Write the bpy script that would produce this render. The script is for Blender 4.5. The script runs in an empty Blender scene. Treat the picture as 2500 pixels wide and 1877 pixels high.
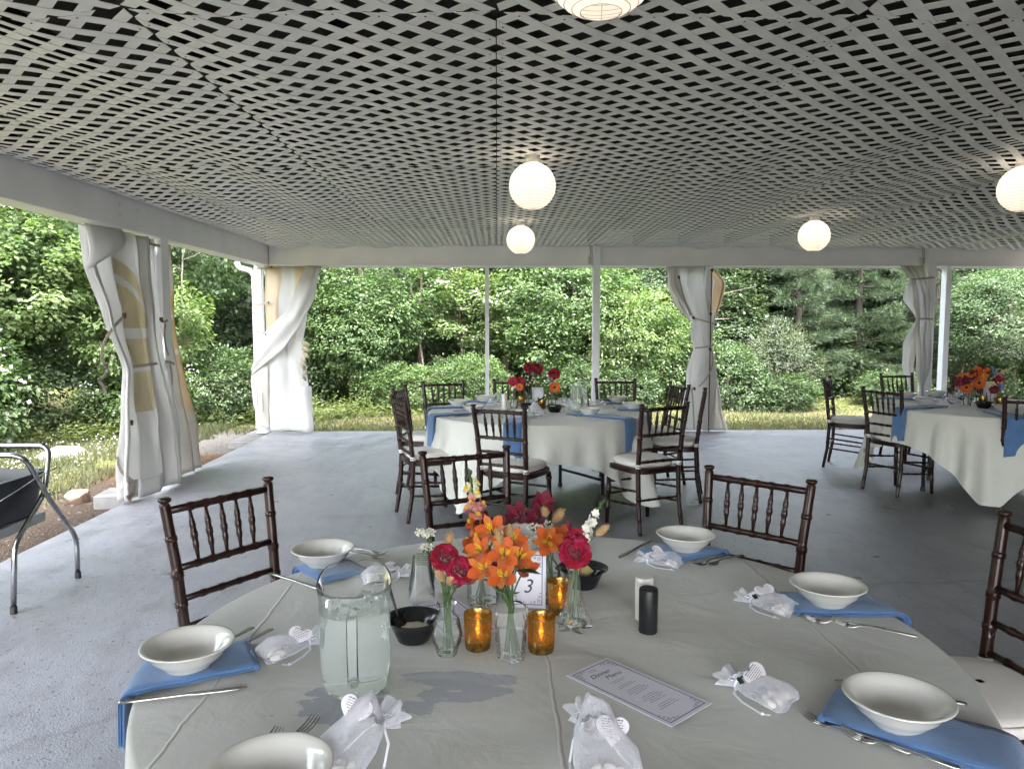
import bpy, bmesh, math, random
import numpy as np
from mathutils import Vector, Matrix, Quaternion
PI = math.pi
R = math.radians
random.seed(7)
SC = bpy.context.scene
COL = SC.collection

# ------------------------------------------------------------------ camera
cam = bpy.data.cameras.new('camera')
cam.sensor_width = 36.0
cam.lens = 26.36
cam.clip_start = 0.05
cam.clip_end = 600.0
cam_o = bpy.data.objects.new('camera', cam)
COL.objects.link(cam_o)
cam_o.location = (0.0, 0.0, 1.47)
cam_o.rotation_euler = (R(90 - 4.64), 0.0, R(-1.163))
SC.camera = cam_o

# ------------------------------------------------------------------ sky, sun, exposure
SUN_EL, SUN_AZ = 62.0, 171.0          # azimuth measured from +Y towards +X
world = bpy.data.worlds.new('World')
SC.world = world
world.use_nodes = True
wn = world.node_tree.nodes
wl = world.node_tree.links
wn.clear()
w_out = wn.new('ShaderNodeOutputWorld')
w_bg = wn.new('ShaderNodeBackground')
w_sky = wn.new('ShaderNodeTexSky')
w_sky.sky_type = 'NISHITA'
w_sky.sun_disc = False
w_sky.sun_elevation = R(SUN_EL)
w_sky.sun_rotation = R(SUN_AZ)
w_sky.air_density = 1.0
w_sky.dust_density = 3.0
w_sky.ozone_density = 0.6
w_bg.inputs['Strength'].default_value = 0.15
w_hs = wn.new('ShaderNodeHueSaturation')      # thin cloud: the same sky with its blue washed out
w_hs.inputs['Saturation'].default_value = 0.4
w_hs.inputs['Value'].default_value = 1.0
wl.new(w_sky.outputs[0], w_hs.inputs['Color'])
wl.new(w_hs.outputs[0], w_bg.inputs[0])
wl.new(w_bg.outputs[0], w_out.inputs[0])
sun = bpy.data.lights.new('sun', 'SUN')
sun.energy = 0.8
sun.angle = R(24)
sun.color = (1.0, 0.975, 0.94)
sun_o = bpy.data.objects.new('sun', sun)
COL.objects.link(sun_o)
sd = Vector((math.sin(R(SUN_AZ)) * math.cos(R(SUN_EL)), math.cos(R(SUN_AZ)) * math.cos(R(SUN_EL)), math.sin(R(SUN_EL))))
sun_o.rotation_euler = sd.to_track_quat('Z', 'Y').to_euler()
sun_o.location = (10, -20, 40)
SC.view_settings.view_transform = 'Standard'
SC.view_settings.look = 'None'
SC.view_settings.gamma = 1.0
SC.view_settings.use_curve_mapping = False
SC.view_settings.exposure = 4.2
cy = SC.cycles
cy.use_denoising = True
cy.max_bounces = 10
cy.diffuse_bounces = 5
cy.glossy_bounces = 5
cy.transmission_bounces = 10
cy.transparent_max_bounces = 24
cy.blur_glossy = 0.6
cy.sample_clamp_indirect = 6.0
cy.use_adaptive_sampling = True
cy.adaptive_threshold = 0.015

# ------------------------------------------------------------------ materials
def node_mat(name):
    m = bpy.data.materials.new(name)
    m.use_nodes = True
    nt = m.node_tree
    return m, nt, nt.nodes['Principled BSDF']

def pm(name, col, rough=0.5, var=0.12, scale=12.0, bump=0.0, bscale=60.0, metal=0.0, spec=0.5, coat=0.0,
       trans=0.0, ior=1.45, rvar=0.0, stretch=(1, 1, 1), sheen=0.0, sss=0.0):
    m, nt, b = node_mat(name)
    N, L = nt.nodes, nt.links
    tc = N.new('ShaderNodeTexCoord')
    mp = N.new('ShaderNodeMapping')
    mp.inputs['Scale'].default_value = stretch
    L.new(tc.outputs['Object'], mp.inputs['Vector'])
    nz = N.new('ShaderNodeTexNoise')
    nz.inputs['Scale'].default_value = scale
    nz.inputs['Detail'].default_value = 5
    L.new(mp.outputs[0], nz.inputs['Vector'])
    cr = N.new('ShaderNodeValToRGB')
    a = [max(0, c * (1 - var)) for c in col]
    z = [min(1, c * (1 + var)) for c in col]
    cr.color_ramp.elements[0].position = 0.3
    cr.color_ramp.elements[1].position = 0.7
    cr.color_ramp.elements[0].color = (*a, 1)
    cr.color_ramp.elements[1].color = (*z, 1)
    L.new(nz.outputs['Fac'], cr.inputs[0])
    L.new(cr.outputs[0], b.inputs['Base Color'])
    b.inputs['Roughness'].default_value = rough
    b.inputs['Metallic'].default_value = metal
    b.inputs['Specular IOR Level'].default_value = spec
    b.inputs['Coat Weight'].default_value = coat
    b.inputs['Transmission Weight'].default_value = trans
    b.inputs['IOR'].default_value = ior
    b.inputs['Sheen Weight'].default_value = sheen
    if sss:
        b.inputs['Subsurface Weight'].default_value = sss
        b.inputs['Subsurface Radius'].default_value = (0.01, 0.006, 0.004)
    if rvar:
        mr = N.new('ShaderNodeMapRange')
        mr.inputs['To Min'].default_value = max(0.02, rough - rvar)
        mr.inputs['To Max'].default_value = min(1, rough + rvar)
        L.new(nz.outputs['Fac'], mr.inputs['Value'])
        L.new(mr.outputs[0], b.inputs['Roughness'])
    if bump:
        n2 = N.new('ShaderNodeTexNoise')
        n2.inputs['Scale'].default_value = bscale
        n2.inputs['Detail'].default_value = 4
        L.new(mp.outputs[0], n2.inputs['Vector'])
        bp = N.new('ShaderNodeBump')
        bp.inputs['Strength'].default_value = bump
        bp.inputs['Distance'].default_value = 0.01
        L.new(n2.outputs['Fac'], bp.inputs['Height'])
        L.new(bp.outputs[0], b.inputs['Normal'])
    return m

def leaf_mat(name, ramp, transl=0.3, rough=0.45, spec=0.35):
    """ramp: list of (pos, colour) driven by the per-leaf random attribute 'tint'"""
    m, nt, b = node_mat(name)
    N, L = nt.nodes, nt.links
    at = N.new('ShaderNodeAttribute')
    at.attribute_name = 'tint'
    cr = N.new('ShaderNodeValToRGB')
    el = cr.color_ramp.elements
    while len(el) < len(ramp):
        el.new(0.5)
    for e, (p, c) in zip(el, ramp):
        e.position = p
        e.color = (*c, 1)
    L.new(at.outputs['Fac'], cr.inputs[0])
    L.new(cr.outputs[0], b.inputs['Base Color'])
    b.inputs['Roughness'].default_value = rough
    b.inputs['Specular IOR Level'].default_value = spec
    tr = N.new('ShaderNodeBsdfTranslucent')
    br = N.new('ShaderNodeMixRGB')
    br.blend_type = 'MULTIPLY'
    br.inputs[0].default_value = 1.0
    br.inputs[2].default_value = (1.5, 1.7, 0.7, 1)
    L.new(cr.outputs[0], br.inputs[1])
    L.new(br.outputs[0], tr.inputs[0])
    mx = N.new('ShaderNodeMixShader')
    mx.inputs[0].default_value = transl
    L.new(b.outputs[0], mx.inputs[1])
    L.new(tr.outputs[0], mx.inputs[2])
    L.new(mx.outputs[0], N['Material Output'].inputs['Surface'])
    return m

def translucent(m, fac, tint=(1, 1, 1)):
    """let part of the light through a thin sheet"""
    nt = m.node_tree
    N, L = nt.nodes, nt.links
    b = N['Principled BSDF']
    tr = N.new('ShaderNodeBsdfTranslucent')
    src = b.inputs['Base Color'].links[0].from_socket
    mu = N.new('ShaderNodeMixRGB')
    mu.blend_type = 'MULTIPLY'
    mu.inputs[0].default_value = 1
    mu.inputs[2].default_value = (*tint, 1)
    L.new(src, mu.inputs[1])
    L.new(mu.outputs[0], tr.inputs[0])
    mx = N.new('ShaderNodeMixShader')
    mx.inputs[0].default_value = fac
    L.new(b.outputs[0], mx.inputs[1])
    L.new(tr.outputs[0], mx.inputs[2])
    L.new(mx.outputs[0], N['Material Output'].inputs['Surface'])
    return m

def sheer_mat(name, col, opac, rough=0.6):
    """thin woven veil: part lets light through, part scatters it"""
    m, nt, b = node_mat(name)
    N, L = nt.nodes, nt.links
    b.inputs['Base Color'].default_value = (*col, 1)
    b.inputs['Roughness'].default_value = rough
    b.inputs['Sheen Weight'].default_value = 0.4
    tr = N.new('ShaderNodeBsdfTransparent')
    lw = N.new('ShaderNodeLayerWeight')
    lw.inputs[0].default_value = 0.35
    nz = N.new('ShaderNodeTexNoise')
    nz.inputs['Scale'].default_value = 60
    tc = N.new('ShaderNodeTexCoord')
    L.new(tc.outputs['Object'], nz.inputs['Vector'])
    ma = N.new('ShaderNodeMath')
    ma.operation = 'MULTIPLY_ADD'
    ma.inputs[1].default_value = 0.5
    ma.inputs[2].default_value = opac - 0.12
    L.new(lw.outputs['Facing'], ma.inputs[0])
    m2 = N.new('ShaderNodeMath')
    m2.operation = 'MULTIPLY_ADD'
    m2.inputs[1].default_value = 0.25
    L.new(nz.outputs['Fac'], m2.inputs[0])
    L.new(ma.outputs[0], m2.inputs[2])
    m2.use_clamp = True
    mx = N.new('ShaderNodeMixShader')
    L.new(m2.outputs[0], mx.inputs[0])
    L.new(tr.outputs[0], mx.inputs[1])
    L.new(b.outputs[0], mx.inputs[2])
    L.new(mx.outputs[0], N['Material Output'].inputs['Surface'])
    return m

def thin_glass(name, col=(0.97, 0.99, 0.98), body=0.06, bodycol=(0.8, 0.85, 0.82), rough=0.03):
    """thin-walled clear glass or plastic: straight-through light plus Fresnel gloss and a little body"""
    m, nt, b = node_mat(name)
    N, L = nt.nodes, nt.links
    b.inputs['Base Color'].default_value = (*bodycol, 1)
    b.inputs['Roughness'].default_value = 0.15
    tr = N.new('ShaderNodeBsdfTransparent')
    tr.inputs[0].default_value = (*col, 1)
    gl = N.new('ShaderNodeBsdfGlossy')
    gl.inputs['Roughness'].default_value = rough
    fr = N.new('ShaderNodeFresnel')
    fr.inputs[0].default_value = 1.18
    nz = N.new('ShaderNodeTexNoise')
    nz.inputs['Scale'].default_value = 40
    mr = N.new('ShaderNodeMapRange')
    mr.inputs['To Min'].default_value = body * 0.6
    mr.inputs['To Max'].default_value = body * 1.4
    L.new(nz.outputs['Fac'], mr.inputs['Value'])
    mx = N.new('ShaderNodeMixShader')
    L.new(mr.outputs[0], mx.inputs[0])
    L.new(tr.outputs[0], mx.inputs[1])
    L.new(b.outputs[0], mx.inputs[2])
    m2 = N.new('ShaderNodeMixShader')
    L.new(fr.outputs[0], m2.inputs[0])
    L.new(mx.outputs[0], m2.inputs[1])
    L.new(gl.outputs[0], m2.inputs[2])
    L.new(m2.outputs[0], N['Material Output'].inputs['Surface'])
    return m

def emit_mat(name, col, st):
    m, nt, b = node_mat(name)
    b.inputs['Base Color'].default_value = (*col, 1)
    b.inputs['Emission Color'].default_value = (*col, 1)
    b.inputs['Emission Strength'].default_value = st
    return m

# ------------------------------------------------------------------ mesh building
class MB:
    def __init__(self):
        self.v, self.f, self.m, self.s = [], [], [], []

    def add(self, vs, fs, mat=0, smooth=True):
        o = len(self.v)
        self.v.extend([tuple(p) for p in vs])
        for f in fs:
            self.f.append(tuple(i + o for i in f))
            self.m.append(mat)
            self.s.append(smooth)

    def box(self, c, s, rot=0.0, mat=0, ch=0.0, M=None):
        """box of full size s about centre c, turned by rot about z, corners chamfered by ch"""
        hx, hy, hz = s[0] / 2, s[1] / 2, s[2] / 2
        if ch <= 0:
            vs = [(x, y, z) for z in (-hz, hz) for y in (-hy, hy) for x in (-hx, hx)]
            fs = [(0, 2, 3, 1), (4, 5, 7, 6), (0, 1, 5, 4), (2, 6, 7, 3), (0, 4, 6, 2), (1, 3, 7, 5)]
        else:
            vs, ix = [], {}
            for sx in (-1, 1):
                for sy in (-1, 1):
                    for sz in (-1, 1):
                        for ax in range(3):
                            p = [sx * (hx - ch), sy * (hy - ch), sz * (hz - ch)]
                            p[ax] = (sx * hx, sy * hy, sz * hz)[ax]
                            ix[(sx, sy, sz, ax)] = len(vs)
                            vs.append(tuple(p))
            fs = []
            for sg in (-1, 1):
                for ax in range(3):
                    o1, o2 = [a for a in range(3) if a != ax]
                    q = []
                    for a, b in ((-1, -1), (1, -1), (1, 1), (-1, 1)):
                        k = [0, 0, 0]
                        k[ax], k[o1], k[o2] = sg, a, b
                        q.append(ix[(*k, ax)])
                    fs.append(tuple(q if (sg > 0) == (ax != 1) else q[::-1]))
            for a1 in range(3):
                for a2 in range(a1 + 1, 3):
                    a3 = 3 - a1 - a2
                    for s1 in (-1, 1):
                        for s2 in (-1, 1):
                            def g(t, ax):
                                k = [0, 0, 0]
                                k[a1], k[a2], k[a3] = s1, s2, t
                                return ix[(*k, ax)]
                            fs.append((g(-1, a1), g(-1, a2), g(1, a2), g(1, a1)))
            for sx in (-1, 1):
                for sy in (-1, 1):
                    for sz in (-1, 1):
                        fs.append(tuple(ix[(sx, sy, sz, a)] for a in range(3)))
        cs, sn = math.cos(rot), math.sin(rot)
        out = []
        for x, y, z in vs:
            p = (c[0] + x * cs - y * sn, c[1] + x * sn + y * cs, c[2] + z)
            out.append(tuple(M @ Vector(p)) if M else p)
        self.add(out, fs, mat, False)

    def tube(self, pts, rad, n=8, mat=0, caps=True, flat=1.0, smooth=True):
        P = [Vector(p) for p in pts]
        if not hasattr(rad, '__len__'):
            rad = [rad] * len(P)
        t0 = (P[1] - P[0]).normalized()
        up = Vector((0, 0, 1)) if abs(t0.z) < 0.9 else Vector((1, 0, 0))
        nrm = (up - t0 * up.dot(t0)).normalized()
        vs = []
        for i, p in enumerate(P):
            a = P[max(0, i - 1)]
            b = P[min(len(P) - 1, i + 1)]
            t = (b - a)
            t = t.normalized() if t.length > 1e-9 else t0
            nrm = (nrm - t * nrm.dot(t))
            nrm = nrm.normalized() if nrm.length > 1e-6 else t.orthogonal().normalized()
            bi = t.cross(nrm)
            for k in range(n):
                a_ = 2 * PI * k / n
                vs.append(p + nrm * (math.cos(a_) * rad[i]) + bi * (math.sin(a_) * rad[i] * flat))
        fs = []
        for i in range(len(P) - 1):
            for k in range(n):
                k2 = (k + 1) % n
                fs.append((i * n + k, i * n + k2, (i + 1) * n + k2, (i + 1) * n + k))
        if caps:
            fs.append(tuple(range(n - 1, -1, -1)))
            fs.append(tuple((len(P) - 1) * n + k for k in range(n)))
        self.add(vs, fs, mat, smooth)

    def lathe(self, prof, n=24, c=(0, 0, 0), mat=0, mod=None, capb=False, capt=False):
        vs = []
        for j, (r, z) in enumerate(prof):
            for k in range(n):
                a = 2 * PI * k / n
                rr = r * (mod(a, z) if mod else 1.0)
                vs.append((c[0] + rr * math.cos(a), c[1] + rr * math.sin(a), c[2] + z))
        fs = []
        for j in range(len(prof) - 1):
            for k in range(n):
                k2 = (k + 1) % n
                fs.append((j * n + k, j * n + k2, (j + 1) * n + k2, (j + 1) * n + k))
        if capb:
            fs.append(tuple(range(n - 1, -1, -1)))
        if capt:
            fs.append(tuple((len(prof) - 1) * n + k for k in range(n)))
        self.add(vs, fs, mat, True)

    def sheet(self, rows, mat=0, matf=None, smooth=True, closed=False):
        nr, nc = len(rows), len(rows[0])
        o = len(self.v)
        for r in rows:
            self.v.extend([tuple(p) for p in r])
        for i in range(nr - 1):
            for j in range(nc if closed else nc - 1):
                j2 = (j + 1) % nc
                self.f.append((o + i * nc + j, o + i * nc + j2, o + (i + 1) * nc + j2, o + (i + 1) * nc + j))
                self.m.append(matf(i / (nr - 1), j / (nc - 1)) if matf else mat)
                self.s.append(smooth)

    def ell(self, c, r, nu=10, nv=6, mat=0, M=None):
        prof = []
        vs = []
        for j in range(nv + 1):
            th = PI * j / nv
            for k in range(nu):
                a = 2 * PI * k / nu
                p = Vector((r[0] * math.sin(th) * math.cos(a), r[1] * math.sin(th) * math.sin(a), -r[2] * math.cos(th)))
                if M:
                    p = M @ p
                vs.append(Vector(c) + p)
        fs = [(j * nu + k, j * nu + (k + 1) % nu, (j + 1) * nu + (k + 1) % nu, (j + 1) * nu + k) for j in range(nv) for k in range(nu)]
        self.add(vs, fs, mat, True)

    def mesh(self, name, mats):
        me = bpy.data.meshes.new(name)
        me.from_pydata(self.v, [], self.f)
        for m in (mats if isinstance(mats, (list, tuple)) else [mats]):
            me.materials.append(m)
        me.polygons.foreach_set('material_index', self.m)
        me.polygons.foreach_set('use_smooth', self.s)
        me.update()
        return me

    def build(self, name, mats, parent=None, label=None, sharp=None):
        me = self.mesh(name, mats)
        if sharp:
            me.set_sharp_from_angle(angle=R(sharp))
        return obj(name, me, parent, label)

def obj(name, me, parent=None, label=None):
    o = bpy.data.objects.new(name, me)
    COL.objects.link(o)
    if parent is not None:
        o.parent = parent
    if label:
        o['label'] = label
    return o

def tag(o, label=None, cat=None, group=None, kind=None):
    if label:
        o['label'] = label
    if cat:
        o['category'] = cat
    if group:
        o['group'] = group
    if kind:
        o['kind'] = kind
    return o

def thing(name, label, cat, loc=(0, 0, 0), rz=0.0, group=None):
    o = bpy.data.objects.new(name, None)
    o.empty_display_size = 0.1
    COL.objects.link(o)
    o.location = loc
    o.rotation_euler = (0, 0, rz)
    return tag(o, label, cat, group)

def kids(o):
    return list(o.children)

def copy_tree(o, parent=None):
    c = o.copy()
    COL.objects.link(c)
    if parent is not None:
        c.parent = parent
    for ch in kids(o):
        copy_tree(ch, c)
    return c

def copy_thing(o, loc, rz, label, group=None):
    c = copy_tree(o)
    c.location = loc
    c.rotation_euler = (0, 0, rz)
    c['label'] = label
    if group:
        c['group'] = group
    return c

def np_mesh(name, V, F, mats, tint=None, midx=None, smooth=False):
    """V (n,3) float, F (m,k) int"""
    me = bpy.data.meshes.new(name)
    n, (m, k) = len(V), F.shape
    me.vertices.add(n)
    me.vertices.foreach_set('co', np.ascontiguousarray(V, dtype=np.float32).ravel())
    me.loops.add(m * k)
    me.loops.foreach_set('vertex_index', np.ascontiguousarray(F, dtype=np.int32).ravel())
    me.polygons.add(m)
    me.polygons.foreach_set('loop_start', np.arange(0, m * k, k, dtype=np.int32))
    for x in (mats if isinstance(mats, (list, tuple)) else [mats]):
        me.materials.append(x)
    if midx is not None:
        me.polygons.foreach_set('material_index', np.ascontiguousarray(midx, dtype=np.int32))
    if smooth:
        me.polygons.foreach_set('use_smooth', np.ones(m, dtype=bool))
    if tint is not None:
        at = me.attributes.new('tint', 'FLOAT', 'FACE')
        at.data.foreach_set('value', np.ascontiguousarray(tint, dtype=np.float32))
    me.update(calc_edges=True)
    me.validate()
    return me

def smoothstep(a, b, x):
    t = min(1, max(0, (x - a) / (b - a)))
    return t * t * (3 - 2 * t)

def lerp(a, b, t):
    return a + (b - a) * t

def interp(tab, x):
    """tab: sorted list of (x, v...)"""
    if x <= tab[0][0]:
        return tab[0][1:]
    for a, b in zip(tab, tab[1:]):
        if x <= b[0]:
            t = (x - a[0]) / (b[0] - a[0])
            t = t * t * (3 - 2 * t)
            return tuple(lerp(p, q, t) for p, q in zip(a[1:], b[1:]))
    return tab[-1][1:]

def interp_lin(tab, x):
    if x <= tab[0][0]:
        return tab[0][1:]
    for a, b in zip(tab, tab[1:]):
        if x <= b[0]:
            t = (x - a[0]) / (b[0] - a[0])
            t = 0.7 * t + 0.3 * t * t * (3 - 2 * t)
            return tuple(lerp(p, q, t) for p, q in zip(a[1:], b[1:]))
    return tab[-1][1:]

def bez(p0, p1, p2, n=8):
    p0, p1, p2 = Vector(p0), Vector(p1), Vector(p2)
    return [p0 * (1 - t) ** 2 + p1 * 2 * t * (1 - t) + p2 * t * t for t in (i / n for i in range(n + 1))]

def round_path(pts, rad, n=5):
    """polyline with its corners rounded"""
    P = [Vector(p) for p in pts]
    out = [P[0]]
    for a, b, c in zip(P, P[1:], P[2:]):
        d1, d2 = (a - b), (c - b)
        r = min(rad, d1.length * 0.45, d2.length * 0.45)
        out += bez(b + d1.normalized() * r, b, b + d2.normalized() * r, n)
    out.append(P[-1])
    return out

def off(o, x=0, y=0, z=0):
    o.location = (x, y, z)
    return o
# ------------------------------------------------------------------ setting: ground
def pos_mask(N, L, geo, noise, axis, edge, width, amp, flip=False):
    """soft-edged mask along one world axis with a noise-broken edge"""
    sp = N.new('ShaderNodeSeparateXYZ')
    L.new(geo.outputs['Position'], sp.inputs[0])
    ma = N.new('ShaderNodeMath')
    ma.operation = 'MULTIPLY_ADD'
    ma.inputs[1].default_value = amp
    L.new(noise.outputs['Fac'], ma.inputs[0])
    L.new(sp.outputs[axis], ma.inputs[2])
    mr = N.new('ShaderNodeMapRange')
    mr.interpolation_type = 'SMOOTHSTEP'
    mr.inputs['From Min'].default_value = edge - width + amp * 0.5
    mr.inputs['From Max'].default_value = edge + width + amp * 0.5
    if flip:
        mr.inputs['To Min'].default_value = 1
        mr.inputs['To Max'].default_value = 0
    L.new(ma.outputs[0], mr.inputs['Value'])
    return mr

def ground_mat():
    m, nt, b = node_mat('ground_soil_and_turf')
    N, L = nt.nodes, nt.links
    geo = N.new('ShaderNodeNewGeometry')
    def noise(s, d=5):
        n = N.new('ShaderNodeTexNoise')
        n.inputs['Scale'].default_value = s
        n.inputs['Detail'].default_value = d
        L.new(geo.outputs['Position'], n.inputs['Vector'])
        return n
    def ramp(n, c0, c1, p0=0.35, p1=0.65):
        r = N.new('ShaderNodeValToRGB')
        r.color_ramp.elements[0].position = p0
        r.color_ramp.elements[1].position = p1
        r.color_ramp.elements[0].color = (*c0, 1)
        r.color_ramp.elements[1].color = (*c1, 1)
        L.new(n.outputs['Fac'], r.inputs[0])
        return r
    def mix(f, a, c):
        x = N.new('ShaderNodeMixRGB')
        L.new(f.outputs[0], x.inputs[0])
        L.new(a.outputs[0], x.inputs[1])
        L.new(c.outputs[0], x.inputs[2])
        return x
    nb, nm, nf, nff = noise(0.9), noise(3.0), noise(14.0, 8), noise(70.0, 6)
    turf = mix(ramp(nm, (0, 0, 0), (1, 1, 1), 0.4, 0.62), ramp(nf, (0.07, 0.085, 0.025), (0.10, 0.12, 0.035)), ramp(nf, (0.12, 0.105, 0.05), (0.17, 0.15, 0.08)))
    dirt = ramp(nff, (0.036, 0.027, 0.021), (0.092, 0.07, 0.053))
    straw = ramp(nff, (0.06, 0.034, 0.02), (0.14, 0.085, 0.052))
    grav = ramp(nff, (0.075, 0.069, 0.063), (0.165, 0.157, 0.145))
    mx = pos_mask(N, L, geo, nm, 'X', -4.25, 0.22, 1.0)
    my = pos_mask(N, L, geo, nm, 'Y', 11.0, 0.3, 0.8, True)
    md = N.new('ShaderNodeMath')
    md.operation = 'MULTIPLY'
    L.new(mx.outputs[0], md.inputs[0])
    L.new(my.outputs[0], md.inputs[1])
    c1 = mix(md, turf, dirt)
    ms1 = pos_mask(N, L, geo, nm, 'Y', 7.6, 0.25, 0.5)
    ms1m = N.new('ShaderNodeMath')
    ms1m.operation = 'MULTIPLY'
    L.new(md.outputs[0], ms1m.inputs[0])
    L.new(ms1.outputs[0], ms1m.inputs[1])
    c2 = mix(ms1m, c1, straw)
    ms2 = pos_mask(N, L, geo, nm, 'Y', 9.0, 0.2, 0.5)
    ms2m = N.new('ShaderNodeMath')
    ms2m.operation = 'MULTIPLY'
    L.new(md.outputs[0], ms2m.inputs[0])
    L.new(ms2.outputs[0], ms2m.inputs[1])
    c3 = mix(ms2m, c2, grav)
    L.new(c3.outputs[0], b.inputs['Base Color'])
    b.inputs['Roughness'].default_value = 0.95
    b.inputs['Specular IOR Level'].default_value = 0.1
    bp = N.new('ShaderNodeBump')
    bp.inputs['Strength'].default_value = 0.8
    bp.inputs['Distance'].default_value = 0.04
    L.new(nff.outputs['Fac'], bp.inputs['Height'])
    L.new(bp.outputs[0], b.inputs['Normal'])
    return m

def gz(x, y):
    """ground height"""
    h = -0.125 + 0.02 * math.sin(x * 1.3 + 0.7 * y) + 0.015 * math.sin(2.1 * y - 0.6 * x)
    d = max(0, math.hypot(max(0, abs(x - 2) - 7), max(0, y - 11)) - 2)
    return h + 0.02 * min(d, 20)

def make_ground():
    xs = [-90, -60, -40, -25, -16] + [-12 + 0.4 * i for i in range(62)] + [16, 25, 40, 60, 90]
    ys = [-90, -60, -40, -20, -8] + [-4 + 0.4 * i for i in range(54)] + [20, 26, 40, 60, 90]
    mb = MB()
    rnd = random.Random(3)
    rows = []
    for y in ys:
        row = []
        for x in xs:
            z = gz(x, y) + rnd.uniform(-0.008, 0.008)
            if -3.0 < x < 9.6 and -4.6 < y < 10.2:
                z = -0.35
            row.append((x, y, z))
        rows.append(row)
    mb.sheet(rows)
    o = mb.build('ground', ground_mat())
    tag(o, 'bare soil, straw and patchy lawn around the concrete floor', kind='structure')

make_ground()

# floor slab: worn grey-lavender deck paint on concrete
def floor_mat():
    m, nt, b = node_mat('grey_deck_paint')
    N, L = nt.nodes, nt.links
    tc = N.new('ShaderNodeTexCoord')
    def noise(s, d=6, r=0.6, dist=0.0, st=(1, 1, 1)):
        mp = N.new('ShaderNodeMapping')
        mp.inputs['Scale'].default_value = st
        L.new(tc.outputs['Object'], mp.inputs['Vector'])
        n = N.new('ShaderNodeTexNoise')
        n.inputs['Scale'].default_value = s
        n.inputs['Detail'].default_value = d
        n.inputs['Roughness'].default_value = r
        n.inputs['Distortion'].default_value = dist
        L.new(mp.outputs[0], n.inputs['Vector'])
        return n
    nl, nm, chips, fine = noise(0.8), noise(4), noise(70, 4, 0.55, 0.5, (1, 0.6, 1)), noise(120, 3)
    r1 = N.new('ShaderNodeValToRGB')
    r1.color_ramp.elements[0].position, r1.color_ramp.elements[1].position = 0.3, 0.7
    r1.color_ramp.elements[0].color = (0.195, 0.195, 0.212, 1)
    r1.color_ramp.elements[1].color = (0.26, 0.26, 0.277, 1)
    L.new(nl.outputs['Fac'], r1.inputs[0])
    r2 = N.new('ShaderNodeValToRGB')
    r2.color_ramp.elements[0].position, r2.color_ramp.elements[1].position = 0.33, 0.385
    r2.color_ramp.elements[0].color = (1, 1, 1, 1)
    r2.color_ramp.elements[1].color = (0, 0, 0, 1)
    L.new(chips.outputs['Fac'], r2.inputs[0])
    mx = N.new('ShaderNodeMixRGB')
    L.new(r2.outputs[0], mx.inputs[0])
    L.new(r1.outputs[0], mx.inputs[1])
    mx.inputs[2].default_value = (0.075, 0.07, 0.073, 1)
    # grime in soft patches
    mg = N.new('ShaderNodeMixRGB')
    mg.blend_type = 'MULTIPLY'
    r3 = N.new('ShaderNodeValToRGB')
    r3.color_ramp.elements[0].position, r3.color_ramp.elements[1].position = 0.28, 0.5
    r3.color_ramp.elements[0].color = (0.72, 0.69, 0.66, 1)
    r3.color_ramp.elements[1].color = (1, 1, 1, 1)
    L.new(nm.outputs['Fac'], r3.inputs[0])
    mg.inputs[0].default_value = 0.7
    L.new(mx.outputs[0], mg.inputs[1])
    L.new(r3.outputs[0], mg.inputs[2])
    # scuffs and mop streaks
    sc_ = noise(2.2, 7, 0.7, 0.4, (3.2, 0.9, 1))
    r5 = N.new('ShaderNodeValToRGB')
    r5.color_ramp.elements[0].position, r5.color_ramp.elements[1].position = 0.36, 0.52
    r5.color_ramp.elements[0].color = (0.80, 0.79, 0.79, 1)
    r5.color_ramp.elements[1].color = (1, 1, 1, 1)
    L.new(sc_.outputs['Fac'], r5.inputs[0])
    ms_ = N.new('ShaderNodeMixRGB')
    ms_.blend_type = 'MULTIPLY'
    ms_.inputs[0].default_value = 0.8
    L.new(mg.outputs[0], ms_.inputs[1])
    L.new(r5.outputs[0], ms_.inputs[2])
    mg = ms_
    # hairline cracks
    mp = N.new('ShaderNodeMapping')
    L.new(tc.outputs['Object'], mp.inputs['Vector'])
    wv = N.new('ShaderNodeTexNoise')
    wv.inputs['Scale'].default_value = 5
    L.new(tc.outputs['Object'], wv.inputs['Vector'])
    vm = N.new('ShaderNodeVectorMath')
    vm.operation = 'MULTIPLY_ADD'
    vm.inputs[1].default_value = (0.18, 0.18, 0.0)
    L.new(wv.outputs['Color'], vm.inputs[0])
    L.new(tc.outputs['Object'], vm.inputs[2])
    vo = N.new('ShaderNodeTexVoronoi')
    vo.feature = 'DISTANCE_TO_EDGE'
    vo.inputs['Scale'].default_value = 0.17
    L.new(vm.outputs[0], vo.inputs['Vector'])
    r4 = N.new('ShaderNodeValToRGB')
    r4.color_ramp.elements[0].position, r4.color_ramp.elements[1].position = 0.0, 0.0012
    r4.color_ramp.elements[0].color = (0.35, 0.34, 0.34, 1)
    r4.color_ramp.elements[1].color = (1, 1, 1, 1)
    L.new(vo.outputs['Distance'], r4.inputs[0])
    mc = N.new('ShaderNodeMixRGB')
    mc.blend_type = 'MULTIPLY'
    mc.inputs[0].default_value = 0.4
    L.new(mg.outputs[0], mc.inputs[1])
    L.new(r4.outputs[0], mc.inputs[2])
    L.new(mc.outputs[0], b.inputs['Base Color'])
    rr = N.new('ShaderNodeMapRange')
    rr.inputs['From Min'].default_value, rr.inputs['From Max'].default_value = 0.3, 0.7
    rr.inputs['To Min'].default_value, rr.inputs['To Max'].default_value = 0.26, 0.46
    L.new(nm.outputs['Fac'], rr.inputs['Value'])
    L.new(rr.outputs[0], b.inputs['Roughness'])
    b.inputs['Specular IOR Level'].default_value = 0.5
    b.inputs['IOR'].default_value = 1.6
    ad = N.new('ShaderNodeMath')
    ad.operation = 'MULTIPLY_ADD'
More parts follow.
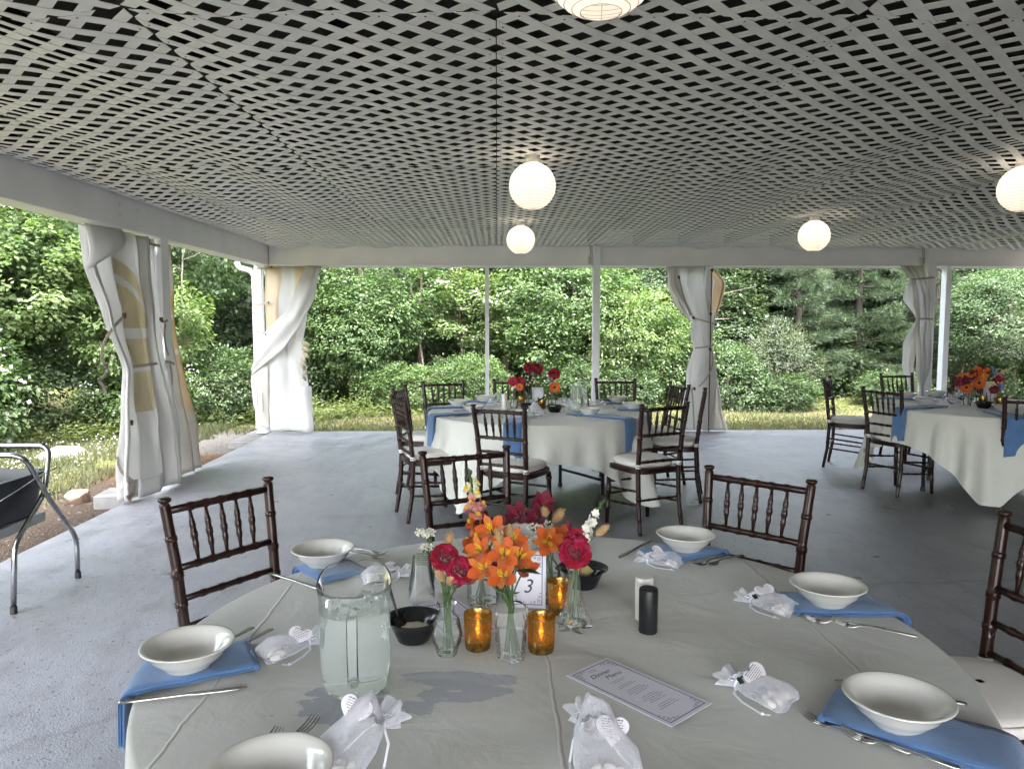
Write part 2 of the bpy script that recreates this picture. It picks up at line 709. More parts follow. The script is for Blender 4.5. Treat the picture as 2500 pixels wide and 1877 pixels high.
    ad.inputs[1].default_value = -0.9
    L.new(r2.outputs[0], ad.inputs[0])
    L.new(fine.outputs['Fac'], ad.inputs[2])
    ad2 = N.new('ShaderNodeMath')
    ad2.operation = 'ADD'
    L.new(ad.outputs[0], ad2.inputs[0])
    n5 = noise(11, 4)
    L.new(n5.outputs['Fac'], ad2.inputs[1])
    bp = N.new('ShaderNodeBump')
    bp.inputs['Strength'].default_value = 0.6
    bp.inputs['Distance'].default_value = 0.006
    L.new(ad2.outputs[0], bp.inputs['Height'])
    L.new(bp.outputs[0], b.inputs['Normal'])
    return m

mb = MB()
mb.box(((9.3 - 3.08) / 2, (10.26 - 4.4) / 2, -0.2), (9.3 + 3.08, 10.26 + 4.4, 0.4), ch=0.015)
tag(mb.build('floor', floor_mat()), 'worn grey painted concrete floor of the open pavilion', kind='structure')

# ------------------------------------------------------------------ ceiling of white lattice panels
M_LATH = pm('white_lath_paint', (0.83, 0.82, 0.80), rough=0.5, var=0.07, scale=9, bump=0.12, bscale=90)
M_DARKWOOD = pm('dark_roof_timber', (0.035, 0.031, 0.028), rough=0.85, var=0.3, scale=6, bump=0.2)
M_WHITE = pm('white_trim_paint', (0.82, 0.815, 0.81), rough=0.45, var=0.05, scale=3, bump=0.10, bscale=45)
M_WHITE2 = pm('bright_white_paint', (0.78, 0.78, 0.79), rough=0.4, var=0.04, scale=4, bump=0.08, bscale=50)
ZC = 2.4945
BAY = 0.6096
PX, PY = 1.2192, 2.4384

def sag(x, y, seed):
    u = x / BAY
    k = math.floor(u)
    rr = random.Random(int(k * 131 + seed))
    a = rr.uniform(0.010, 0.022) + 0.013 * min(3, max(0, abs(x - 0.4) - 0.5))
    ph = rr.uniform(0, 6)
    a *= 0.8 + 0.35 * math.sin(y * 1.7 + ph)
    return -a * math.sin(PI * (u - k)) ** 2

def lath_strip(mb, sides, zoff, seed, th=0.0024):
    """sides: the clipped left and right edges of one lath, ends cut along the panel edge"""
    (a0, b0), (a1, b1) = sides
    L = max(math.hypot(b0[0] - a0[0], b0[1] - a0[1]), math.hypot(b1[0] - a1[0], b1[1] - a1[1]))
    if L < 0.03:
        return False
    n = max(2, int(L / 0.09))
    vs, fs = [], []
    for i in range(n + 1):
        t = i / n
        for a, b in ((a0, b0), (a1, b1)):
            xx, yy = lerp(a[0], b[0], t), lerp(a[1], b[1], t)
            z = ZC + zoff + sag(xx, yy, seed)
            vs += [(xx, yy, z), (xx, yy, z + th)]
    for i in range(n):
        o, q = i * 4, i * 4 + 4
        fs += [(o, o + 2, q + 2, q), (o + 1, q + 1, q + 3, o + 3), (o, q, q + 1, o + 1), (o + 2, o + 3, q + 3, q + 2)]
    fs += [(0, 1, 3, 2), (n * 4, n * 4 + 2, n * 4 + 3, n * 4 + 1)]
    mb.add(vs, fs, 0, False)
    return True

def clip_diag(c, sgn, x0, x1, y0, y1):
    """segment of y = sgn*x + c inside the rectangle"""
    pts = []
    for x in (x0, x1):
        y = sgn * x + c
        if y0 <= y <= y1:
            pts.append((x, y))
    for y in (y0, y1):
        x = (y - c) / sgn
        if x0 < x < x1:
            pts.append((x, y))
    if len(pts) < 2:
        return None
    pts.sort()
    return pts[0], pts[-1]

ceiling = thing('ceiling', None, None)
tag(ceiling, 'white criss-cross lattice ceiling with dark cavity above', kind='structure')
NAILS = MB()
def lattice_panel(x0, x1, y0, y1, single, idx):
    rnd = random.Random(idx)
    g = 0.002
    seed = 17
    ax0, ax1, ay0, ay1 = x0 + g, x1 - g, y0 + g, y1 - g
    pitch = PX / 8
    ph = rnd.uniform(0, pitch)
    if single:
        root = bpy.data.objects.new('lattice_panel', None)
        COL.objects.link(root)
        root.parent = ceiling
        root['label'] = 'one large sheet of white diagonal laths'
    mbj = MB()
    for sgn, zo in ((1, 0.0), (-1, 0.0028)):
        c0 = min(ay0 - sgn * ax0, ay0 - sgn * ax1)
        c1 = max(ay1 - sgn * ax0, ay1 - sgn * ax1)
        k = math.floor(c0 / pitch)
        while k * pitch < c1:
            c = k * pitch + ph + rnd.uniform(-0.003, 0.003)
            hw = 0.0435 / 2 * math.sqrt(2)
            s = clip_diag(c, sgn, ax0, ax1, ay0, ay1)
            s0, s1 = clip_diag(c - hw, sgn, ax0, ax1, ay0, ay1), clip_diag(c + hw, sgn, ax0, ax1, ay0, ay1)
            k += 1
            if not s or not s0 or not s1:
                continue
            if single:
                mb = MB()
                if lath_strip(mb, (s0, s1), zo, seed):
                    mb.build('lath', M_LATH, root)
                L_ = math.hypot(s[1][0] - s[0][0], s[1][1] - s[0][1])
                for q in (0.03 / L_, 1 - 0.03 / L_) if zo == 0 and L_ > 0.15 else ():
                    nx, ny = lerp(s[0][0], s[1][0], q), lerp(s[0][1], s[1][1], q)
                    NAILS.lathe([(0.0042, 0), (0.003, -0.0015), (0.0003, -0.002)], n=6, c=(nx, ny, ZC + sag(nx, ny, seed) - 0.0003))
            else:
                lath_strip(mbj, (s0, s1), zo, seed)
    if not single:
        o = mbj.build('lattice_panel', M_LATH, ceiling)
        o['kind'] = 'stuff'

xed = [-3.0] + [PX * i for i in range(-2, 8)]
yed = [-4.3, -2.306, 0.132, 2.570, 5.009, 7.447, 10.035]
ii = 0
for j in range(len(yed) - 1):
    for i in range(len(xed) - 1):
        ii += 1
        sng = (j == 3 and 1 <= i <= 5)
        lattice_panel(xed[i], xed[i + 1], yed[j], yed[j + 1], sng, ii)
NAILS.build('nail_head', pm('rusty_nail', (0.10, 0.075, 0.06), rough=0.8, var=0.4), ceiling)['kind'] = 'stuff'
# joists over the laths, and the roof deck
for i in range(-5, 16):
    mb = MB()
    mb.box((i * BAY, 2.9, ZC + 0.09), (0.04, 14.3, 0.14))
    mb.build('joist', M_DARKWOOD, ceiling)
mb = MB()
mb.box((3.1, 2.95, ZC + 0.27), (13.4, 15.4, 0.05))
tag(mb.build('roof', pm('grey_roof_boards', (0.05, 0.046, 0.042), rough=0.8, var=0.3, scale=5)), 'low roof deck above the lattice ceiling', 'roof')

# boards closing the roof edge above the beams
for c_, s_, lb in (((-3.19, 2.9, 2.66), (0.03, 15.0, 0.30), 'white fascia board along the left roof edge'), ((3.1, 10.245, 2.66), (12.6, 0.03, 0.30), 'white fascia board along the far roof edge')):
    mb = MB()
    mb.box(c_, s_)
    tag(mb.build('fascia', M_WHITE), lb, 'fascia')

# ------------------------------------------------------------------ beams, posts
mb = MB()
mb.box((-3.105, 2.88, 2.374), (0.19, 14.56, 0.278), ch=0.004)
beam_l = mb.build('beam', M_WHITE)
tag(beam_l, 'long white painted beam along the open left side of the pavilion', 'beam')
mb = MB()
for yy in (6.15, 6.42):
    for zz in (2.33, 2.42):
        mb.lathe([(0.001, 0.0), (0.016, 0.0), (0.018, 0.004), (0.014, 0.008)], n=10, c=(0, 0, 0))
for k, (yy, zz) in enumerate(((6.15, 2.325), (6.15, 2.415), (6.47, 2.315), (6.45, 2.41))):
    mb = MB()
    mb.tube([(-3.012, yy, zz), (-3.004, yy, zz), (-3.002, yy, zz)], [0.019, 0.019, 0.012], n=10)
    mb.build('bolt_cap', M_WHITE, beam_l)
mb = MB()
mb.box((3.15, 10.14, 2.374), (12.3, 0.19, 0.278), ch=0.004)
beam_b = mb.build('beam', M_WHITE)
tag(beam_b, 'white painted beam across the far end above the flowering shrubs', 'beam')
mb = MB()
mb.box((3.1, 10.245, 2.245), (12.3, 0.016, 0.05))
mb.build('drip_edge', M_WHITE2, beam_b)
mb = MB()
mb.box((3.15, 10.038, 2.247), (12.2, 0.02, 0.022))
mb.build('lower_trim', M_WHITE2, beam_b)

def post(x, y, w, z1, label, d=None, mat=None, name='post', foot=True):
    mb = MB()
    mb.box((0, 0, z1 / 2), (w, d or w, z1), ch=0.004)
    t = mb.build(name, mat or M_WHITE2)
    t.location = (x, y, 0)
    tag(t, label, 'post')
    if foot:
        mb = MB()
        mb.box((0, 0, 0.006), (w + 0.03, (d or w) + 0.03, 0.012), ch=0.003)
        mb.build('base_plate', M_WHITE2, t)
    return t

post(-0.131, 10.19, 0.052, 2.235, 'thinnest white post, behind the middle table')
post(1.318, 9.975, 0.094, 2.492, 'white post with outlet box, right of the water pitcher on the middle table')
post(6.125, 10.17, 0.075, 2.235, 'slanting-lit white post standing alone right of the twisted curtain', d=0.12)
post(5.775, 9.97, 0.115, 2.492, 'white post the narrow twisted curtain is strapped to')
post(-3.17, 10.14, 0.095, 2.235, 'white corner post beside the downspout')
post(-3.10, 6.98, 0.15, 2.235, 'wide white post wrapped by the big left curtain')
post(2.86, 10.16, 0.085, 2.235, 'white post inside the tied curtain between the two tables')

def outlet(x, y, z, label):
    t = thing('outlet_box', label, 'outlet', (x, y, z))
    mb = MB()
    mb.box((0, 0, 0), (0.055, 0.05, 0.10), ch=0.006)
    mb.build('cover', pm('outlet_cover', (0.62, 0.60, 0.55), rough=0.4), t)
    mb = MB()
    for dz in (-0.022, 0.022):
        for dx in (-0.008, 0.008):
            mb.box((dx, -0.0262, dz), (0.004, 0.003, 0.014))
    mb.build('slots', pm('slot_black', (0.02, 0.02, 0.02)), t)
    mb = MB()
    mb.tube([(0.0, 0.0, 0.05), (0.01, 0, 0.09), (0.004, 0.0, 0.16), (0.0, 0.01, 0.195)], 0.006, n=6)
    mb.build('conduit', pm('conduit_grey', (0.45, 0.44, 0.42)), t)
outlet(1.235, 10.0, 2.30, 'small outlet box on the beam beside the middle post')
outlet(5.675, 10.0, 2.30, 'small outlet box on the beam above the twisted curtain')

# downspout at the corner
M_GUT = pm('white_downspout', (0.80, 0.81, 0.83), rough=0.35, var=0.05)
t = thing('downspout', 'white round downspout bending down beside the corner post', 'downspout', (-3.27, 10.26, -0.1))
mb = MB()
mb.tube(round_path([(-0.22, 0.0, 2.40), (-0.20, 0.0, 2.325), (0.0, 0.0, 2.27), (0.0, 0, 0.14)], 0.12), 0.034, n=14)
mb.build('pipe', M_GUT, t)
for z in (1.72, 1.22, 0.98):
    mb = MB()
    mb.lathe([(0.036, -0.018), (0.038, -0.018), (0.038, 0.018), (0.036, 0.018)], n=14, c=(0, 0, z))
    mb.build('strap', pm('tan_strap', (0.42, 0.37, 0.31), rough=0.8), t)

# concrete step and rock outside the left edge
M_CONC = pm('pale_concrete', (0.15, 0.148, 0.143), rough=0.9, var=0.2, scale=8, bump=0.4, bscale=70)
mb = MB()
mb.box((-3.25, 10.2, -0.10), (0.33, 1.4, 0.15), ch=0.012)
tag(mb.build('step', M_CONC), 'low concrete step outside the corner post', 'step')
mb = MB()
mb.box((-3.30, 6.60, -0.07), (0.38, 0.34, 0.13), rot=0.1, ch=0.012)
tag(mb.build('footing', M_CONC), 'pale concrete footing block at the foot of the big left curtain', 'footing')
def rock(name, loc, r, seed, mat, label, group=None):
    rnd = random.Random(seed)
    bm = bmesh.new()
    bmesh.ops.create_icosphere(bm, subdivisions=3, radius=1)
    ph = [(Vector((rnd.uniform(-1, 1), rnd.uniform(-1, 1), rnd.uniform(-1, 1))).normalized(), rnd.uniform(0.55, 0.95)) for _ in range(14)]
    for v in bm.verts:
        for d, h in ph:
            k = v.co.dot(d)
            if k > h:
                v.co -= d * (k - h) * 0.9
        v.co.x *= r[0]
        v.co.y *= r[1]
        v.co.z *= r[2]
    me = bpy.data.meshes.new(name)
    bm.to_mesh(me)
    bm.free()
    me.materials.append(mat)
    o = obj(name, me)
    o.location = loc
    o.rotation_euler = (0, 0, rnd.uniform(0, 3))
    return tag(o, label, 'rock', group)
M_ROCK = pm('pinkish_rock', (0.22, 0.15, 0.112), rough=0.9, var=0.3, scale=14, bump=0.5)
M_ROCK2 = pm('pale_rock', (0.17, 0.163, 0.15), rough=0.9, var=0.25, scale=9, bump=0.5)
rock('rock', (-3.76, 6.72, -0.08), (0.13, 0.11, 0.085), 4, M_ROCK, 'pinkish rock lying on the soil left of the big curtain')
rock('rock', (-5.3, 9.1, -0.13), (0.42, 0.25, 0.13), 6, M_ROCK2, 'pale flat boulder in the grass behind the folding stand')

# unseen walls added to hold back light from right, behind and left
M_LIGHT_BLOCK = pm('light_blocking_wall', (0.25, 0.24, 0.225), rough=0.7, var=0.08)
mb = MB()
mb.box((7.36, 2.7, 1.2), (0.12, 13.7, 2.42))
tag(mb.build('wall', M_LIGHT_BLOCK), 'unseen dark wall added to block light from the far right side', 'wall', kind='structure')
mb = MB()
mb.box((5.0, -4.25, 1.2), (4.6, 0.12, 2.42))
tag(mb.build('wall', M_LIGHT_BLOCK), 'unseen dark wall added to block part of the light from behind the viewer', 'wall', kind='structure')
mb = MB()
mb.box((-3.02, -1.9, 1.2), (0.1, 4.6, 2.42))
tag(mb.build('wall', M_LIGHT_BLOCK), 'unseen dark wall added to block light from the left beside the viewer', 'wall', kind='structure')
# ------------------------------------------------------------------ tied-back vinyl curtains
M_VINYL = pm('white_canvas_vinyl', (0.68, 0.67, 0.65), rough=0.42, var=0.12, scale=5, bump=0.45, bscale=14, spec=0.5, stretch=(1, 1, 0.35))
M_CANVAS = pm('aged_canvas_back', (0.68, 0.65, 0.60), rough=0.75, var=0.22, scale=4, bump=0.4, bscale=14, stretch=(1, 1, 0.3))
M_CLEAR = pm('yellowed_clear_vinyl', (0.58, 0.52, 0.38), rough=0.28, var=0.2, scale=5, spec=0.6, stretch=(1, 1, 0.4))
M_CLEAR2 = pm('amber_clear_vinyl', (0.68, 0.57, 0.42), rough=0.3, var=0.16, scale=4, spec=0.6, stretch=(1, 1, 0.4))
M_BAND = pm('white_vinyl_band', (0.72, 0.71, 0.69), rough=0.4, var=0.08, scale=8)
M_STRAP = pm('tan_webbing', (0.36, 0.31, 0.255), rough=0.85, var=0.2, scale=40)
M_BUCKLE = pm('rusty_buckle', (0.075, 0.035, 0.022), rough=0.7, var=0.4, scale=50)

for m_, f_ in ((M_VINYL, 0.5), (M_CANVAS, 0.5), (M_CLEAR, 0.55), (M_CLEAR2, 0.55), (M_BAND, 0.4)):
    translucent(m_, f_)

def thicken(o, t=0.0025):
    md = o.modifiers.new('thickness', 'SOLIDIFY')
    md.thickness = t
    md.offset = 0
    return o

def curtain_rows(tab, npl, axis, depth_sign=1, nz=46, sub=9, seed=0, skew=0.35, z0=0.02):
    """tab rows: (z, s0, s1, depth centre, pleat amplitude); s runs along the eave, depth across it."""
    rnd = random.Random(seed)
    ph = [rnd.uniform(-0.25, 0.25) for _ in range(npl + 1)]
    am = [rnd.uniform(0.35, 1.35) for _ in range(npl + 1)]
    cut = [0.0]
    for k in range(npl):
        cut.append(cut[-1] + rnd.uniform(0.55, 1.6))
    cut = [q / cut[-1] for q in cut]
    zs = [lerp(tab[-1][0], tab[0][0], i / nz) for i in range(nz + 1)]
    rows = []
    for z in zs:
        s0, s1, dc, amp = interp_lin(sorted(tab), z)
        row = []
        nn = npl * sub
        for j in range(nn + 1):
            u = j / nn
            x = u * npl
            k = min(int(x), npl - 1)
            fr = x - k
            # lopsided pleat: slow rise, quick return that tucks under
            w = 0.55 * math.sin(PI * fr) ** 0.8 + 0.45 * (1 - abs(2 * fr - 1) ** 1.2)
            d = amp * am[k] * w + amp * 0.25 * math.sin(3 * z + ph[k] * 9)
            u = lerp(cut[k], cut[k + 1], fr)
            sh = skew * math.sin(2 * PI * fr) * (s1 - s0) / npl * am[k]
            wob = 0.012 * math.sin(z * 5.3 + k * 2.1 + seed) + 0.006 * math.sin(z * 13 + k)
            s = s0 + (s1 - s0) * u + sh * 0.8 + wob
            dd = dc + depth_sign * d + 0.010 * math.sin(z * 7 + 9 * u + seed) * math.sin(z * 3.1 + k * 1.7)
            row.append((s, dd, z) if axis == 'x' else (dd, s, z))
        rows.append(row)
    return rows

def ribbon(mb, pts, w, nrm=(0, -1, 0), mat=0, th=0.002):
    """flat webbing along pts, its broad face towards nrm (nrm may be one vector per point)"""
    P = [Vector(p) for p in pts]
    rows = []
    for i, p in enumerate(P):
        t = (P[min(i + 1, len(P) - 1)] - P[max(0, i - 1)]).normalized()
        nn = Vector(nrm[i] if hasattr(nrm[0], '__len__') else nrm)
        side = t.cross(nn).normalized() * (w / 2)
        n2 = side.cross(t).normalized() * (th / 2)
        rows.append([p - side - n2, p + side - n2, p + side + n2, p - side + n2])
    mb.sheet(rows, mat=mat, closed=True, smooth=False)

def straps(parent, lst, mat=None, w=0.024):
    for pts, nrm in lst:
        mb = MB()
        ribbon(mb, bez(*pts, n=7) if len(pts) == 3 else pts, w, nrm)
        mb.build('strap', mat or M_STRAP, parent)

def buckle(parent, p, s=0.03):
    mb = MB()
    mb.box(p, (s, s * 0.8, s * 1.1), ch=0.004, rot=0.3)
    mb.box((p[0] + s * 0.2, p[1], p[2] - s * 0.6), (s * 0.5, s * 0.6, s * 0.6), ch=0.003, rot=0.9)
    mb.build('buckle', M_BUCKLE, parent)

# --- big curtain on the left side, two bundles round the wide post
cl = thing('curtain', 'big white vinyl curtain bundled on the left side with yellowed windows', 'curtain', (-3.1, 6.5, 0))
cl_l = (-3.1, 6.5, 0)
def loc_rows(rows, o):
    return [[(p[0] - o[0], p[1] - o[1], p[2] - o[2]) for p in r] for r in rows]
# near bundle: outer edge panel
tabA = [(2.22, 5.84, 6.30, -3.17, 0.05), (1.95, 5.84, 6.32, -3.15, 0.06), (1.55, 6.03, 6.38, -3.11, 0.05), (1.1, 6.19, 6.44, -3.08, 0.04),
        (0.6, 6.08, 6.42, -3.07, 0.06), (0.03, 6.06, 6.42, -3.07, 0.08)]
mb = MB()
mb.sheet(loc_rows(curtain_rows(tabA, 2, 'y', 1, seed=3), cl_l))
thicken(mb.build('edge_panel', M_VINYL, cl))
# middle panel with the window strip
tabB = [(2.22, 6.10, 6.62, -3.10, 0.05), (1.85, 6.14, 6.66, -3.08, 0.05), (1.5, 6.22, 6.64, -3.05, 0.045), (1.12, 6.30, 6.62, -3.02, 0.03),
        (0.6, 6.24, 6.66, -3.00, 0.05), (0.03, 6.20, 6.66, -2.99, 0.07)]
def winmat(v, u):
    z = lerp(0.03, 2.22, v)
    if z < 0.73:
        return 0
    if 1.33 < z < 1.42 or 1.06 < z < 1.10:
        return 2
    if z > 2.0 - 0.3 * u:
        return 0
    if 0.44 < u < 0.58 and z < 1.4:
        return 2
    if abs(z - (1.83 - 0.28 * u)) < 0.035:
        return 2
    return 1
mb = MB()
mb.sheet(loc_rows(curtain_rows(tabB, 1, 'y', 1, seed=5, sub=60, nz=150, skew=0.1), cl_l), matf=winmat)
thicken(mb.build('window_panel', [M_VINYL, M_CLEAR, M_BAND], cl))
# folds behind it towards the post
tabC = [(2.22, 6.48, 6.90, -3.08, 0.05), (1.6, 6.52, 6.92, -3.05, 0.05), (1.12, 6.56, 6.90, -3.02, 0.04), (0.6, 6.58, 7.0, -2.99, 0.08), (0.03, 6.58, 7.05, -2.97, 0.10)]
mb = MB()
mb.sheet(loc_rows(curtain_rows(tabC, 2, 'y', 1, seed=9), cl_l))
thicken(mb.build('fold_panel', M_VINYL, cl))
# far bundle beyond the post
tabD = [(2.22, 7.02, 7.34, -3.16, 0.06), (1.7, 7.02, 7.38, -3.14, 0.07), (1.1, 6.98, 7.46, -3.12, 0.09), (0.5, 6.96, 7.56, -3.08, 0.11), (0.03, 6.96, 7.62, -3.06, 0.12)]
def farmat(v, u):
    z = lerp(0.03, 2.22, v)
    if u > 0.62 and 0.6 < z < 1.75 and not 1.16 < z < 1.21 and not 1.48 < z < 1.53:
        return 1
    return 0
mb = MB()
mb.sheet(loc_rows(curtain_rows(tabD, 3, 'y', 1, seed=12), cl_l), matf=farmat)
thicken(mb.build('far_panel', [M_CANVAS, M_CLEAR2], cl))
# turned-out flap at the top corner
mb = MB()
rows = []
for i in range(9):
    v = i / 8
    row = []
    for j in range(9):
        u = j / 8
        row.append((-0.02 + 0.10 * u + 0.04 * math.sin(PI * v), -0.68 + 0.36 * u - 0.02 * v, 2.225 - v * (0.36 - 0.20 * u)))
    rows.append(row)
mb.sheet(rows)
thicken(mb.build('turned_flap', M_VINYL, cl))
# hem bands
for tb, npl, sd, sb, sk in ((tabB, 1, 5, 22, 0.1), (tabA, 2, 3, 9, 0.35)):
    mb = MB()
    rr = loc_rows(curtain_rows(tb, npl, 'y', 1, seed=sd, sub=sb, skew=sk), cl_l)
    mb.sheet([[(p[0] + 0.004, p[1] - 0.002, p[2]) for p in r] for r in rr[:4]])
    thicken(mb.build('hem', M_BAND, cl), 0.002)
straps(cl, [
    ([(0.10, -0.26, 1.115), (0.13, -0.05, 1.12), (0.11, 0.16, 1.12)], (1, -0.2, 0)),
    ([(0.06, 0.36, 1.50), (0.09, 0.38, 1.47), (0.07, 0.52, 1.51)], (1, 0, 0)),
    ([(0.09, 0.40, 1.47), (0.10, 0.30, 1.33), (0.09, 0.44, 1.18)], (1, -0.3, 0)),
    ([(0.06, 0.34, 1.12), (0.10, 0.46, 1.13), (0.09, 0.56, 1.09)], (1, 0, 0)),
    ([(0.09, 0.46, 1.10), (0.11, 0.50, 0.9), (0.10, 0.38, 0.76)], (1, -0.3, 0)),
    ([(0.05, -0.30, 1.52), (-0.02, -0.62, 1.30), (-0.01, -0.50, 1.14)], (1, -0.6, 0)),
    ([(-0.01, -0.50, 1.14), (0.0, -0.38, 1.10), (-0.02, -0.58, 1.02)], (1, -0.4, 0)),
    ([(-0.02, -0.58, 1.02), (0.0, -0.52, 0.98), (-0.01, -0.50, 0.90)], (1, -0.6, 0)),
    ([(0.06, -0.28, 0.64), (0.0, -0.52, 0.40), (0.06, -0.40, 0.24)], (1, -0.6, 0)),
    ([(0.06, -0.40, 0.24), (0.12, -0.24, 0.14), (0.06, -0.34, 0.0)], (1, -0.6, 0)),
    ([(0.05, 0.22, 2.17), (0.08, 0.4, 2.16), (0.05, 0.56, 2.17)], (1, 0, 0.2)),
])
for p in ((0.07, -0.31, 1.54), (0.08, 0.34, 1.51), (0.08, 0.33, 1.12), (0.08, -0.29, 0.66), (0.14, 0.36, 0.6), (0.06, 0.18, 2.19), (0.08, -0.40, 0.06)):
    buckle(cl, p)

# --- curtain at the back left corner: hanging sheet plus the piece wrapped diagonally across it
cc = thing('curtain', 'torn white curtain in the back corner wrapped diagonally round itself', 'curtain', (-2.8, 10.12, 0))
tab1 = [(2.23, -0.30, 0.40, 0.02, 0.03), (1.6, -0.28, 0.26, 0.0, 0.04), (1.1, -0.28, 0.22, -0.02, 0.03), (0.7, -0.30, 0.26, -0.03, 0.03), (0.03, -0.31, 0.33, -0.03, 0.06)]
def cmat(v, u):
    z = lerp(0.03, 2.23, v)
    if z > 1.25 and (u < 0.3 or 0.5 < u < 0.78):
        return 1
    return 0
mb = MB()
mb.sheet(curtain_rows(tab1, 2, 'x', -1, seed=21, sub=14, skew=0.1), matf=cmat)
thicken(mb.build('hanging_sheet', [M_VINYL, M_CLEAR2], cc))
def loft(mb, A, B, n=12, bulge=0.05, mat=0, axis=(0, -1, 0), rip=0.0, m=22):
    rows = []
    def samp(T, t):
        x = t * (len(T) - 1)
        k = min(int(x), len(T) - 2)
        f = x - k
        f = f * f * (3 - 2 * f) * 0.4 + f * 0.6
        return Vector(T[k]).lerp(Vector(T[k + 1]), f)
    for i in range(m + 1):
        t = i / m
        a, b = samp(A, t), samp(B, t)
        row = []
        for j in range(n + 1):
            u = j / n
            p = a.lerp(b, u) + Vector(axis) * (bulge * math.sin(PI * u) + rip * math.sin(u * 11 + t * 4))
            row.append(p)
        rows.append(row)
    mb.sheet(rows, mat=mat)
mb = MB()
loft(mb, [(0.28, -0.05, 2.24), (0.16, -0.10, 1.95), (0.04, -0.12, 1.65), (-0.26, -0.10, 1.38), (-0.46, -0.06, 0.92)],
     [(0.45, -0.03, 2.23), (0.39, -0.09, 1.80), (0.21, -0.12, 1.45), (-0.02, -0.14, 1.12), (-0.47, -0.06, 0.78)], bulge=0.035, rip=0.010)
thicken(mb.build('diagonal_wrap', M_VINYL, cc))
mb = MB()
loft(mb, [(-0.46, -0.05, 0.92), (-0.49, -0.05, 0.7), (-0.47, -0.04, 0.4), (-0.40, -0.03, 0.10)],
     [(-0.24, -0.06, 1.02), (-0.25, -0.06, 0.7), (-0.25, -0.05, 0.4), (-0.26, -0.04, 0.06)], bulge=0.02)
thicken(mb.build('side_flap', M_CANVAS, cc))
mb = MB()
rows = []
for i in range(10):
    v = i / 9
    rows.append([(0.15 + 0.17 * u + 0.02 * v, -0.07 - 0.045 * math.sin(PI * u), 0.64 - 0.62 * v) for u in (k / 10 for k in range(11))])
mb.sheet(rows)
thicken(mb.build('pocket_flap', M_VINYL, cc))
mb = MB()
rr = random.Random(5)
for k in range(9):
    x, z = 0.17 + rr.uniform(0, 0.03), 1.25 - 0.075 * k
    L = rr.uniform(0.05, 0.13)
    mb.sheet([[(x, -0.03, z), (x, -0.04, z - 0.05)], [(x + L * 0.6, -0.05 + rr.uniform(-.03, .03), z - 0.02), (x + L * 0.5, -0.05, z - 0.08)], [(x + L, -0.04 + rr.uniform(-.04, .04), z - 0.06), (x + L * 0.8, -0.04, z - 0.10)]])
thicken(mb.build('torn_edge', M_CLEAR, cc))
mb = MB()
mb.sheet([[(0.36, -0.03, 2.235), (0.49, -0.05, 2.22)], [(0.37, -0.06, 2.15), (0.46, -0.08, 2.13)], [(0.34, -0.07, 2.05), (0.40, -0.08, 2.06)]])
thicken(mb.build('top_corner_flap', M_BAND, cc))
mb = MB()
for (x, z, h) in ((-0.405, 0.55, 0.32), (-0.33, 0.42, 0.24)):
    for k in range(14):
        zz = z + h * (k / 13 - 0.5)
        mb.box((x + 0.02 * (z - zz), -0.075, zz), (0.012, 0.002, 0.010))
mb.build('stitch_stain', pm('mildew_grey', (0.16, 0.14, 0.13), rough=0.9), cc)
straps(cc, [([(-0.43, 0.0, 2.19), (-0.3, -0.08, 2.20), (-0.17, -0.05, 2.215)], (0, -1, 0)), ([(-0.45, -0.03, 1.71), (-0.33, -0.09, 1.72), (-0.23, -0.06, 1.75)], (0, -1, 0)),
            ([(-0.44, -0.03, 1.37), (-0.34, -0.10, 1.36), (-0.25, -0.08, 1.33)], (0, -1, 0))])
for p in ((-0.17, -0.07, 2.215), (-0.22, -0.08, 1.75), (-0.26, -0.10, 1.33)):
    buckle(cc, p, 0.022)

# --- tied curtain between the tables
cm = thing('curtain', 'white curtain cinched at two straps between the middle and right tables', 'curtain', (2.8, 10.14, 0))
tabm = [(2.24, -0.46, 0.10, 0.0, 0.05), (2.0, -0.47, 0.06, -0.01, 0.06), (1.62, -0.26, 0.10, -0.04, 0.04), (1.5, -0.18, 0.11, -0.05, 0.03), (1.32, -0.19, 0.10, -0.04, 0.04), (1.15, -0.14, 0.12, -0.05, 0.03),
        (0.8, -0.22, 0.16, -0.03, 0.05), (0.02, -0.32, 0.20, -0.02, 0.06)]
mb = MB()
mb.sheet(curtain_rows(tabm, 3, 'x', -1, seed=31, sub=11, nz=60))
thicken(mb.build('front_sheet', M_VINYL, cm))
tabm2 = [(2.24, 0.04, 0.13, 0.06, 0.02), (2.03, 0.06, 0.29, 0.06, 0.03), (1.75, 0.06, 0.26, 0.05, 0.03), (1.5, 0.04, 0.16, 0.02, 0.03), (1.15, 0.05, 0.14, 0.0, 0.03), (0.7, 0.06, 0.20, 0.0, 0.04), (0.35, 0.07, 0.28, 0.0, 0.04), (0.02, 0.08, 0.36, 0.0, 0.05)]
mb = MB()
mb.sheet(curtain_rows(tabm2, 2, 'x', -1, seed=33, sub=8, nz=60), matf=lambda v, u: 1 if v > 0.72 and u > 0.35 else 0)
thicken(mb.build('side_sheet', [M_CANVAS, M_CLEAR2], cm))
tabm3 = [(2.24, -0.50, -0.36, 0.05, 0.02), (2.0, -0.50, -0.30, 0.06, 0.02), (1.75, -0.40, -0.24, 0.04, 0.02), (1.5, -0.2, -0.15, 0.0, 0.01)]
mb = MB()
mb.sheet(curtain_rows(tabm3, 1, 'x', -1, seed=35, sub=8), matf=lambda v, u: 1 if 0.25 < u < 0.8 else 0)
thicken(mb.build('window_flap', [M_CANVAS, M_CLEAR2], cm))
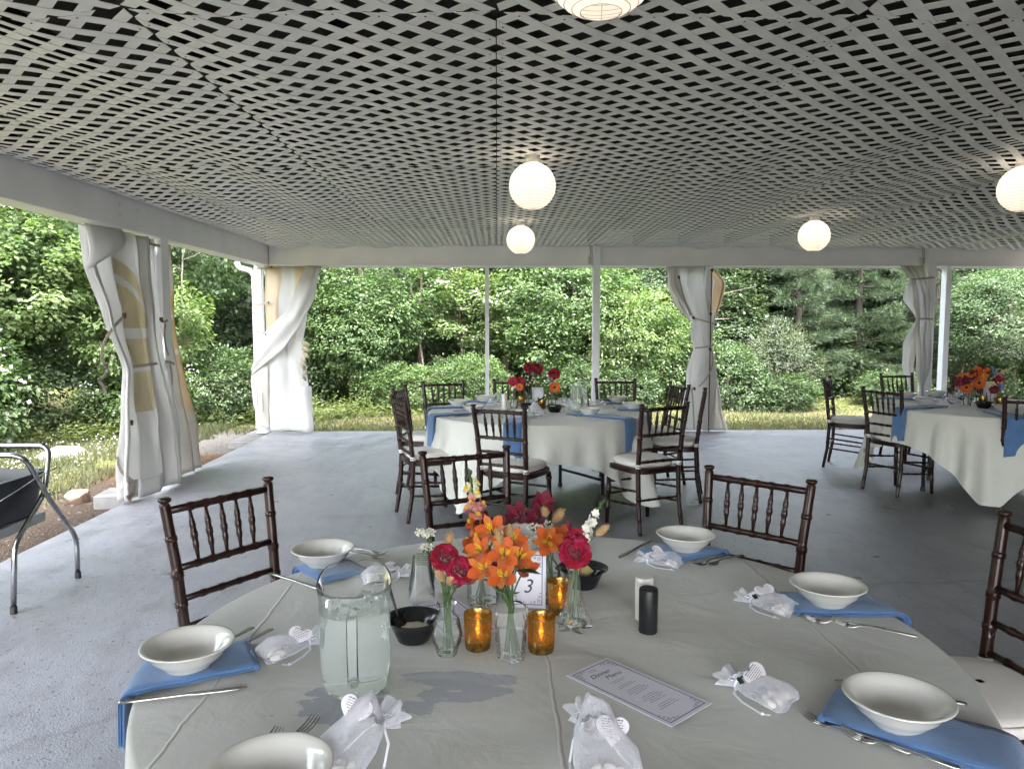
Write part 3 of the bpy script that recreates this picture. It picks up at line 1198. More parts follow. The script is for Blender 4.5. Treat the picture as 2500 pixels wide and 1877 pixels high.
straps(cm, [([(-0.17, -0.10, 1.545), (0.0, -0.16, 1.50), (0.13, -0.09, 1.46)], (0, -1, 0)), ([(-0.14, -0.11, 1.145), (0.0, -0.15, 1.15), (0.12, -0.09, 1.18)], (0, -1, 0)),
            ([(-0.36, -0.09, 2.08), (-0.33, -0.12, 1.85), (-0.2, -0.11, 1.58)], (0, -1, 0)), ([(-0.17, -0.11, 0.60), (-0.14, -0.13, 0.3), (-0.13, -0.12, 0.04)], (0, -1, 0)), ([(0.08, -0.11, 1.14), (0.17, -0.14, 0.85), (-0.08, -0.12, 0.62)], (0, -1, 0))], w=0.02)
mb = MB()
mb.box((0.075, -0.085, 1.1), (0.012, 0.012, 2.18))
mb.build('dark_rod', M_BUCKLE, cm)
for p in ((-0.37, -0.10, 2.09), (-0.17, -0.12, 1.55), (0.06, -0.13, 1.60), (0.06, -0.13, 1.13), (0.07, -0.10, 2.18), (-0.14, -0.13, 0.6)):
    buckle(cm, p, 0.03)

# --- narrow twisted curtain on the right
cr_ = thing('curtain', 'narrow twisted white curtain on the right with a gap showing its lining', 'curtain', (5.62, 9.93, 0))
tabr = [(2.24, -0.26, 0.06, 0.03, 0.03), (2.06, -0.15, 0.10, -0.02, 0.03), (1.80, -0.10, 0.15, -0.06, 0.07), (1.53, -0.05, 0.14, -0.06, 0.03), (1.2, -0.06, 0.15, -0.06, 0.07), (0.85, -0.05, 0.15, -0.06, 0.07), (0.6, 0.02, 0.10, -0.05, 0.03), (0.03, -0.08, 0.17, -0.05, 0.06)]
mb = MB()
mb.sheet(curtain_rows(tabr, 3, 'x', -1, seed=41, sub=9, nz=60))
thicken(mb.build('main_sheet', M_VINYL, cr_))
tabr2 = [(2.06, -0.15, -0.08, -0.02, 0.03), (1.80, -0.24, -0.06, -0.04, 0.04), (1.53, -0.07, -0.02, -0.06, 0.02), (1.2, -0.22, -0.04, -0.05, 0.05), (0.9, -0.21, -0.05, -0.05, 0.05), (0.6, -0.12, -0.02, -0.05, 0.03), (0.03, -0.18, -0.05, -0.04, 0.04)]
mb = MB()
mb.sheet(curtain_rows(tabr2, 1, 'x', -1, seed=43, sub=14, nz=60), matf=lambda v, u: 1 if u > 0.55 else 0)
thicken(mb.build('loose_edge', [M_VINYL, M_CANVAS], cr_))
straps(cr_, [([(-0.15, -0.09, 2.05), (0.0, -0.14, 2.06), (0.17, -0.05, 2.08)], (0, -1, 0)), ([(-0.05, -0.12, 1.53), (0.05, -0.16, 1.53), (0.16, -0.08, 1.53)], (0, -1, 0)), ([(-0.10, -0.1, 1.55), (-0.16, -0.1, 1.55), (-0.20, -0.1, 1.52)], (0, -1, 0.3))], w=0.026)

# ------------------------------------------------------------------ paper lanterns (lit)
def lantern_mat():
    m, nt, b = node_mat('rice_paper')
    N, L = nt.nodes, nt.links
    b.inputs['Base Color'].default_value = (0.82, 0.79, 0.75, 1)
    b.inputs['Roughness'].default_value = 0.8
    nz = N.new('ShaderNodeTexNoise')
    nz.inputs['Scale'].default_value = 30
    tr = N.new('ShaderNodeBsdfTranslucent')
    cr = N.new('ShaderNodeValToRGB')
    cr.color_ramp.elements[0].color = (0.88, 0.84, 0.79, 1)
    cr.color_ramp.elements[1].color = (0.95, 0.92, 0.88, 1)
    L.new(nz.outputs['Fac'], cr.inputs[0])
    L.new(cr.outputs[0], tr.inputs[0])
    mx = N.new('ShaderNodeMixShader')
    mx.inputs[0].default_value = 0.55
    L.new(b.outputs[0], mx.inputs[1])
    L.new(tr.outputs[0], mx.inputs[2])
    L.new(mx.outputs[0], N['Material Output'].inputs['Surface'])
    return m
M_PAPER = lantern_mat()
M_WIRE = pm('lantern_wire', (0.42, 0.38, 0.35), rough=0.6)
M_BULB = emit_mat('warm_bulb', (1.0, 0.89, 0.76), 2.6)
M_RING = pm('white_socket_ring', (0.75, 0.72, 0.68), rough=0.5)
def lantern_proto(label, loc):
    t = thing('paper_lantern', label, 'lantern', loc, 0, 'round white paper lanterns under the lattice ceiling')
    r = 0.143
    mb = MB()
    nrib = 17
    prof = []
    a0, a1 = R(19), R(161)
    for i in range(nrib * 3 + 1):
        a = a0 + (a1 - a0) * i / (nrib * 3)
        rr = r * (1.0 if i % 3 == 0 else 0.988)
        prof.append((rr * math.sin(a), -rr * math.cos(a)))
    mb.lathe(prof, n=40)
    mb.build('shade', M_PAPER, t)
    mb = MB()
    for i in range(nrib + 1):
        a = a0 + (a1 - a0) * i / nrib
        rr = r * math.sin(a)
        mb.tube([(rr * math.cos(k * PI / 16), rr * math.sin(k * PI / 16), -r * math.cos(a)) for k in range(33)], 0.0011, n=4, caps=False)
    mb.build('rib_wire', M_WIRE, t)
    mb = MB()
    for k in range(6):
        ph = k * PI / 3 + 0.3
        mb.tube([(0.985 * r * math.sin(a) * math.cos(ph), 0.985 * r * math.sin(a) * math.sin(ph), -0.985 * r * math.cos(a)) for a in (a0 + (a1 - a0) * i / 14 for i in range(15))], 0.0012, n=4)
    mb.build('seam', M_WIRE, t)
    mb = MB()
    zt = ZC - 0.012 - loc[2]
    mb.lathe([(0.044, r * 0.95), (0.046, r * 0.96), (0.046, zt), (0.040, zt), (0.040, r * 0.96)], n=24)
    mb.build('collar', M_RING, t)
    mb = MB()
    mb.lathe([(0.012, 0.13), (0.014, 0.09), (0.012, 0.075)], n=12)
    mb.build('socket', M_RING, t)
    mb = MB()
    mb.ell((0, 0, 0.045), (0.028, 0.028, 0.034), 14, 8)
    mb.build('bulb', M_BULB, t)
    return t
LANT = [(0.218, 4.63, 2.30, 'paper lantern hanging large over the near edge of the middle table'), (0.241, 7.56, 2.30, 'lower small paper lantern above the middle table flowers'),
        (2.93, 6.95, 2.275, 'small paper lantern in front of the far beam, right of the tied curtain'), (3.30, 4.72, 2.31, 'large paper lantern cut by the right picture edge'),
        (0.235, 1.74, 2.30, 'paper lantern cut by the top picture edge, seen from below')]
lp = None
for x, y, z, lb in LANT:
    if lp is None:
        lp = lantern_proto(lb, (x, y, z))
    else:
        copy_thing(lp, (x, y, z), random.uniform(0, 1), lb)
# ------------------------------------------------------------------ vegetation
G = lambda r, g, b: (r, g, b)
LM = {
    'bright': leaf_mat('bright_leaves', [(0, G(0.050, 0.085, 0.031)), (0.5, G(0.086, 0.135, 0.053)), (1, G(0.135, 0.186, 0.083))], 0.32),
    'lime': leaf_mat('yellow_green_leaves', [(0, G(0.073, 0.114, 0.039)), (0.5, G(0.113, 0.159, 0.059)), (1, G(0.170, 0.207, 0.094))], 0.34),
    'mid': leaf_mat('mid_green_leaves', [(0, G(0.039, 0.065, 0.028)), (0.6, G(0.065, 0.102, 0.045)), (1, G(0.108, 0.147, 0.070))], 0.28),
    'ivy': leaf_mat('ivy_leaves', [(0, G(0.034, 0.054, 0.027)), (0.6, G(0.060, 0.089, 0.043)), (1, G(0.113, 0.138, 0.077))], 0.22, 0.35),
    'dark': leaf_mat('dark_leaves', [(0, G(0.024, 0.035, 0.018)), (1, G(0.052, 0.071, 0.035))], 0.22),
    'silver': leaf_mat('grey_green_leaves', [(0, G(0.055, 0.071, 0.043)), (0.6, G(0.087, 0.106, 0.072)), (1, G(0.148, 0.161, 0.117))], 0.25, 0.55),
    'pine': leaf_mat('pine_needles', [(0, G(0.029, 0.049, 0.023)), (0.6, G(0.050, 0.076, 0.038)), (1, G(0.093, 0.117, 0.058))], 0.15, 0.5),
    'weed': leaf_mat('weed_leaves', [(0, G(0.067, 0.091, 0.036)), (0.6, G(0.108, 0.132, 0.052)), (1, G(0.162, 0.176, 0.087))], 0.32),
    'grass': leaf_mat('grass_blades', [(0, G(0.050, 0.063, 0.028)), (0.45, G(0.087, 0.091, 0.047)), (0.8, G(0.159, 0.132, 0.086)), (1, G(0.218, 0.169, 0.128))], 0.3, 0.6),
    'flower': leaf_mat('white_blossom', [(0, G(0.525, 0.490, 0.562)), (1, G(0.525, 0.490, 0.562))], 0.3, 0.6),
}
M_BARK = pm('grey_brown_bark', (0.12, 0.095, 0.075), rough=0.95, var=0.35, scale=10, bump=0.6, bscale=30, stretch=(1, 1, 0.25))
M_PINEBARK = pm('dark_pine_bark', (0.045, 0.037, 0.03), rough=0.95, var=0.3, scale=10, bump=0.4)
M_BARK2 = pm('pale_bark', (0.23, 0.19, 0.155), rough=0.95, var=0.3, scale=9, bump=0.5, bscale=30, stretch=(1, 1, 0.25))
M_TWIG = pm('dead_twig', (0.25, 0.185, 0.14), rough=0.95, var=0.3, scale=12)

def leaves(P, D, Nn, ln, wd, rnd):
    """rhombic folded leaves: P base points, D directions, Nn normals -> verts, quads"""
    n = len(P)
    D = D / np.linalg.norm(D, axis=1, keepdims=True)
    S = np.cross(D, Nn)
    S /= np.linalg.norm(S, axis=1, keepdims=True) + 1e-9
    U = np.cross(S, D)
    ln = ln[:, None]
    wd = wd[:, None]
    a = P
    b = P + D * ln * 0.45 + S * wd * 0.5 + U * wd * 0.12
    c = P + D * ln - U * ln * 0.10
    d = P + D * ln * 0.45 - S * wd * 0.5 + U * wd * 0.12
    V = np.stack([a, b, c, d], 1).reshape(-1, 3)
    F = np.arange(4 * n).reshape(n, 4)
    return V, F

def crown_arrays(seed, r, n_cl, per, cl_r, ln, asp=0.6, droop=0.35, shell=0.55, lumps=5, zlo=-1.0, flat=0.5):
    """leaf clumps spread through a lumpy ellipsoid of radii r"""
    rg = np.random.default_rng(seed)
    ld = rg.normal(size=(lumps, 3))
    ld /= np.linalg.norm(ld, axis=1, keepdims=True)
    la = rg.uniform(0.10, 0.34, lumps)
    C = rg.normal(size=(n_cl, 3))
    C /= np.linalg.norm(C, axis=1, keepdims=True)
    C[:, 2] = np.where(C[:, 2] < zlo, -C[:, 2], C[:, 2])
    rad = 0.78 + (np.maximum(0, C @ ld.T - 0.55) / 0.45 * la).sum(1) - 0.18 * (np.maximum(0, -C @ ld.T - 0.6) / 0.4).sum(1) * 0.5
    rad *= shell + (1 - shell) * rg.random(n_cl) ** 0.5
    C = C * rad[:, None] * np.array(r)
    k = rg.poisson(per, n_cl) + 3
    idx = np.repeat(np.arange(n_cl), k)
    n = len(idx)
    sz = cl_r * rg.uniform(0.6, 1.35, n_cl)
    off_ = rg.normal(size=(n, 3)) * np.array([1, 1, flat])
    off_ /= (np.linalg.norm(off_, axis=1, keepdims=True) + 1e-9)
    off_ *= (rg.random(n) ** 0.45)[:, None] * sz[idx][:, None]
    out = C / (np.linalg.norm(C, axis=1, keepdims=True) + 1e-9)
    P = C[idx] + off_
    P[:, 2] -= droop * 0.6 * np.hypot(off_[:, 0], off_[:, 1]) ** 1.0
    D = out[idx] * 0.7 + off_ / sz[idx][:, None] * 0.9 + rg.normal(size=(n, 3)) * 0.45
    D[:, 2] -= droop
    Nn = np.array([0, 0, 1.0]) + out[idx] * 0.55 + rg.normal(size=(n, 3)) * 0.42
    L = ln * rg.uniform(0.6, 1.25, n)
    V, F = leaves(P, D, Nn, L, L * asp, rg)
    tint = np.clip(rg.normal(0.45, 0.2, n) + (rg.normal(0, 0.16, n_cl))[idx], 0, 1)
    return V, F, tint, C

def blossoms(seed, C, r, frac, per, size):
    """white flower sprays on the outer clumps"""
    rg = np.random.default_rng(seed + 99)
    q = np.linalg.norm(C / np.array(r), axis=1)
    pick = np.where((q > np.quantile(q, 0.45)) & (rg.random(len(C)) < frac))[0]
    idx = np.repeat(pick, per)
    n = len(idx)
    out = C / (np.linalg.norm(C, axis=1, keepdims=True) + 1e-9)
    P = C[idx] * 1.05 + rg.normal(size=(n, 3)) * np.array([0.09, 0.09, 0.05])
    Nn = out[idx] + rg.normal(size=(n, 3)) * 0.5
    D = rg.normal(size=(n, 3))
    L = size * rg.uniform(0.7, 1.3, n)
    V, F = leaves(P, D, Nn, L, L * 0.9, rg)
    return V, F, rg.random(n)

def branch_mesh(seed, h, r0, top, spread, nb=7, lean=(0, 0), twig=0):
    """tapered trunk and limbs reaching into the crown"""
    rnd = random.Random(seed)
    mb = MB()
    pts, rad = [], []
    x = y = 0.0
    for i in range(9):
        t = i / 8
        pts.append((x + lean[0] * t * h, y + lean[1] * t * h, h * t - 0.15))
        rad.append(r0 * (1 - 0.75 * t) * (1.25 if i == 0 else 1))
        x += rnd.uniform(-0.05, 0.05) * h * 0.25
        y += rnd.uniform(-0.05, 0.05) * h * 0.25
    mb.tube(pts, rad, n=8)
    for k in range(nb):
        t = rnd.uniform(0.28, 0.95)
        i = min(7, int(t * 8))
        p = Vector(pts[i]).lerp(Vector(pts[i + 1]), t * 8 - i)
        a = rnd.uniform(0, 2 * PI)
        L = spread * rnd.uniform(0.5, 1.0)
        q = p + Vector((math.cos(a) * L * 0.5, math.sin(a) * L * 0.5, L * rnd.uniform(0.1, 0.45)))
        e = q + Vector((math.cos(a + 0.3) * L * 0.5, math.sin(a + 0.3) * L * 0.5, L * rnd.uniform(0.0, 0.4)))
        rr = r0 * (1 - 0.7 * t) * 0.55
        mb.tube(bez(p, q, e, 6), [rr * (1 - 0.8 * s / 6) for s in range(7)], n=6)
        for _ in range(twig):
            s = rnd.uniform(0.3, 1)
            b0 = p.lerp(e, s)
            a2 = a + rnd.uniform(-1.4, 1.4)
            l2 = L * rnd.uniform(0.25, 0.6)
            b1 = b0 + Vector((math.cos(a2) * l2, math.sin(a2) * l2, rnd.uniform(-0.3, 0.5) * l2))
            mb.tube(bez(b0, b0.lerp(b1, 0.5) + Vector((0, 0, rnd.uniform(-.1, .15) * l2)), b1, 4), [rr * 0.4, rr * 0.33, rr * 0.25, rr * 0.18, rr * 0.1], n=4)
    return mb

CR = {}
def crown_mesh(key, kind, **kw):
    V, F, t, C = crown_arrays(**kw)
    CR[key] = (np_mesh(key, V, F, LM[kind], t), C, kw)

crown_mesh('crown_maple', 'bright', seed=1, r=(2.3, 2.3, 2.9), n_cl=620, per=35, cl_r=0.30, ln=0.108, asp=0.62, droop=0.55)
crown_mesh('crown_lime', 'lime', seed=2, r=(1.5, 1.4, 1.6), n_cl=380, per=37, cl_r=0.24, ln=0.092, asp=0.55, droop=0.35)
crown_mesh('crown_mid', 'mid', seed=3, r=(2.2, 2.2, 2.8), n_cl=560, per=35, cl_r=0.30, ln=0.100, asp=0.6, droop=0.45)
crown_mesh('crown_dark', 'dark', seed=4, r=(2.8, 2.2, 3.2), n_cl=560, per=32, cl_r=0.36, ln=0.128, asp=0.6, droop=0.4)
crown_mesh('crown_shrub', 'bright', seed=5, r=(1.15, 1.05, 1.05), n_cl=300, per=37, cl_r=0.20, ln=0.068, asp=0.62, droop=0.2)
crown_mesh('crown_ivy', 'ivy', seed=6, r=(1.35, 0.9, 2.6), n_cl=700, per=32, cl_r=0.17, ln=0.068, asp=0.9, droop=0.7, shell=0.8)
crown_mesh('crown_silver', 'silver', seed=7, r=(1.25, 1.1, 1.35), n_cl=330, per=35, cl_r=0.22, ln=0.076, asp=0.34, droop=0.0)
crown_mesh('crown_willow', 'silver', seed=8, r=(2.2, 1.9, 2.2), n_cl=420, per=37, cl_r=0.34, ln=0.112, asp=0.26, droop=0.5)
crown_mesh('crown_midshrub', 'mid', seed=9, r=(1.2, 1.0, 1.0), n_cl=300, per=35, cl_r=0.20, ln=0.064, asp=0.62, droop=0.2)

TR = {}
for key, a in {'slim': (11, 6.0, 0.11, 0, 1.6, 8), 'stout': (12, 6.5, 0.17, 0, 2.0, 8), 'short': (13, 2.0, 0.05, 0, 1.0, 9)}.items():
    TR[key] = branch_mesh(a[0], a[1], a[2], 0, a[4], a[5], twig=2).mesh('trunk_' + key, M_BARK)

def tree(label, x, y, parts, trunk='slim', tscale=1.0, rz=0.0, cat='tree', name='tree', group=None, bark=None):
    """parts: (crown key, dx, dy, z, scale xy, scale z)"""
    z0 = gz(x, y)
    t = thing(name, label, cat, (x, y, z0), rz, group)
    if trunk:
        o = obj('trunk', TR[trunk], t)
        o.scale = (tscale, tscale, tscale * (0.6 if y > 11 else 0.75))
    for key, dx, dy, z, s, sz in parts:
        me, C, kw = CR[key]
        o = obj('crown', me, t)
        kz = (0.62 if y > 11 and x > -4.5 else 0.75) if z > 2.2 else (0.85 if y > 11 else 1.0)
        o.location = (dx, dy, z * kz)
        sz = sz * kz
        o.rotation_euler = (0, 0, random.uniform(0, 6.28))
        o.scale = (s, s, sz)
    return t

def add_blossom(t, key, loc, s, sz, rot, frac, per=9, size=0.05, seed=0):
    me, C, kw = CR[key]
    V, F, tn = blossoms(seed, C, kw['r'], frac, per, size)
    o = obj('blossom', np_mesh('blossom', V, F, LM['flower'], tn), t)
    o.location, o.rotation_euler, o.scale = loc, (0, 0, rot), (s, s, sz)

def bush(label, x, y, key, s=1.0, sz=1.0, z=None, frac=0, trunk=True, cat='bush', name='bush', group=None, size=0.05, per=9):
    kw = CR[key][2]
    z = kw['r'][2] * sz * 0.72 if z is None else z
    t = tree(label, x, y, [(key, 0, 0, z, s, sz)], 'short' if trunk else None, max(0.6, s * 0.9), random.uniform(0, 6), cat, name, group)
    cr = [c for c in t.children if c.name.startswith('crown')][0]
    if frac:
        add_blossom(t, key, cr.location, s, sz, cr.rotation_euler.z, frac, per, size, int(abs(x * 100)))
    return t

random.seed(21)
# far-off dense wood behind everything: nobody could count it
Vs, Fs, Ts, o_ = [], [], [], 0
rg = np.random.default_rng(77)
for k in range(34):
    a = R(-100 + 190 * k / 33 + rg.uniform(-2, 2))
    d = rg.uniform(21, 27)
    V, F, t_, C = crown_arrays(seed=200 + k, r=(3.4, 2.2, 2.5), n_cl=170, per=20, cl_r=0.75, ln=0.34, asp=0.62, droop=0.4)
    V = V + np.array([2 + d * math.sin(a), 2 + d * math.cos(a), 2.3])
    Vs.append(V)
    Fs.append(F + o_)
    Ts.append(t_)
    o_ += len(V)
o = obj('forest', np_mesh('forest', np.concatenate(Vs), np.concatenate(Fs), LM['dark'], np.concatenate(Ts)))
tag(o, 'dark mass of woodland far behind the lawn', kind='stuff')

# --- left side, outside the long beam
tree('tall loose grey-green tree at the far left edge', -8.6, 8.2, [('crown_willow', 0, 0, 3.6, 1.0, 1.0), ('crown_willow', 0.5, 0.9, 5.6, 1.1, 1.1)], 'slim', 1.0)
tree('bright green tree standing behind the big left curtain', -7.2, 11.2, [('crown_maple', 0, 0, 4.6, 0.95, 1.05), ('crown_lime', 0.4, -0.6, 3.0, 1.0, 0.9)], 'slim', 1.0)
tree('mid green tree left of the grey-green one', -12.0, 9.5, [('crown_maple', 0, 0, 3.8, 1.1, 1.3)], 'stout')
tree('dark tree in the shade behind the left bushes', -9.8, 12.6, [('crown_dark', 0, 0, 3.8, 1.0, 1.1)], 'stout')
bush('white-flowering bush left of the big left curtain', -6.9, 9.35, 'crown_shrub', 1.05, 1.1, frac=0.42, per=11)
bush('pale green bush low at the far left edge', -8.0, 8.4, 'crown_silver', 1.0, 1.05)
bush('leafy bush between the far left bush and the curtain', -7.35, 8.6, 'crown_shrub', 0.85, 0.8)
bush('leafy bush filling the hollow behind the white-flowering bush', -8.5, 9.9, 'crown_shrub', 1.1, 1.15)
bush('low dark bush under the bright tree behind the big left curtain', -6.9, 10.9, 'crown_midshrub', 1.1, 1.0)
bush('low bush farther left under the bright tree', -8.2, 11.0, 'crown_midshrub', 1.2, 1.0)
bush('dense green bush behind the folding stand', -8.9, 7.4, 'crown_shrub', 1.1, 1.0)
bush('yellow-green bush seen between the two left curtains', -5.55, 11.7, 'crown_lime', 0.8, 0.95, z=1.75)
bush('low white-flowering bush between the two left curtains', -5.35, 11.2, 'crown_shrub', 0.8, 0.75, frac=0.4)
tree('slim tree with pale drooping leaves between the two left curtains', -5.6, 13.4, [('crown_maple', 0, 0, 4.4, 0.8, 0.9), ('crown_mid', -0.8, 0.8, 2.4, 0.7, 0.7)], 'slim', 1.0)
bush('dark low bush left of the corner downspout', -4.45, 12.2, 'crown_midshrub', 0.85, 0.95)
tree('dark tree behind the corner downspout', -5.0, 15.6, [('crown_dark', 0, 0, 3.4, 0.9, 1.0)], 'stout')
# --- back, between the corner curtain and the thin post
tree('bright maple with drooping branches right of the torn corner curtain', -2.6, 14.7, [('crown_maple', 0, 0, 3.4, 0.78, 0.95), ('crown_maple', 0.2, -0.4, 1.7, 0.55, 0.5)], 'slim', 0.9)
tree('slim tree in the dark gap of the woods', -0.9, 17.0, [('crown_mid', 0, 0, 5.4, 0.9, 0.9)], 'slim', 1.2)
tree('dark tree closing the gap of the woods', -1.2, 19.5, [('crown_dark', 0, 0, 3.6, 1.1, 1.1)], 'stout')
bush('bright low bush at the lawn edge under the maple', -1.7, 13.7, 'crown_shrub', 0.75, 0.62)
bush('small leafy bush left of the middle table', -0.75, 14.2, 'crown_midshrub', 0.85, 0.75)
bush('leafy bush right behind the back left chair', -0.35, 13.6, 'crown_shrub', 0.6, 0.75)
# --- behind the middle table
tree('tall white-flowering tree behind the thin post', 0.15, 15.3, [('crown_lime', 0, 0, 2.9, 0.95, 1.0), ('crown_maple', 0.5, 0.7, 4.7, 0.85, 0.9)], 'slim', 0.95)
tf = [o for o in bpy.data.objects if o.get('label', '').startswith('tall white-flowering tree')][0]
for c in list(tf.children):
    if c.name.startswith('crown') and c.location.z < 4:
        add_blossom(tf, 'crown_lime', c.location, c.scale.x, c.scale.z, c.rotation_euler.z, 0.22, 9, 0.06, 5)
tree('broad light green tree behind the water pitcher', 1.55, 15.0, [('crown_maple', 0, 0, 3.2, 0.72, 0.85), ('crown_shrub', -0.3, -0.6, 1.5, 1.0, 1.0)], 'slim', 0.9)
bush('yellow-green bush right of the middle post', 2.25, 14.3, 'crown_lime', 0.72, 0.8, z=1.55)
bush('light green bush at the lawn edge left of the tied curtain', 3.15, 14.5, 'crown_shrub', 0.95, 1.15, z=1.1)
bush('dark bush under the middle post', 1.4, 13.9, 'crown_midshrub', 0.8, 0.8)
bush('low dark bush behind the right back chair', 2.5, 13.8, 'crown_midshrub', 0.7, 0.65)
tree('dark tree above the yellow-green bush', 2.6, 17.0, [('crown_dark', 0, 0, 4.2, 0.75, 1.0), ('crown_mid', 0.8, -0.6, 3.4, 0.6, 0.8)], 'stout')
# --- ivy column and shrubs right of the tied curtain
tree('ivy-covered tree trunk right of the tied curtain', 4.3, 15.2, [('crown_ivy', 0, 0, 2.5, 1.0, 1.0), ('crown_ivy', 0.9, 0.7, 3.3, 0.95, 1.0)], 'stout')
tree('second ivy-covered tree beside the white pine', 5.7, 16.6, [('crown_ivy', 0, 0, 3.4, 1.0, 1.05)], 'stout')
bush('grey-green shrub with upright sprays at the lawn edge', 5.35, 14.25, 'crown_silver', 0.72, 0.88, z=1.05)
bush('round green shrub at the foot of the ivy', 4.35, 13.95, 'crown_midshrub', 0.8, 0.95)
bush('low green shrub right of the tied curtain foot', 5.35, 13.75, 'crown_midshrub', 0.72, 0.55)
bush('dark groundcover bush beneath the pines', 7.5, 14.2, 'crown_midshrub', 0.7, 0.5)
tree('dark tree behind the two pines', 7.6, 18.6, [('crown_dark', 0, 0, 3.6, 1.2, 1.1)], 'stout')
tree('dark ivy-draped tree right of the lone post', 9.3, 16.9, [('crown_ivy', 0, 0, 4.0, 1.0, 1.0), ('crown_dark', 0.6, 1.2, 3.6, 0.9, 1.0)], 'stout')
tree('grey-green leafy tree at the right picture edge', 9.7, 13.9, [('crown_mid', 0, 0, 2.9, 0.6, 0.7), ('crown_silver', -0.35, -0.7, 2.3, 0.55, 0.6), ('crown_midshrub', 0.2, -0.2, 1.0, 0.9, 0.9)], 'slim', 0.6)
tree('dark tree at the far right', 12.5, 16.2, [('crown_dark', 0, 0, 3.4, 1.0, 1.0)], 'stout')
tree('mid green tree far right beyond the frame', 14.5, 12.5, [('crown_mid', 0, 0, 3.8, 1.2, 1.3)], 'stout')
tree('maple far left beyond the frame', -13.5, 5.0, [('crown_maple', 0, 0, 3.8, 1.2, 1.2)], 'stout')
tree('mid green tree far left beside the lawn', -12.5, 1.5, [('crown_mid', 0, 0, 3.8, 1.2, 1.2)], 'stout')

# --- white pines: whorls of soft needle sprays
def pine(label, x, y, h, spread, seed, z_lo=0.5, dens=1.0):
    rnd = random.Random(seed)
    rg = np.random.default_rng(seed)
    t = thing('pine_tree', label, 'pine', (x, y, gz(x, y)))
    mb = MB()
    mb.tube([(0, 0, -0.1), (0.03, 0, h * 0.5), (0, 0.02, h)], [0.085, 0.06, 0.015], n=8)
    mb.build('trunk', M_PINEBARK, t)
    bm_ = MB()
    P, D = [], []
    z = z_lo
    while z < h - 0.15:
        f = 1 - z / h
        n = 5 + rnd.randrange(3)
        a0 = rnd.uniform(0, 6.28)
        for k in range(n):
            a = a0 + 2 * PI * k / n + rnd.uniform(-.3, .3)
            L = spread * (f ** 0.7) * rnd.uniform(0.65, 1.1)
            dirv = Vector((math.cos(a), math.sin(a), 0.02))
            side = Vector((-math.sin(a), math.cos(a), 0))
            p0 = Vector((0, 0, z + rnd.uniform(-.08, .08)))
            p2 = p0 + dirv * L + Vector((0, 0, 0.12 * L))
            pth = bez(p0, p0 + dirv * L * 0.5 - Vector((0, 0, 0.06 * L)), p2, 6)
            bm_.tube(pth, [0.018 * (1 - 0.8 * i / 6) for i in range(7)], n=4)
            nt = int(L * 44 * dens) + 8
            for q in range(nt):
                s = 0.25 + 0.75 * (q + rnd.random()) / nt
                i = min(5, int(s * 6))
                b = pth[i].lerp(pth[i + 1], s * 6 - i)
                w = 0.42 * L * (1.15 - s) * rnd.uniform(-1, 1)
                b = b + side * w + Vector((0, 0, rnd.uniform(-.04, .07)))
                P.append(b)
                dd = dirv * (0.5 + 0.5 * s) + side * (w / (0.3 * L + 0.05)) * 0.6 + Vector((0, 0, 0.25 + rnd.uniform(-.15, .3)))
                D.append(dd.normalized())
        z += rnd.uniform(0.24, 0.38)
    o_l = bm_.build('limb', M_PINEBARK, t)
    o_l['kind'] = 'stuff'
    P, D = np.array(P), np.array(D)
    k = 20
    n = len(P)
    idx = np.repeat(np.arange(n), k)
    dirs = D[idx] * 1.0 + rg.normal(size=(n * k, 3)) * 0.55
    base = P[idx] + D[idx] * rg.uniform(-0.05, 0.10, n * k)[:, None]
    L = rg.uniform(0.08, 0.15, n * k)
    nv = rg.normal(size=(n * k, 3))
    V, F = leaves(base, dirs, nv, L, np.full(n * k, 0.0085), rg)
    tint = np.clip(rg.normal(0.42, 0.16, n * k) + rg.normal(0, 0.14, n)[idx], 0, 1)
    obj('crown', np_mesh('pine_crown', V, F, LM['pine'], tint), t)
    return t
pine('young white pine with soft layered branches right of the ivy', 6.0, 14.9, 3.6, 1.35, 51)
pine('broad white pine behind the narrow twisted curtain', 7.55, 15.6, 4.6, 1.9, 52)
pine('white pine right of the lone white post', 9.0, 15.3, 4.4, 1.6, 53)

for k, (x, y, key, s, sz) in enumerate(((-10.0, 10.2, 'crown_midshrub', 1.5, 1.6), (-11.0, 8.2, 'crown_midshrub', 1.6, 1.6), (-8.3, 11.2, 'crown_midshrub', 1.4, 1.7), (-6.4, 13.6, 'crown_midshrub', 1.3, 1.6), (-3.6, 14.6, 'crown_midshrub', 1.1, 1.3), (-4.3, 16.6, 'crown_midshrub', 1.6, 1.8),
                                         (-2.3, 17.5, 'crown_midshrub', 1.4, 1.5), (0.5, 17.5, 'crown_midshrub', 1.6, 2.0), (3.2, 16.2, 'crown_midshrub', 1.3, 1.7), (6.6, 16.4, 'crown_midshrub', 1.4, 1.5), (8.4, 16.6, 'crown_midshrub', 1.4, 1.6), (10.4, 15.6, 'crown_midshrub', 1.4, 1.6), (11.8, 14.4, 'crown_shrub', 1.3, 1.5), (-12.5, 6.0, 'crown_shrub', 1.6, 1.6))):
    bush(['understorey bush beneath the tall left trees', 'understorey bush at the far left edge of the woods', 'understorey bush behind the white-flowering bush', 'understorey bush left of the downspout, in shade', 'understorey bush behind the torn corner curtain', 'understorey bush deep behind the corner', 'understorey bush deep in the dark gap',
          'understorey bush deep behind the thin post', 'understorey bush deep behind the square post', 'understorey bush behind the young pine', 'understorey bush behind the broad pine', 'understorey bush behind the right pine', 'green bush at the far right edge of the woods', 'green bush far left beyond the frame'][k], x, y, key, s, sz)

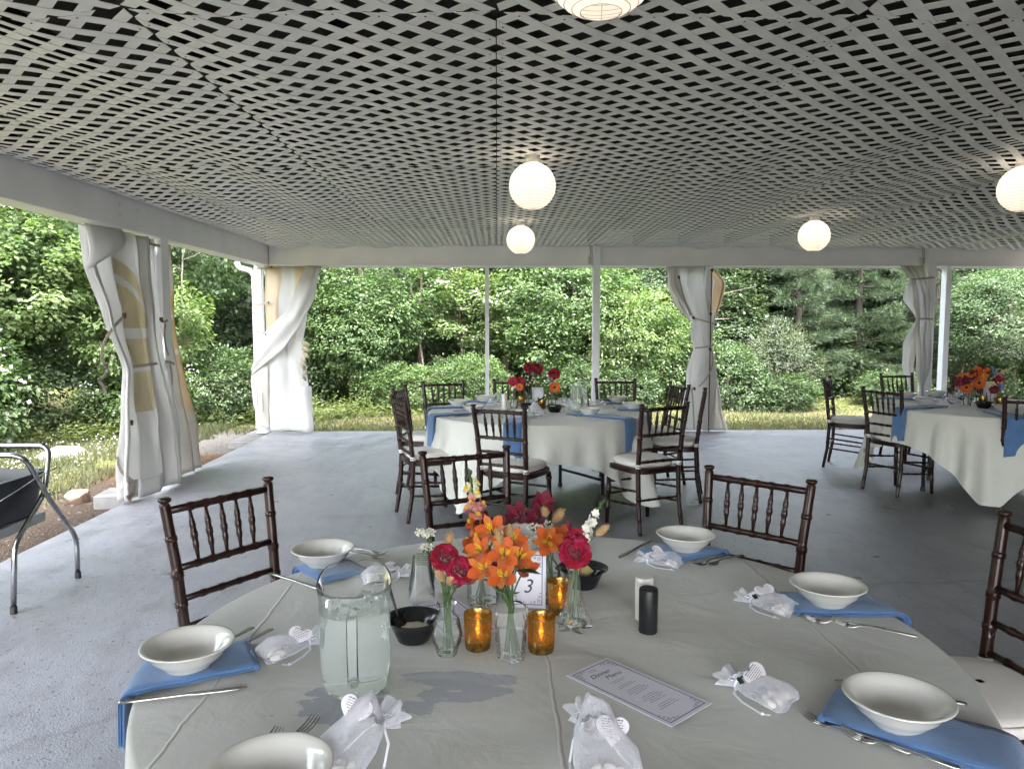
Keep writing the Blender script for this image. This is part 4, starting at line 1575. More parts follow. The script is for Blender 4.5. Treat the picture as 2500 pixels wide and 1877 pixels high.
# --- bare trunks, leaning stems and dead twigs among the leaves
def bare(label, x, y, h, r, lean, seed, mat=M_BARK2, name='bare_trunk', twig=3, nb=5, spread=0.8):
    t = thing(name, label, 'trunk', (x, y, gz(x, y)))
    branch_mesh(seed, h, r, 0, spread, nb, lean, twig).build('trunk', mat, t)
    return t
bare('slender pale trunk leaning in the dark gap left of the middle table', -1.35, 14.6, 3.2, 0.035, (-0.12, 0.02), 61)
bare('second slender trunk in the dark gap, thicker and darker', -1.65, 15.2, 3.3, 0.07, (0.03, 0), 62, M_BARK)
bare('upright trunk in the dark gap nearest the thin post', -0.75, 15.7, 3.4, 0.05, (0.02, 0), 63, M_BARK)
bare('brown trunk behind the bush between the left curtains', -5.75, 12.6, 4.2, 0.07, (0.02, 0), 64, M_BARK)
bare('bare branching stem between the left curtains', -5.1, 12.0, 3.3, 0.03, (0.05, 0), 65, M_BARK2, twig=6, nb=8, spread=0.9)
bare('tangle of dead brown twigs left of the big curtain', -7.15, 9.75, 2.9, 0.035, (-0.06, 0), 66, M_TWIG, 'dead_branch', 9, 12, 1.0)
bare('dead leaning branch high at the far left', -7.9, 9.2, 3.8, 0.045, (0.18, 0), 67, M_TWIG, 'dead_branch', 7, 9, 1.1)
bare('tangle of dead vines behind the right table flowers', 8.9, 14.2, 1.3, 0.014, (0.05, 0), 68, M_TWIG, 'dead_branch', 8, 10, 0.6)
bare('dead twigs at the lawn edge left of the middle table', -1.3, 13.4, 0.8, 0.012, (0.1, 0), 69, M_TWIG, 'dead_branch', 8, 10, 0.5)
bare('bare twigs sticking out of the tree behind the pitcher', 1.4, 14.2, 2.3, 0.015, (0.06, 0), 70, M_TWIG, 'dead_branch', 6, 7, 0.6)

# --- weeds along the wood edge (stuff)
EDGE = [(-13, 4.5), (-9.2, 7.2), (-7.2, 8.6), (-5.6, 10.2), (-4.4, 11.4), (-2.8, 12.7), (0, 13.2), (4, 13.5), (8, 13.7), (14, 13.4)]
def edge_point(t):
    x = t * (len(EDGE) - 1)
    k = min(int(x), len(EDGE) - 2)
    f = x - k
    return lerp(EDGE[k][0], EDGE[k + 1][0], f), lerp(EDGE[k][1], EDGE[k + 1][1], f)
rg = np.random.default_rng(8)
Pb, Db, Lb, Tb = [], [], [], []
for i in range(1700):
    t_ = rg.random()
    ex, ey = edge_point(t_)
    nx, ny = (ex - 0.5), (ey - 2)
    q = math.hypot(nx, ny)
    dd = abs(rg.normal(0.0, 0.55)) - 0.15
    x, y = ex + nx / q * dd, ey + ny / q * dd
    left = ex < -1.5
    if not left and rg.random() < 0.45:
        continue
    h = rg.uniform(0.15, 0.5) * (1.0 if left else 0.5) * (0.7 + 0.5 * min(1, max(0, dd)))
    z0 = gz(x, y)
    m = int(9 + h * 26)
    for j in range(m):
        f = (j + rg.random()) / m
        a = rg.uniform(0, 6.28)
        Pb.append((x + 0.04 * math.cos(a), y + 0.04 * math.sin(a), z0 + h * f))
        Db.append((math.cos(a), math.sin(a), rg.uniform(0.0, 0.7)))
        Lb.append(rg.uniform(0.05, 0.10) * (1.15 - 0.5 * f))
        Tb.append(min(1, max(0, rg.normal(0.4, 0.15) + 0.2 * f)))
Pb, Db, Lb = np.array(Pb), np.array(Db), np.array(Lb)
V, F = leaves(Pb, Db, np.array([0, 0, 1.0]) + rg.normal(size=Pb.shape) * 0.35, Lb, Lb * 0.5, rg)
tag(obj('undergrowth', np_mesh('undergrowth', V, F, LM['weed'], np.array(Tb))), 'bright green weeds along the edge of the woods', kind='stuff')

# --- lawn grass (stuff)
rg = np.random.default_rng(9)
pts = []
def soil(x, y):
    return x > -4.25 + 0.35 * math.sin(y * 1.9) + 0.2 * math.sin(y * 5.1) and y < 10.7
N1 = 52000
xs = rg.uniform(-5.0, 12, N1)
ys = 10.34 + 3.6 * rg.random(N1) ** 1.15
pts.append(np.stack([xs, ys], 1))
N2 = 42000
xs = -4.0 - 6.0 * rg.random(N2) ** 1.3
ys = rg.uniform(3.0, 11.5, N2)
pts.append(np.stack([xs, ys], 1))
XY = np.concatenate(pts)
keep = []
for x, y in XY:
    k = not soil(x, y)
    if not k and rg.random() < 0.04:
        k = True
    if x > -3.9 and y < 10.35:
        k = False
    keep.append(k)
XY = XY[np.array(keep)]
n = len(XY)
pat = np.array([0.5 + 0.5 * math.sin(x * 1.1 + 2 * math.sin(y * 1.3)) * math.cos(y * 1.9 + x * 0.5) for x, y in XY])
z = np.array([gz(x, y) for x, y in XY])
H = rg.uniform(0.035, 0.09, n) * (0.75 + 0.6 * (XY[:, 0] < -4))
a = rg.uniform(0, 6.28, n)
W = rg.uniform(0.004, 0.008, n)
lean = rg.uniform(0.1, 0.9, n) * H
b = rg.uniform(0, 6.28, n)
P0 = np.stack([XY[:, 0] - np.cos(a) * W, XY[:, 1] - np.sin(a) * W, z], 1)
P1 = np.stack([XY[:, 0] + np.cos(a) * W, XY[:, 1] + np.sin(a) * W, z], 1)
P2 = np.stack([XY[:, 0] + np.cos(b) * lean, XY[:, 1] + np.sin(b) * lean, z + H], 1)
V = np.stack([P0, P1, P2], 1).reshape(-1, 3)
F = np.arange(3 * n).reshape(n, 3)
base = np.where((XY[:, 1] > 10.4) & (XY[:, 0] > -2.6), 0.50, 0.26)
tint = np.clip(rg.normal(0.0, 0.14, n) + base + 0.35 * (pat - 0.4), 0, 1)
tag(obj('grass', np_mesh('grass', V, F, LM['grass'], tint)), 'short patchy lawn grass beyond the concrete floor', kind='stuff')
# clover heads in the lawn on the left
n = 900
xs = -4.4 - 3.2 * rg.random(n)
ys = 7.0 + 4.2 * rg.random(n)
P = np.stack([xs, ys, np.array([gz(x, y) for x, y in zip(xs, ys)]) + rg.uniform(0.05, 0.10, n)], 1)
V, F = leaves(P, rg.normal(size=(n, 3)), np.array([0, 0, 1.0]) + rg.normal(size=(n, 3)) * 0.3, np.full(n, 0.022), np.full(n, 0.022), rg)
tag(obj('clover', np_mesh('clover', V, F, LM['flower'], rg.random(n))), 'tiny white clover heads scattered in the left lawn', kind='stuff')
# small stones and straw on the bare soil
n = 2600
xs = -3.15 - 1.5 * rg.random(n) ** 1.3
ys = 3.0 + 7.4 * rg.random(n)
P = np.stack([xs, ys, np.array([gz(x, y) for x, y in zip(xs, ys)]) + 0.004], 1)
V, F = leaves(P, rg.normal(size=(n, 3)) * np.array([1, 1, 0.15]), np.array([0, 0, 1.0]) + rg.normal(size=(n, 3)) * 0.3, rg.uniform(0.012, 0.05, n), rg.uniform(0.004, 0.014, n), rg)
M_STRAWBITS = leaf_mat('straw_bits', [(0, G(0.05, 0.035, 0.024)), (0.5, G(0.14, 0.105, 0.07)), (1, G(0.26, 0.22, 0.17))], 0.05, 0.9)
tag(obj('straw', np_mesh('straw', V, F, M_STRAWBITS, rg.random(n))), 'straw and small chips on the bare soil beside the floor', kind='stuff')
# ------------------------------------------------------------------ chairs
M_MAHOG = pm('dark_mahogany', (0.020, 0.0065, 0.0045), rough=0.3, var=0.35, scale=9, spec=0.4, coat=0.08, stretch=(1, 1, 0.2), bump=0.04, bscale=40)
M_CUSH = pm('ivory_cushion', (0.66, 0.62, 0.575), rough=0.8, var=0.06, scale=7, bump=0.15, bscale=35, sheen=0.2)
M_PIPING = pm('ivory_piping', (0.55, 0.51, 0.47), rough=0.8)
M_TIE = pm('white_cushion_strap', (0.72, 0.70, 0.67), rough=0.8)

def ringed(p0, p1, r0, r1, rings, rr=1.28, n=9, mid=None, cap=None):
    """turned stick: radius r0->r1 (optionally swelling to mid) with bamboo rings at fractions"""
    p0, p1 = Vector(p0), Vector(p1)
    L = (p1 - p0).length
    ts = [(0.0, 1.0), (1.0, 1.0)]
    e = 0.006 / L
    for q in rings:
        ts += [(q - 2.0 * e, 1.0), (q - e, rr), (q, rr * 0.93), (q + e, rr), (q + 2.0 * e, 1.0)]
    if mid:
        ts += [(0.2, 1.0), (0.4, 1.0), (0.6, 1.0), (0.8, 1.0)]
    ts = sorted(t for t in ts if 0 <= t[0] <= 1)
    P, Q = [], []
    for t, k in ts:
        base = lerp(r0, r1, t)
        if mid:
            base = lerp(r0, mid, 1 - abs(2 * t - 1) ** 1.3)
        P.append(p0.lerp(p1, t))
        Q.append(base * k)
    return P, Q, n

def turned(mb, *a, **k):
    P, Q, n = ringed(*a, **k)
    mb.tube(P, Q, n=n)

def superellipse_ring(a, b, z, n=36, e=4.0, front=0.0):
    out = []
    for k in range(n):
        t = 2 * PI * k / n
        c, s = math.cos(t), math.sin(t)
        x = a * math.copysign(abs(c) ** (2 / e), c)
        y = b * math.copysign(abs(s) ** (2 / e), s)
        x *= 1.0 + 0.06 * (y / b) * 1.0
        out.append((x, y + front * (1 - (x / a) ** 2) * (1 if y > 0 else 0), z))
    return out

def make_chair(label, group):
    t = thing('chair', label, 'chair', (0, 0, 0), 0, group)
    # seat frame
    mb = MB()
    rows = [superellipse_ring(0.198, 0.195, 0.418, front=0.012), superellipse_ring(0.205, 0.20, 0.424, front=0.015), superellipse_ring(0.205, 0.20, 0.452, front=0.015), superellipse_ring(0.198, 0.193, 0.457, front=0.012), superellipse_ring(0.02, 0.02, 0.457)]
    mb.sheet(rows, closed=True)
    mb.sheet([rows[0], superellipse_ring(0.02, 0.02, 0.418)][::-1], closed=True)
    mb.build('seat_frame', M_MAHOG, t, sharp=40)
    # cushion
    mb = MB()
    prof = [(0.90, 0.458), (0.965, 0.462), (0.985, 0.474), (0.99, 0.482), (0.985, 0.49), (0.955, 0.501), (0.86, 0.509), (0.55, 0.515), (0.05, 0.517)]
    mb.sheet([superellipse_ring(0.19 * k, 0.178 * k, z, front=0.012 * k, e=3.4) for k, z in prof], closed=True)
    c = mb.build('cushion', M_CUSH, t)
    mb = MB()
    ring = superellipse_ring(0.19 * 0.99, 0.178 * 0.99, 0.494, front=0.012, e=3.4)
    mb.tube(ring + [ring[0]], 0.0028, n=5, caps=False)
    mb.build('piping', M_PIPING, c)
    # legs and back posts
    for s in (-1, 1):
        mb = MB()
        P, Q, n = ringed((s * 0.178, 0.168, 0.42), (s * 0.186, 0.185, 0.0), 0.0185, 0.0145, [0.10, 0.42, 0.72], n=10)
        mb.tube(P, Q, n=n)
        mb.build('leg', M_MAHOG, t)
        mb = MB()
        pts = [(s * 0.183, -0.222, 0.0), (s * 0.178, -0.188, 0.20), (s * 0.177, -0.176, 0.44), (s * 0.186, -0.205, 0.70), (s * 0.198, -0.238, 0.895)]
        dense = []
        for a, b in zip(pts, pts[1:]):
            for i in range(12):
                dense.append(Vector(a).lerp(Vector(b), i / 12))
        dense.append(Vector(pts[-1]))
        rr = []
        zr = [0.10, 0.25, 0.475, 0.58, 0.675, 0.79]
        d2, r2 = [], []
        zall = sorted({p.z for p in dense} | {z + e for z in zr for e in (-0.010, -0.006, 0.0, 0.006, 0.010)})
        def at(z):
            for a, b in zip(pts, pts[1:]):
                if a[2] <= z <= b[2]:
                    return Vector(a).lerp(Vector(b), (z - a[2]) / (b[2] - a[2]))
        for z in zall:
            k = 1.0
            for q in zr:
                if abs(z - q) < 0.0075:
                    k = 1.2 if abs(z - q) > 0.003 else 1.13
            base = 0.0150 + 0.0025 * smoothstep(0.0, 0.42, z) - 0.001 * smoothstep(0.5, 0.9, z)
            d2.append(at(z))
            r2.append(base * k)
        top = d2[-1]
        for dz, k in ((0.004, 1.0), (0.006, 0.78), (0.010, 0.80), (0.013, 1.12), (0.018, 1.25), (0.023, 1.2), (0.026, 0.9), (0.027, 0.3)):
            d2.append(top + Vector((s * 0.0004, -0.002, 1)) * dz)
            r2.append(0.0165 * k)
        mb.tube(d2, r2, n=10)
        mb.build('back_post', M_MAHOG, t)
        mb = MB()
        mb.lathe([(0.0195, -0.014), (0.0208, -0.013), (0.0208, 0.013), (0.0195, 0.014)], n=12, c=(s * 0.178, -0.179, 0.478))
        mb.build('cushion_strap', M_TIE, t)
    def bk(z, x):
        a = (-0.176, -0.205, -0.238)
        y = lerp(-0.176, -0.205, (z - 0.44) / 0.26) if z < 0.70 else lerp(-0.205, -0.238, (z - 0.70) / 0.195)
        return (x, y, z)
    sx = [-0.112, -0.056, 0.0, 0.056, 0.112]
    for z, r in ((0.878, 0.0125), (0.695, 0.0115), (0.595, 0.0105), (0.505, 0.0105)):
        w = lerp(0.178, 0.196, (z - 0.44) / 0.45) - 0.012
        mb = MB()
        rg_ = [(x + w) / (2 * w) for x in sx] if z > 0.65 else [0.2, 0.4, 0.6, 0.8]
        turned(mb, bk(z, -w), bk(z, w), r, r, rg_, 1.25, 9)
        mb.build('rail', M_MAHOG, t)
    for x in sx:
        mb = MB()
        turned(mb, bk(0.705, x * 0.96), bk(0.868, x * 1.03), 0.0052, 0.0052, [0.28, 0.5, 0.72], 1.22, 8, mid=0.0105)
        mb.build('spindle', M_MAHOG, t)
    def st(a, b, r=0.0085):
        mb = MB()
        turned(mb, a, b, r, r, [0.25, 0.5, 0.75], 1.25, 7)
        mb.build('stretcher', M_MAHOG, t)
    for s in (-1, 1):
        st((s * 0.181, 0.176, 0.27), (s * 0.178, -0.185, 0.30))
        st((s * 0.183, 0.180, 0.17), (s * 0.179, -0.193, 0.20))
    st((-0.18, 0.176, 0.31), (0.18, 0.176, 0.31))
    st((-0.182, 0.180, 0.22), (0.182, 0.180, 0.22))
    st((-0.178, -0.186, 0.235), (0.178, -0.186, 0.235))
    return t

CHAIRS = [  # back-rail middle x, y; facing angle of the chair (degrees, 0 = +Y); label; group
    (-0.94, 2.52, 235, 'dark wooden chair at the near table, left, behind the left bowl', 'near'),
    (-0.14, 3.29, 23 - 180, 'dark reddish wooden chair behind the near table flowers', 'near'),
    (0.97, 2.73, -44 + 180, 'dark wooden chair at the near table, right, in front of the open floor', 'near'),
    (1.53, 1.95, 99, 'dark wooden chair cut by the right picture edge at the near table', 'near'),
    (0.01, 5.00, -30, 'wooden chair whose back overlaps the blue napkin on the front of the middle table', 'mid'),
    (-0.74, 5.62, -69, 'nearer of the two chairs seen nearly edge-on left of the middle table', 'mid'),
    (-0.86, 6.60, -98, 'farther of the two chairs seen nearly edge-on left of the middle table', 'mid'),
    (-0.52, 7.27, 198, 'chair behind the middle table, farthest left, against the lawn', 'mid'),
    (0.17, 7.48, 180, 'chair behind the middle table, hidden by its flowers', 'mid'),
    (1.20, 7.54, 178, 'chair behind the middle table, right of the square post', 'mid'),
    (1.70, 6.92, 101, 'chair right of the middle table, seen side-on before the tied curtain', 'mid'),
    (1.74, 6.20, 74, 'chair right of the middle table whose back shows as one slanting post', 'mid'),
    (1.17, 5.16, 26, 'chair turned outward with its cushion fully visible, front right of the middle table', 'mid'),
    (3.44, 7.73, -122, 'chair at the right table, farthest left, beside the open floor', 'right'),
    (3.31, 6.36, -69, 'chair at the right table with its back before the blue napkin', 'right'),
    (4.48, 8.30, 190, 'chair behind the right table in front of the twisted curtain', 'right'),
    (4.03, 5.50, -20, 'chair at the right table cut by the right picture edge', 'right'),
    (5.12, 8.00, 179, 'chair behind the flowers of the right table', 'right'),
]
GRP = {'near': 'dark wooden chairs round the near table', 'mid': 'dark wooden chairs round the middle table', 'right': 'dark wooden chairs round the right table'}
proto = None
for x, y, a, lb, g in CHAIRS:
    # a: heading of the chair's front, clockwise-free: front vector = (-sin a, cos a)
    fx, fy = -math.sin(R(a)), math.cos(R(a))
    loc = (x + fx * 0.24, y + fy * 0.24, 0.0)
    if proto is None:
        proto = make_chair(lb, GRP[g])
        proto.location, proto.rotation_euler = loc, (0, 0, R(a))
    else:
        copy_thing(proto, loc, R(a), lb, GRP[g])

# ------------------------------------------------------------------ tables and cloths
M_TOP = pm('plywood_top', (0.35, 0.25, 0.15), rough=0.6, scale=4)
M_TLEG = pm('black_steel_leg', (0.03, 0.03, 0.033), rough=0.45)
def cloth_mat(name, stain=False, crease=(), k=1.0):
    m, nt, b = node_mat(name)
    N, L = nt.nodes, nt.links
    tc = N.new('ShaderNodeTexCoord')
    n1 = N.new('ShaderNodeTexNoise')
    n1.inputs['Scale'].default_value = 3
    n1.inputs['Detail'].default_value = 4
    L.new(tc.outputs['Object'], n1.inputs['Vector'])
    cr = N.new('ShaderNodeValToRGB')
    cr.color_ramp.elements[0].position, cr.color_ramp.elements[1].position = 0.3, 0.7
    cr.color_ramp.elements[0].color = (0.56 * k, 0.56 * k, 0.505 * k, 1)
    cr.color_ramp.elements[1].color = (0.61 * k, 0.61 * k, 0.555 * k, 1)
    L.new(n1.outputs['Fac'], cr.inputs[0])
    col = cr
    b.inputs['Roughness'].default_value = 0.75
    b.inputs['Sheen Weight'].default_value = 0.25
    b.inputs['Specular IOR Level'].default_value = 0.3
    sp = N.new('ShaderNodeSeparateXYZ')
    L.new(tc.outputs['Object'], sp.inputs[0])
    def math_(op, a, c=None, v=None):
        x = N.new('ShaderNodeMath')
        x.operation = op
        L.new(a, x.inputs[0])
        if c is not None:
            L.new(c, x.inputs[1])
        elif v is not None:
            x.inputs[1].default_value = v
        return x.outputs[0]
    if stain:
        # spilled-water marks left of the middle crease
        wn_ = N.new('ShaderNodeTexNoise')
        wn_.inputs['Scale'].default_value = 9
        wn_.inputs['Detail'].default_value = 5
        wn_.inputs['Roughness'].default_value = 0.6
        mp = N.new('ShaderNodeMapping')
        mp.inputs['Scale'].default_value = (1.0, 2.0, 1.0)
        mp.inputs['Location'].default_value = (0.35, 0.12, 0)
        L.new(tc.outputs['Object'], mp.inputs['Vector'])
        L.new(mp.outputs[0], wn_.inputs['Vector'])
        tot = None
        for ex, ey, rx, ry in ((-0.40, -0.305, 0.20, 0.065), (-0.42, -0.235, 0.15, 0.03), (-0.21, -0.185, 0.17, 0.04), (-0.20, -0.245, 0.12, 0.05)):
            dx = math_('MULTIPLY', math_('SUBTRACT', sp.outputs['X'], v=ex), v=1 / rx)
            dy = math_('MULTIPLY', math_('SUBTRACT', sp.outputs['Y'], v=ey), v=1 / ry)
            r2 = math_('ADD', math_('MULTIPLY', dx, dx), math_('MULTIPLY', dy, dy))
            k = math_('MAXIMUM', math_('SUBTRACT', N_const(N, L, 1.0), r2), v=0.0)
            tot = k if tot is None else math_('MAXIMUM', tot, k)
        s = math_('ADD', math_('MULTIPLY', wn_.outputs['Fac'], v=1.7), math_('MULTIPLY', tot, v=0.55))
        st = N.new('ShaderNodeMapRange')
        st.inputs['From Min'].default_value, st.inputs['From Max'].default_value = 1.16, 1.18
        L.new(s, st.inputs['Value'])
        gate = N.new('ShaderNodeMapRange')
        gate.inputs['From Min'].default_value, gate.inputs['From Max'].default_value = 0.0, 0.06
        L.new(tot, gate.inputs['Value'])
        f = math_('MULTIPLY', st.outputs[0], gate.outputs[0])
        mx = N.new('ShaderNodeMixRGB')
        mx.inputs[2].default_value = (0.31, 0.32, 0.34, 1)
        L.new(f, mx.inputs[0])
        L.new(col.outputs[0], mx.inputs[1])
        col = mx
    L.new(col.outputs[0], b.inputs['Base Color'])
    # pressed fold lines, soft rumples and weave as relief
    n2 = N.new('ShaderNodeTexNoise')
    n2.inputs['Scale'].default_value = 7
    n2.inputs['Detail'].default_value = 3
    n2.inputs['Distortion'].default_value = 0.8
    L.new(tc.outputs['Object'], n2.inputs['Vector'])
    h = math_('MULTIPLY', n2.outputs['Fac'], v=1.1)
    wv = N.new('ShaderNodeTexNoise')
    wv.inputs['Scale'].default_value = 420
    L.new(tc.outputs['Object'], wv.inputs['Vector'])
    h = math_('ADD', h, math_('MULTIPLY', wv.outputs['Fac'], v=0.09))
    wob = math_('MULTIPLY', math_('SUBTRACT', n2.outputs['Fac'], v=0.5), v=0.02)
    for cx in crease:
        d = math_('ABSOLUTE', math_('SUBTRACT', math_('ADD', sp.outputs['X'], wob), v=cx))
        k = N.new('ShaderNodeMapRange')
        k.interpolation_type = 'SMOOTHERSTEP'
        k.inputs['From Min'].default_value, k.inputs['From Max'].default_value = 0.0, 0.006
        k.inputs['To Min'].default_value, k.inputs['To Max'].default_value = 0.32, 0.0
        L.new(d, k.inputs['Value'])
        h = math_('ADD', h, k.outputs[0])
    bp = N.new('ShaderNodeBump')
    bp.inputs['Strength'].default_value = 0.75
    bp.inputs['Distance'].default_value = 0.008
    L.new(h, bp.inputs['Height'])
    L.new(bp.outputs[0], b.inputs['Normal'])
    return m

def N_const(N, L, v):
    x = N.new('ShaderNodeValue')
    x.outputs[0].default_value = v
    return x.outputs[0]

def table(label, x, y, rad, zt, legs, turn):
    t = thing('round_table', label, 'table', (x, y, 0), turn, 'round folding tables')
    mb = MB()
    mb.lathe([(0.01, zt - 0.026), (rad - 0.006, zt - 0.026), (rad, zt - 0.02), (rad, zt - 0.006), (rad - 0.006, zt), (0.01, zt)], n=64)
    mb.build('tabletop', M_TOP, t)
    for sx in (-1, 1):
        mb = MB()
        d = rad * 0.52
        mb.tube(round_path([(sx * d, -0.30, 0.0), (sx * d, -0.30, 0.5), (sx * d, -0.24, zt - 0.03), (sx * d, 0.24, zt - 0.03), (sx * d, 0.30, 0.5), (sx * d, 0.30, 0.0)], 0.06), 0.0155, n=8)
        mb.tube([(sx * d, -0.30, 0.16), (sx * d, 0.30, 0.16)], 0.012, n=7)
        mb.tube([(sx * d, 0, 0.52), (sx * 0.08, 0, zt - 0.03)], 0.010, n=6)
        mb.build('leg', M_TLEG, t)
        for yy in (-0.30, 0.30):
            mb = MB()
            mb.lathe([(0.018, 0.0), (0.02, 0.004), (0.02, 0.03), (0.016, 0.034)], n=10, c=(sx * d, yy, 0))
            mb.build('foot_cap', M_TLEG, t)
    return t

def tablecloth(label, x, y, rad, zt, side, turn, mat, seed, group='ivory tablecloths', fold=1.0):
    """square cloth over a round top: corners hang low, hem rises between them"""
    rnd = random.Random(seed)
    na = 288
    comp = [(k, rnd.uniform(0, 6.28), rnd.uniform(0.5, 1.0)) for k in (9, 13, 17, 22, 29)]
    rows = []
    tops = [0.0, 0.2, 0.4, 0.6, 0.8, 0.93]
    nt = 26
    def F(a):
        s = sum(w * math.sin(k * a + p) for k, p, w in comp) / 2.2
        return s
    for q in tops:
        rows.append([((max(q, 0.002) * rad) * math.cos(2 * PI * k / na), (max(q, 0.002) * rad) * math.sin(2 * PI * k / na), zt + 0.0025 + 0.0012 * math.sin(6 * q + 5 * 2 * PI * k / na)) for k in range(na)])
    for i in range(5):
        e = i / 4 * PI / 2
        rows.append([((rad - 0.006 + 0.012 * math.sin(e)) * math.cos(2 * PI * k / na), (rad - 0.006 + 0.012 * math.sin(e)) * math.sin(2 * PI * k / na), zt - 0.0095 + 0.012 * math.cos(e)) for k in range(na)])
    for i in range(1, nt + 1):
        row = []
        for k in range(na):
            a = 2 * PI * k / na
            c, s = abs(math.cos(a)), abs(math.sin(a))
            ov = side / 2 / max(c, s) - rad
            ov = min(ov, side * 0.66 - rad)
            corner = (min(c, s) / max(c, s)) ** 2.0
            drop = ov * (i / nt)
            u = drop / 0.72
            amp = fold * (0.012 + 0.052 * u) * (1.0 + 0.7 * corner)
            ff = F(a)
            ff = math.copysign(abs(ff) ** 0.85, ff)
            r_ = rad + 0.007 + amp * (ff * 0.75 + 0.35) * min(1, u * 3.2) + 0.05 * u * u + 0.05 * corner * u
            # corner edges turn inward on either side of the point
            z = zt - 0.0095 - drop * (1.0 - 0.03 * ff)
            if z < 0.012:
                r_ += (0.012 - z) * 0.5
                z = 0.012
            row.append((r_ * math.cos(a), r_ * math.sin(a), z))
        rows.append(row)
    mb = MB()
    mb.sheet(rows, closed=True)
    o = mb.build('tablecloth', mat)
    o.location = (x, y, 0)
    o.rotation_euler = (0, 0, turn)
    return tag(o, label, 'tablecloth', group)

TN = (0.131, 1.69, 0.88, 0.732)
TM = (0.333, 6.20, 0.895, 0.745)
TRt = (4.31, 6.42, 0.905, 0.745)
table('round folding table nearest the camera, under the stained cloth', *TN, 2, 0.4)
table('round folding table in the middle of the floor', *TM, 2, 0.55)
table('round folding table at the right picture edge', *TRt, 2, -0.6)
M_CL_SHADED = cloth_mat('ivory_cloth_shaded', True, (-0.711, -0.021, 0.639), 0.82)  # same ivory cloth, its colour darkened for the dimmer light at this table
M_CL2 = cloth_mat('ivory_cloth')
tablecloth('pale ivory tablecloth with grey water stains and pressed creases on the near table', *TN, 2.33, 0.0, M_CL_SHADED, 4)
tablecloth('pale ivory tablecloth on the middle table, blue napkins hanging over it', *TM, 2.33, 0.12, M_CL2, 7, fold=1.5)
tablecloth('pale ivory tablecloth with a corner touching the floor on the right table', *TRt, 2.36, 0.22, M_CL2, 15, fold=1.5)
ZN, ZM, ZR = 0.732 + 0.0035, 0.745 + 0.0035, 0.745 + 0.0035

# ------------------------------------------------------------------ table ware prototypes
M_CHINA = pm('white_glazed_china', (0.62, 0.61, 0.56), rough=0.12, var=0.03, scale=5, spec=0.55, coat=0.3)
M_STEEL = pm('brushed_steel', (0.42, 0.41, 0.40), rough=0.24, var=0.15, scale=30, metal=1.0)
M_NAP = pm('blue_napkin_cloth', (0.078, 0.165, 0.335), rough=0.85, var=0.12, scale=16, bump=0.2, bscale=260, sheen=0.3)
M_BLACKP = pm('black_plastic', (0.012, 0.013, 0.015), rough=0.16, var=0.2, scale=20, spec=0.5)
M_BLACKP2 = pm('black_spoon_plastic', (0.014, 0.014, 0.016), rough=0.25)
M_RICE = pm('grated_cheese', (0.66, 0.62, 0.50), rough=0.9, var=0.1, scale=60)
M_PACK = pm('yellow_packets', (0.55, 0.46, 0.20), rough=0.5, var=0.2, scale=20)
M_CUP = thin_glass('clear_plastic_cup', (0.995, 0.995, 0.995), 0.025, (0.85, 0.86, 0.86))
M_GLASS = thin_glass('clear_glass', (0.985, 0.99, 0.985), 0.07, (0.8, 0.84, 0.82))
M_CRYS = thin_glass('cut_crystal', (0.985, 0.99, 0.985), 0.12, (0.85, 0.87, 0.86), 0.02)
M_WAX_W = pm('white_shaker', (0.72, 0.70, 0.66), rough=0.45)
M_WAX_B = pm('black_shaker', (0.012, 0.013, 0.014), rough=0.4)
M_STEMG = pm('green_stem', (0.055, 0.10, 0.03), rough=0.6, var=0.25, scale=30)
M_LEAFG = pm('flower_leaf_green', (0.03, 0.075, 0.022), rough=0.5, var=0.25, scale=20)
M_WATER = thin_glass('still_water', (0.97, 0.985, 0.98), 0.04, (0.70, 0.76, 0.72), 0.02)

def make_bowl(label, loc, group, rz=0.0):
    mb = MB()
    prof = [(0.002, 0.006), (0.040, 0.006), (0.040, 0.0), (0.046, 0.0), (0.048, 0.006), (0.062, 0.017), (0.076, 0.031), (0.083, 0.042), (0.0925, 0.0495), (0.0945, 0.0515), (0.0935, 0.0535), (0.089, 0.053),
            (0.080, 0.049), (0.074, 0.040), (0.062, 0.025), (0.048, 0.014), (0.030, 0.0105), (0.002, 0.010)]
    mb.lathe(prof, n=48)
    o = mb.build('bowl', M_CHINA)
    o.location = loc
    return tag(o, label, 'bowl', group)

def fork_mesh():
    mb = MB()
    L = 0.185
    rows = []
    for t, w, z in ((0, 0.004, 0.003), (0.02, 0.0085, 0.0035), (0.3, 0.0065, 0.006), (0.55, 0.004, 0.008), (0.66, 0.004, 0.006), (0.71, 0.010, 0.003), (0.76, 0.0125, 0.0015), (0.80, 0.0125, 0.002)):
        y = t * L
        rows.append([(-w, y, z), (0, y, z + 0.0016), (w, y, z), (0, y, z - 0.0012)])
    mb.sheet(rows, closed=True)
    for k in range(4):
        x = (-1.5 + k) * 0.0068
        mb.tube([(x * 0.95, 0.795 * L, 0.002), (x, 0.88 * L, 0.004), (x, 0.95 * L, 0.0085), (x, L, 0.014)], [0.0021, 0.0019, 0.0016, 0.0008], n=5, flat=0.7)
    return mb.mesh('fork', M_STEEL)

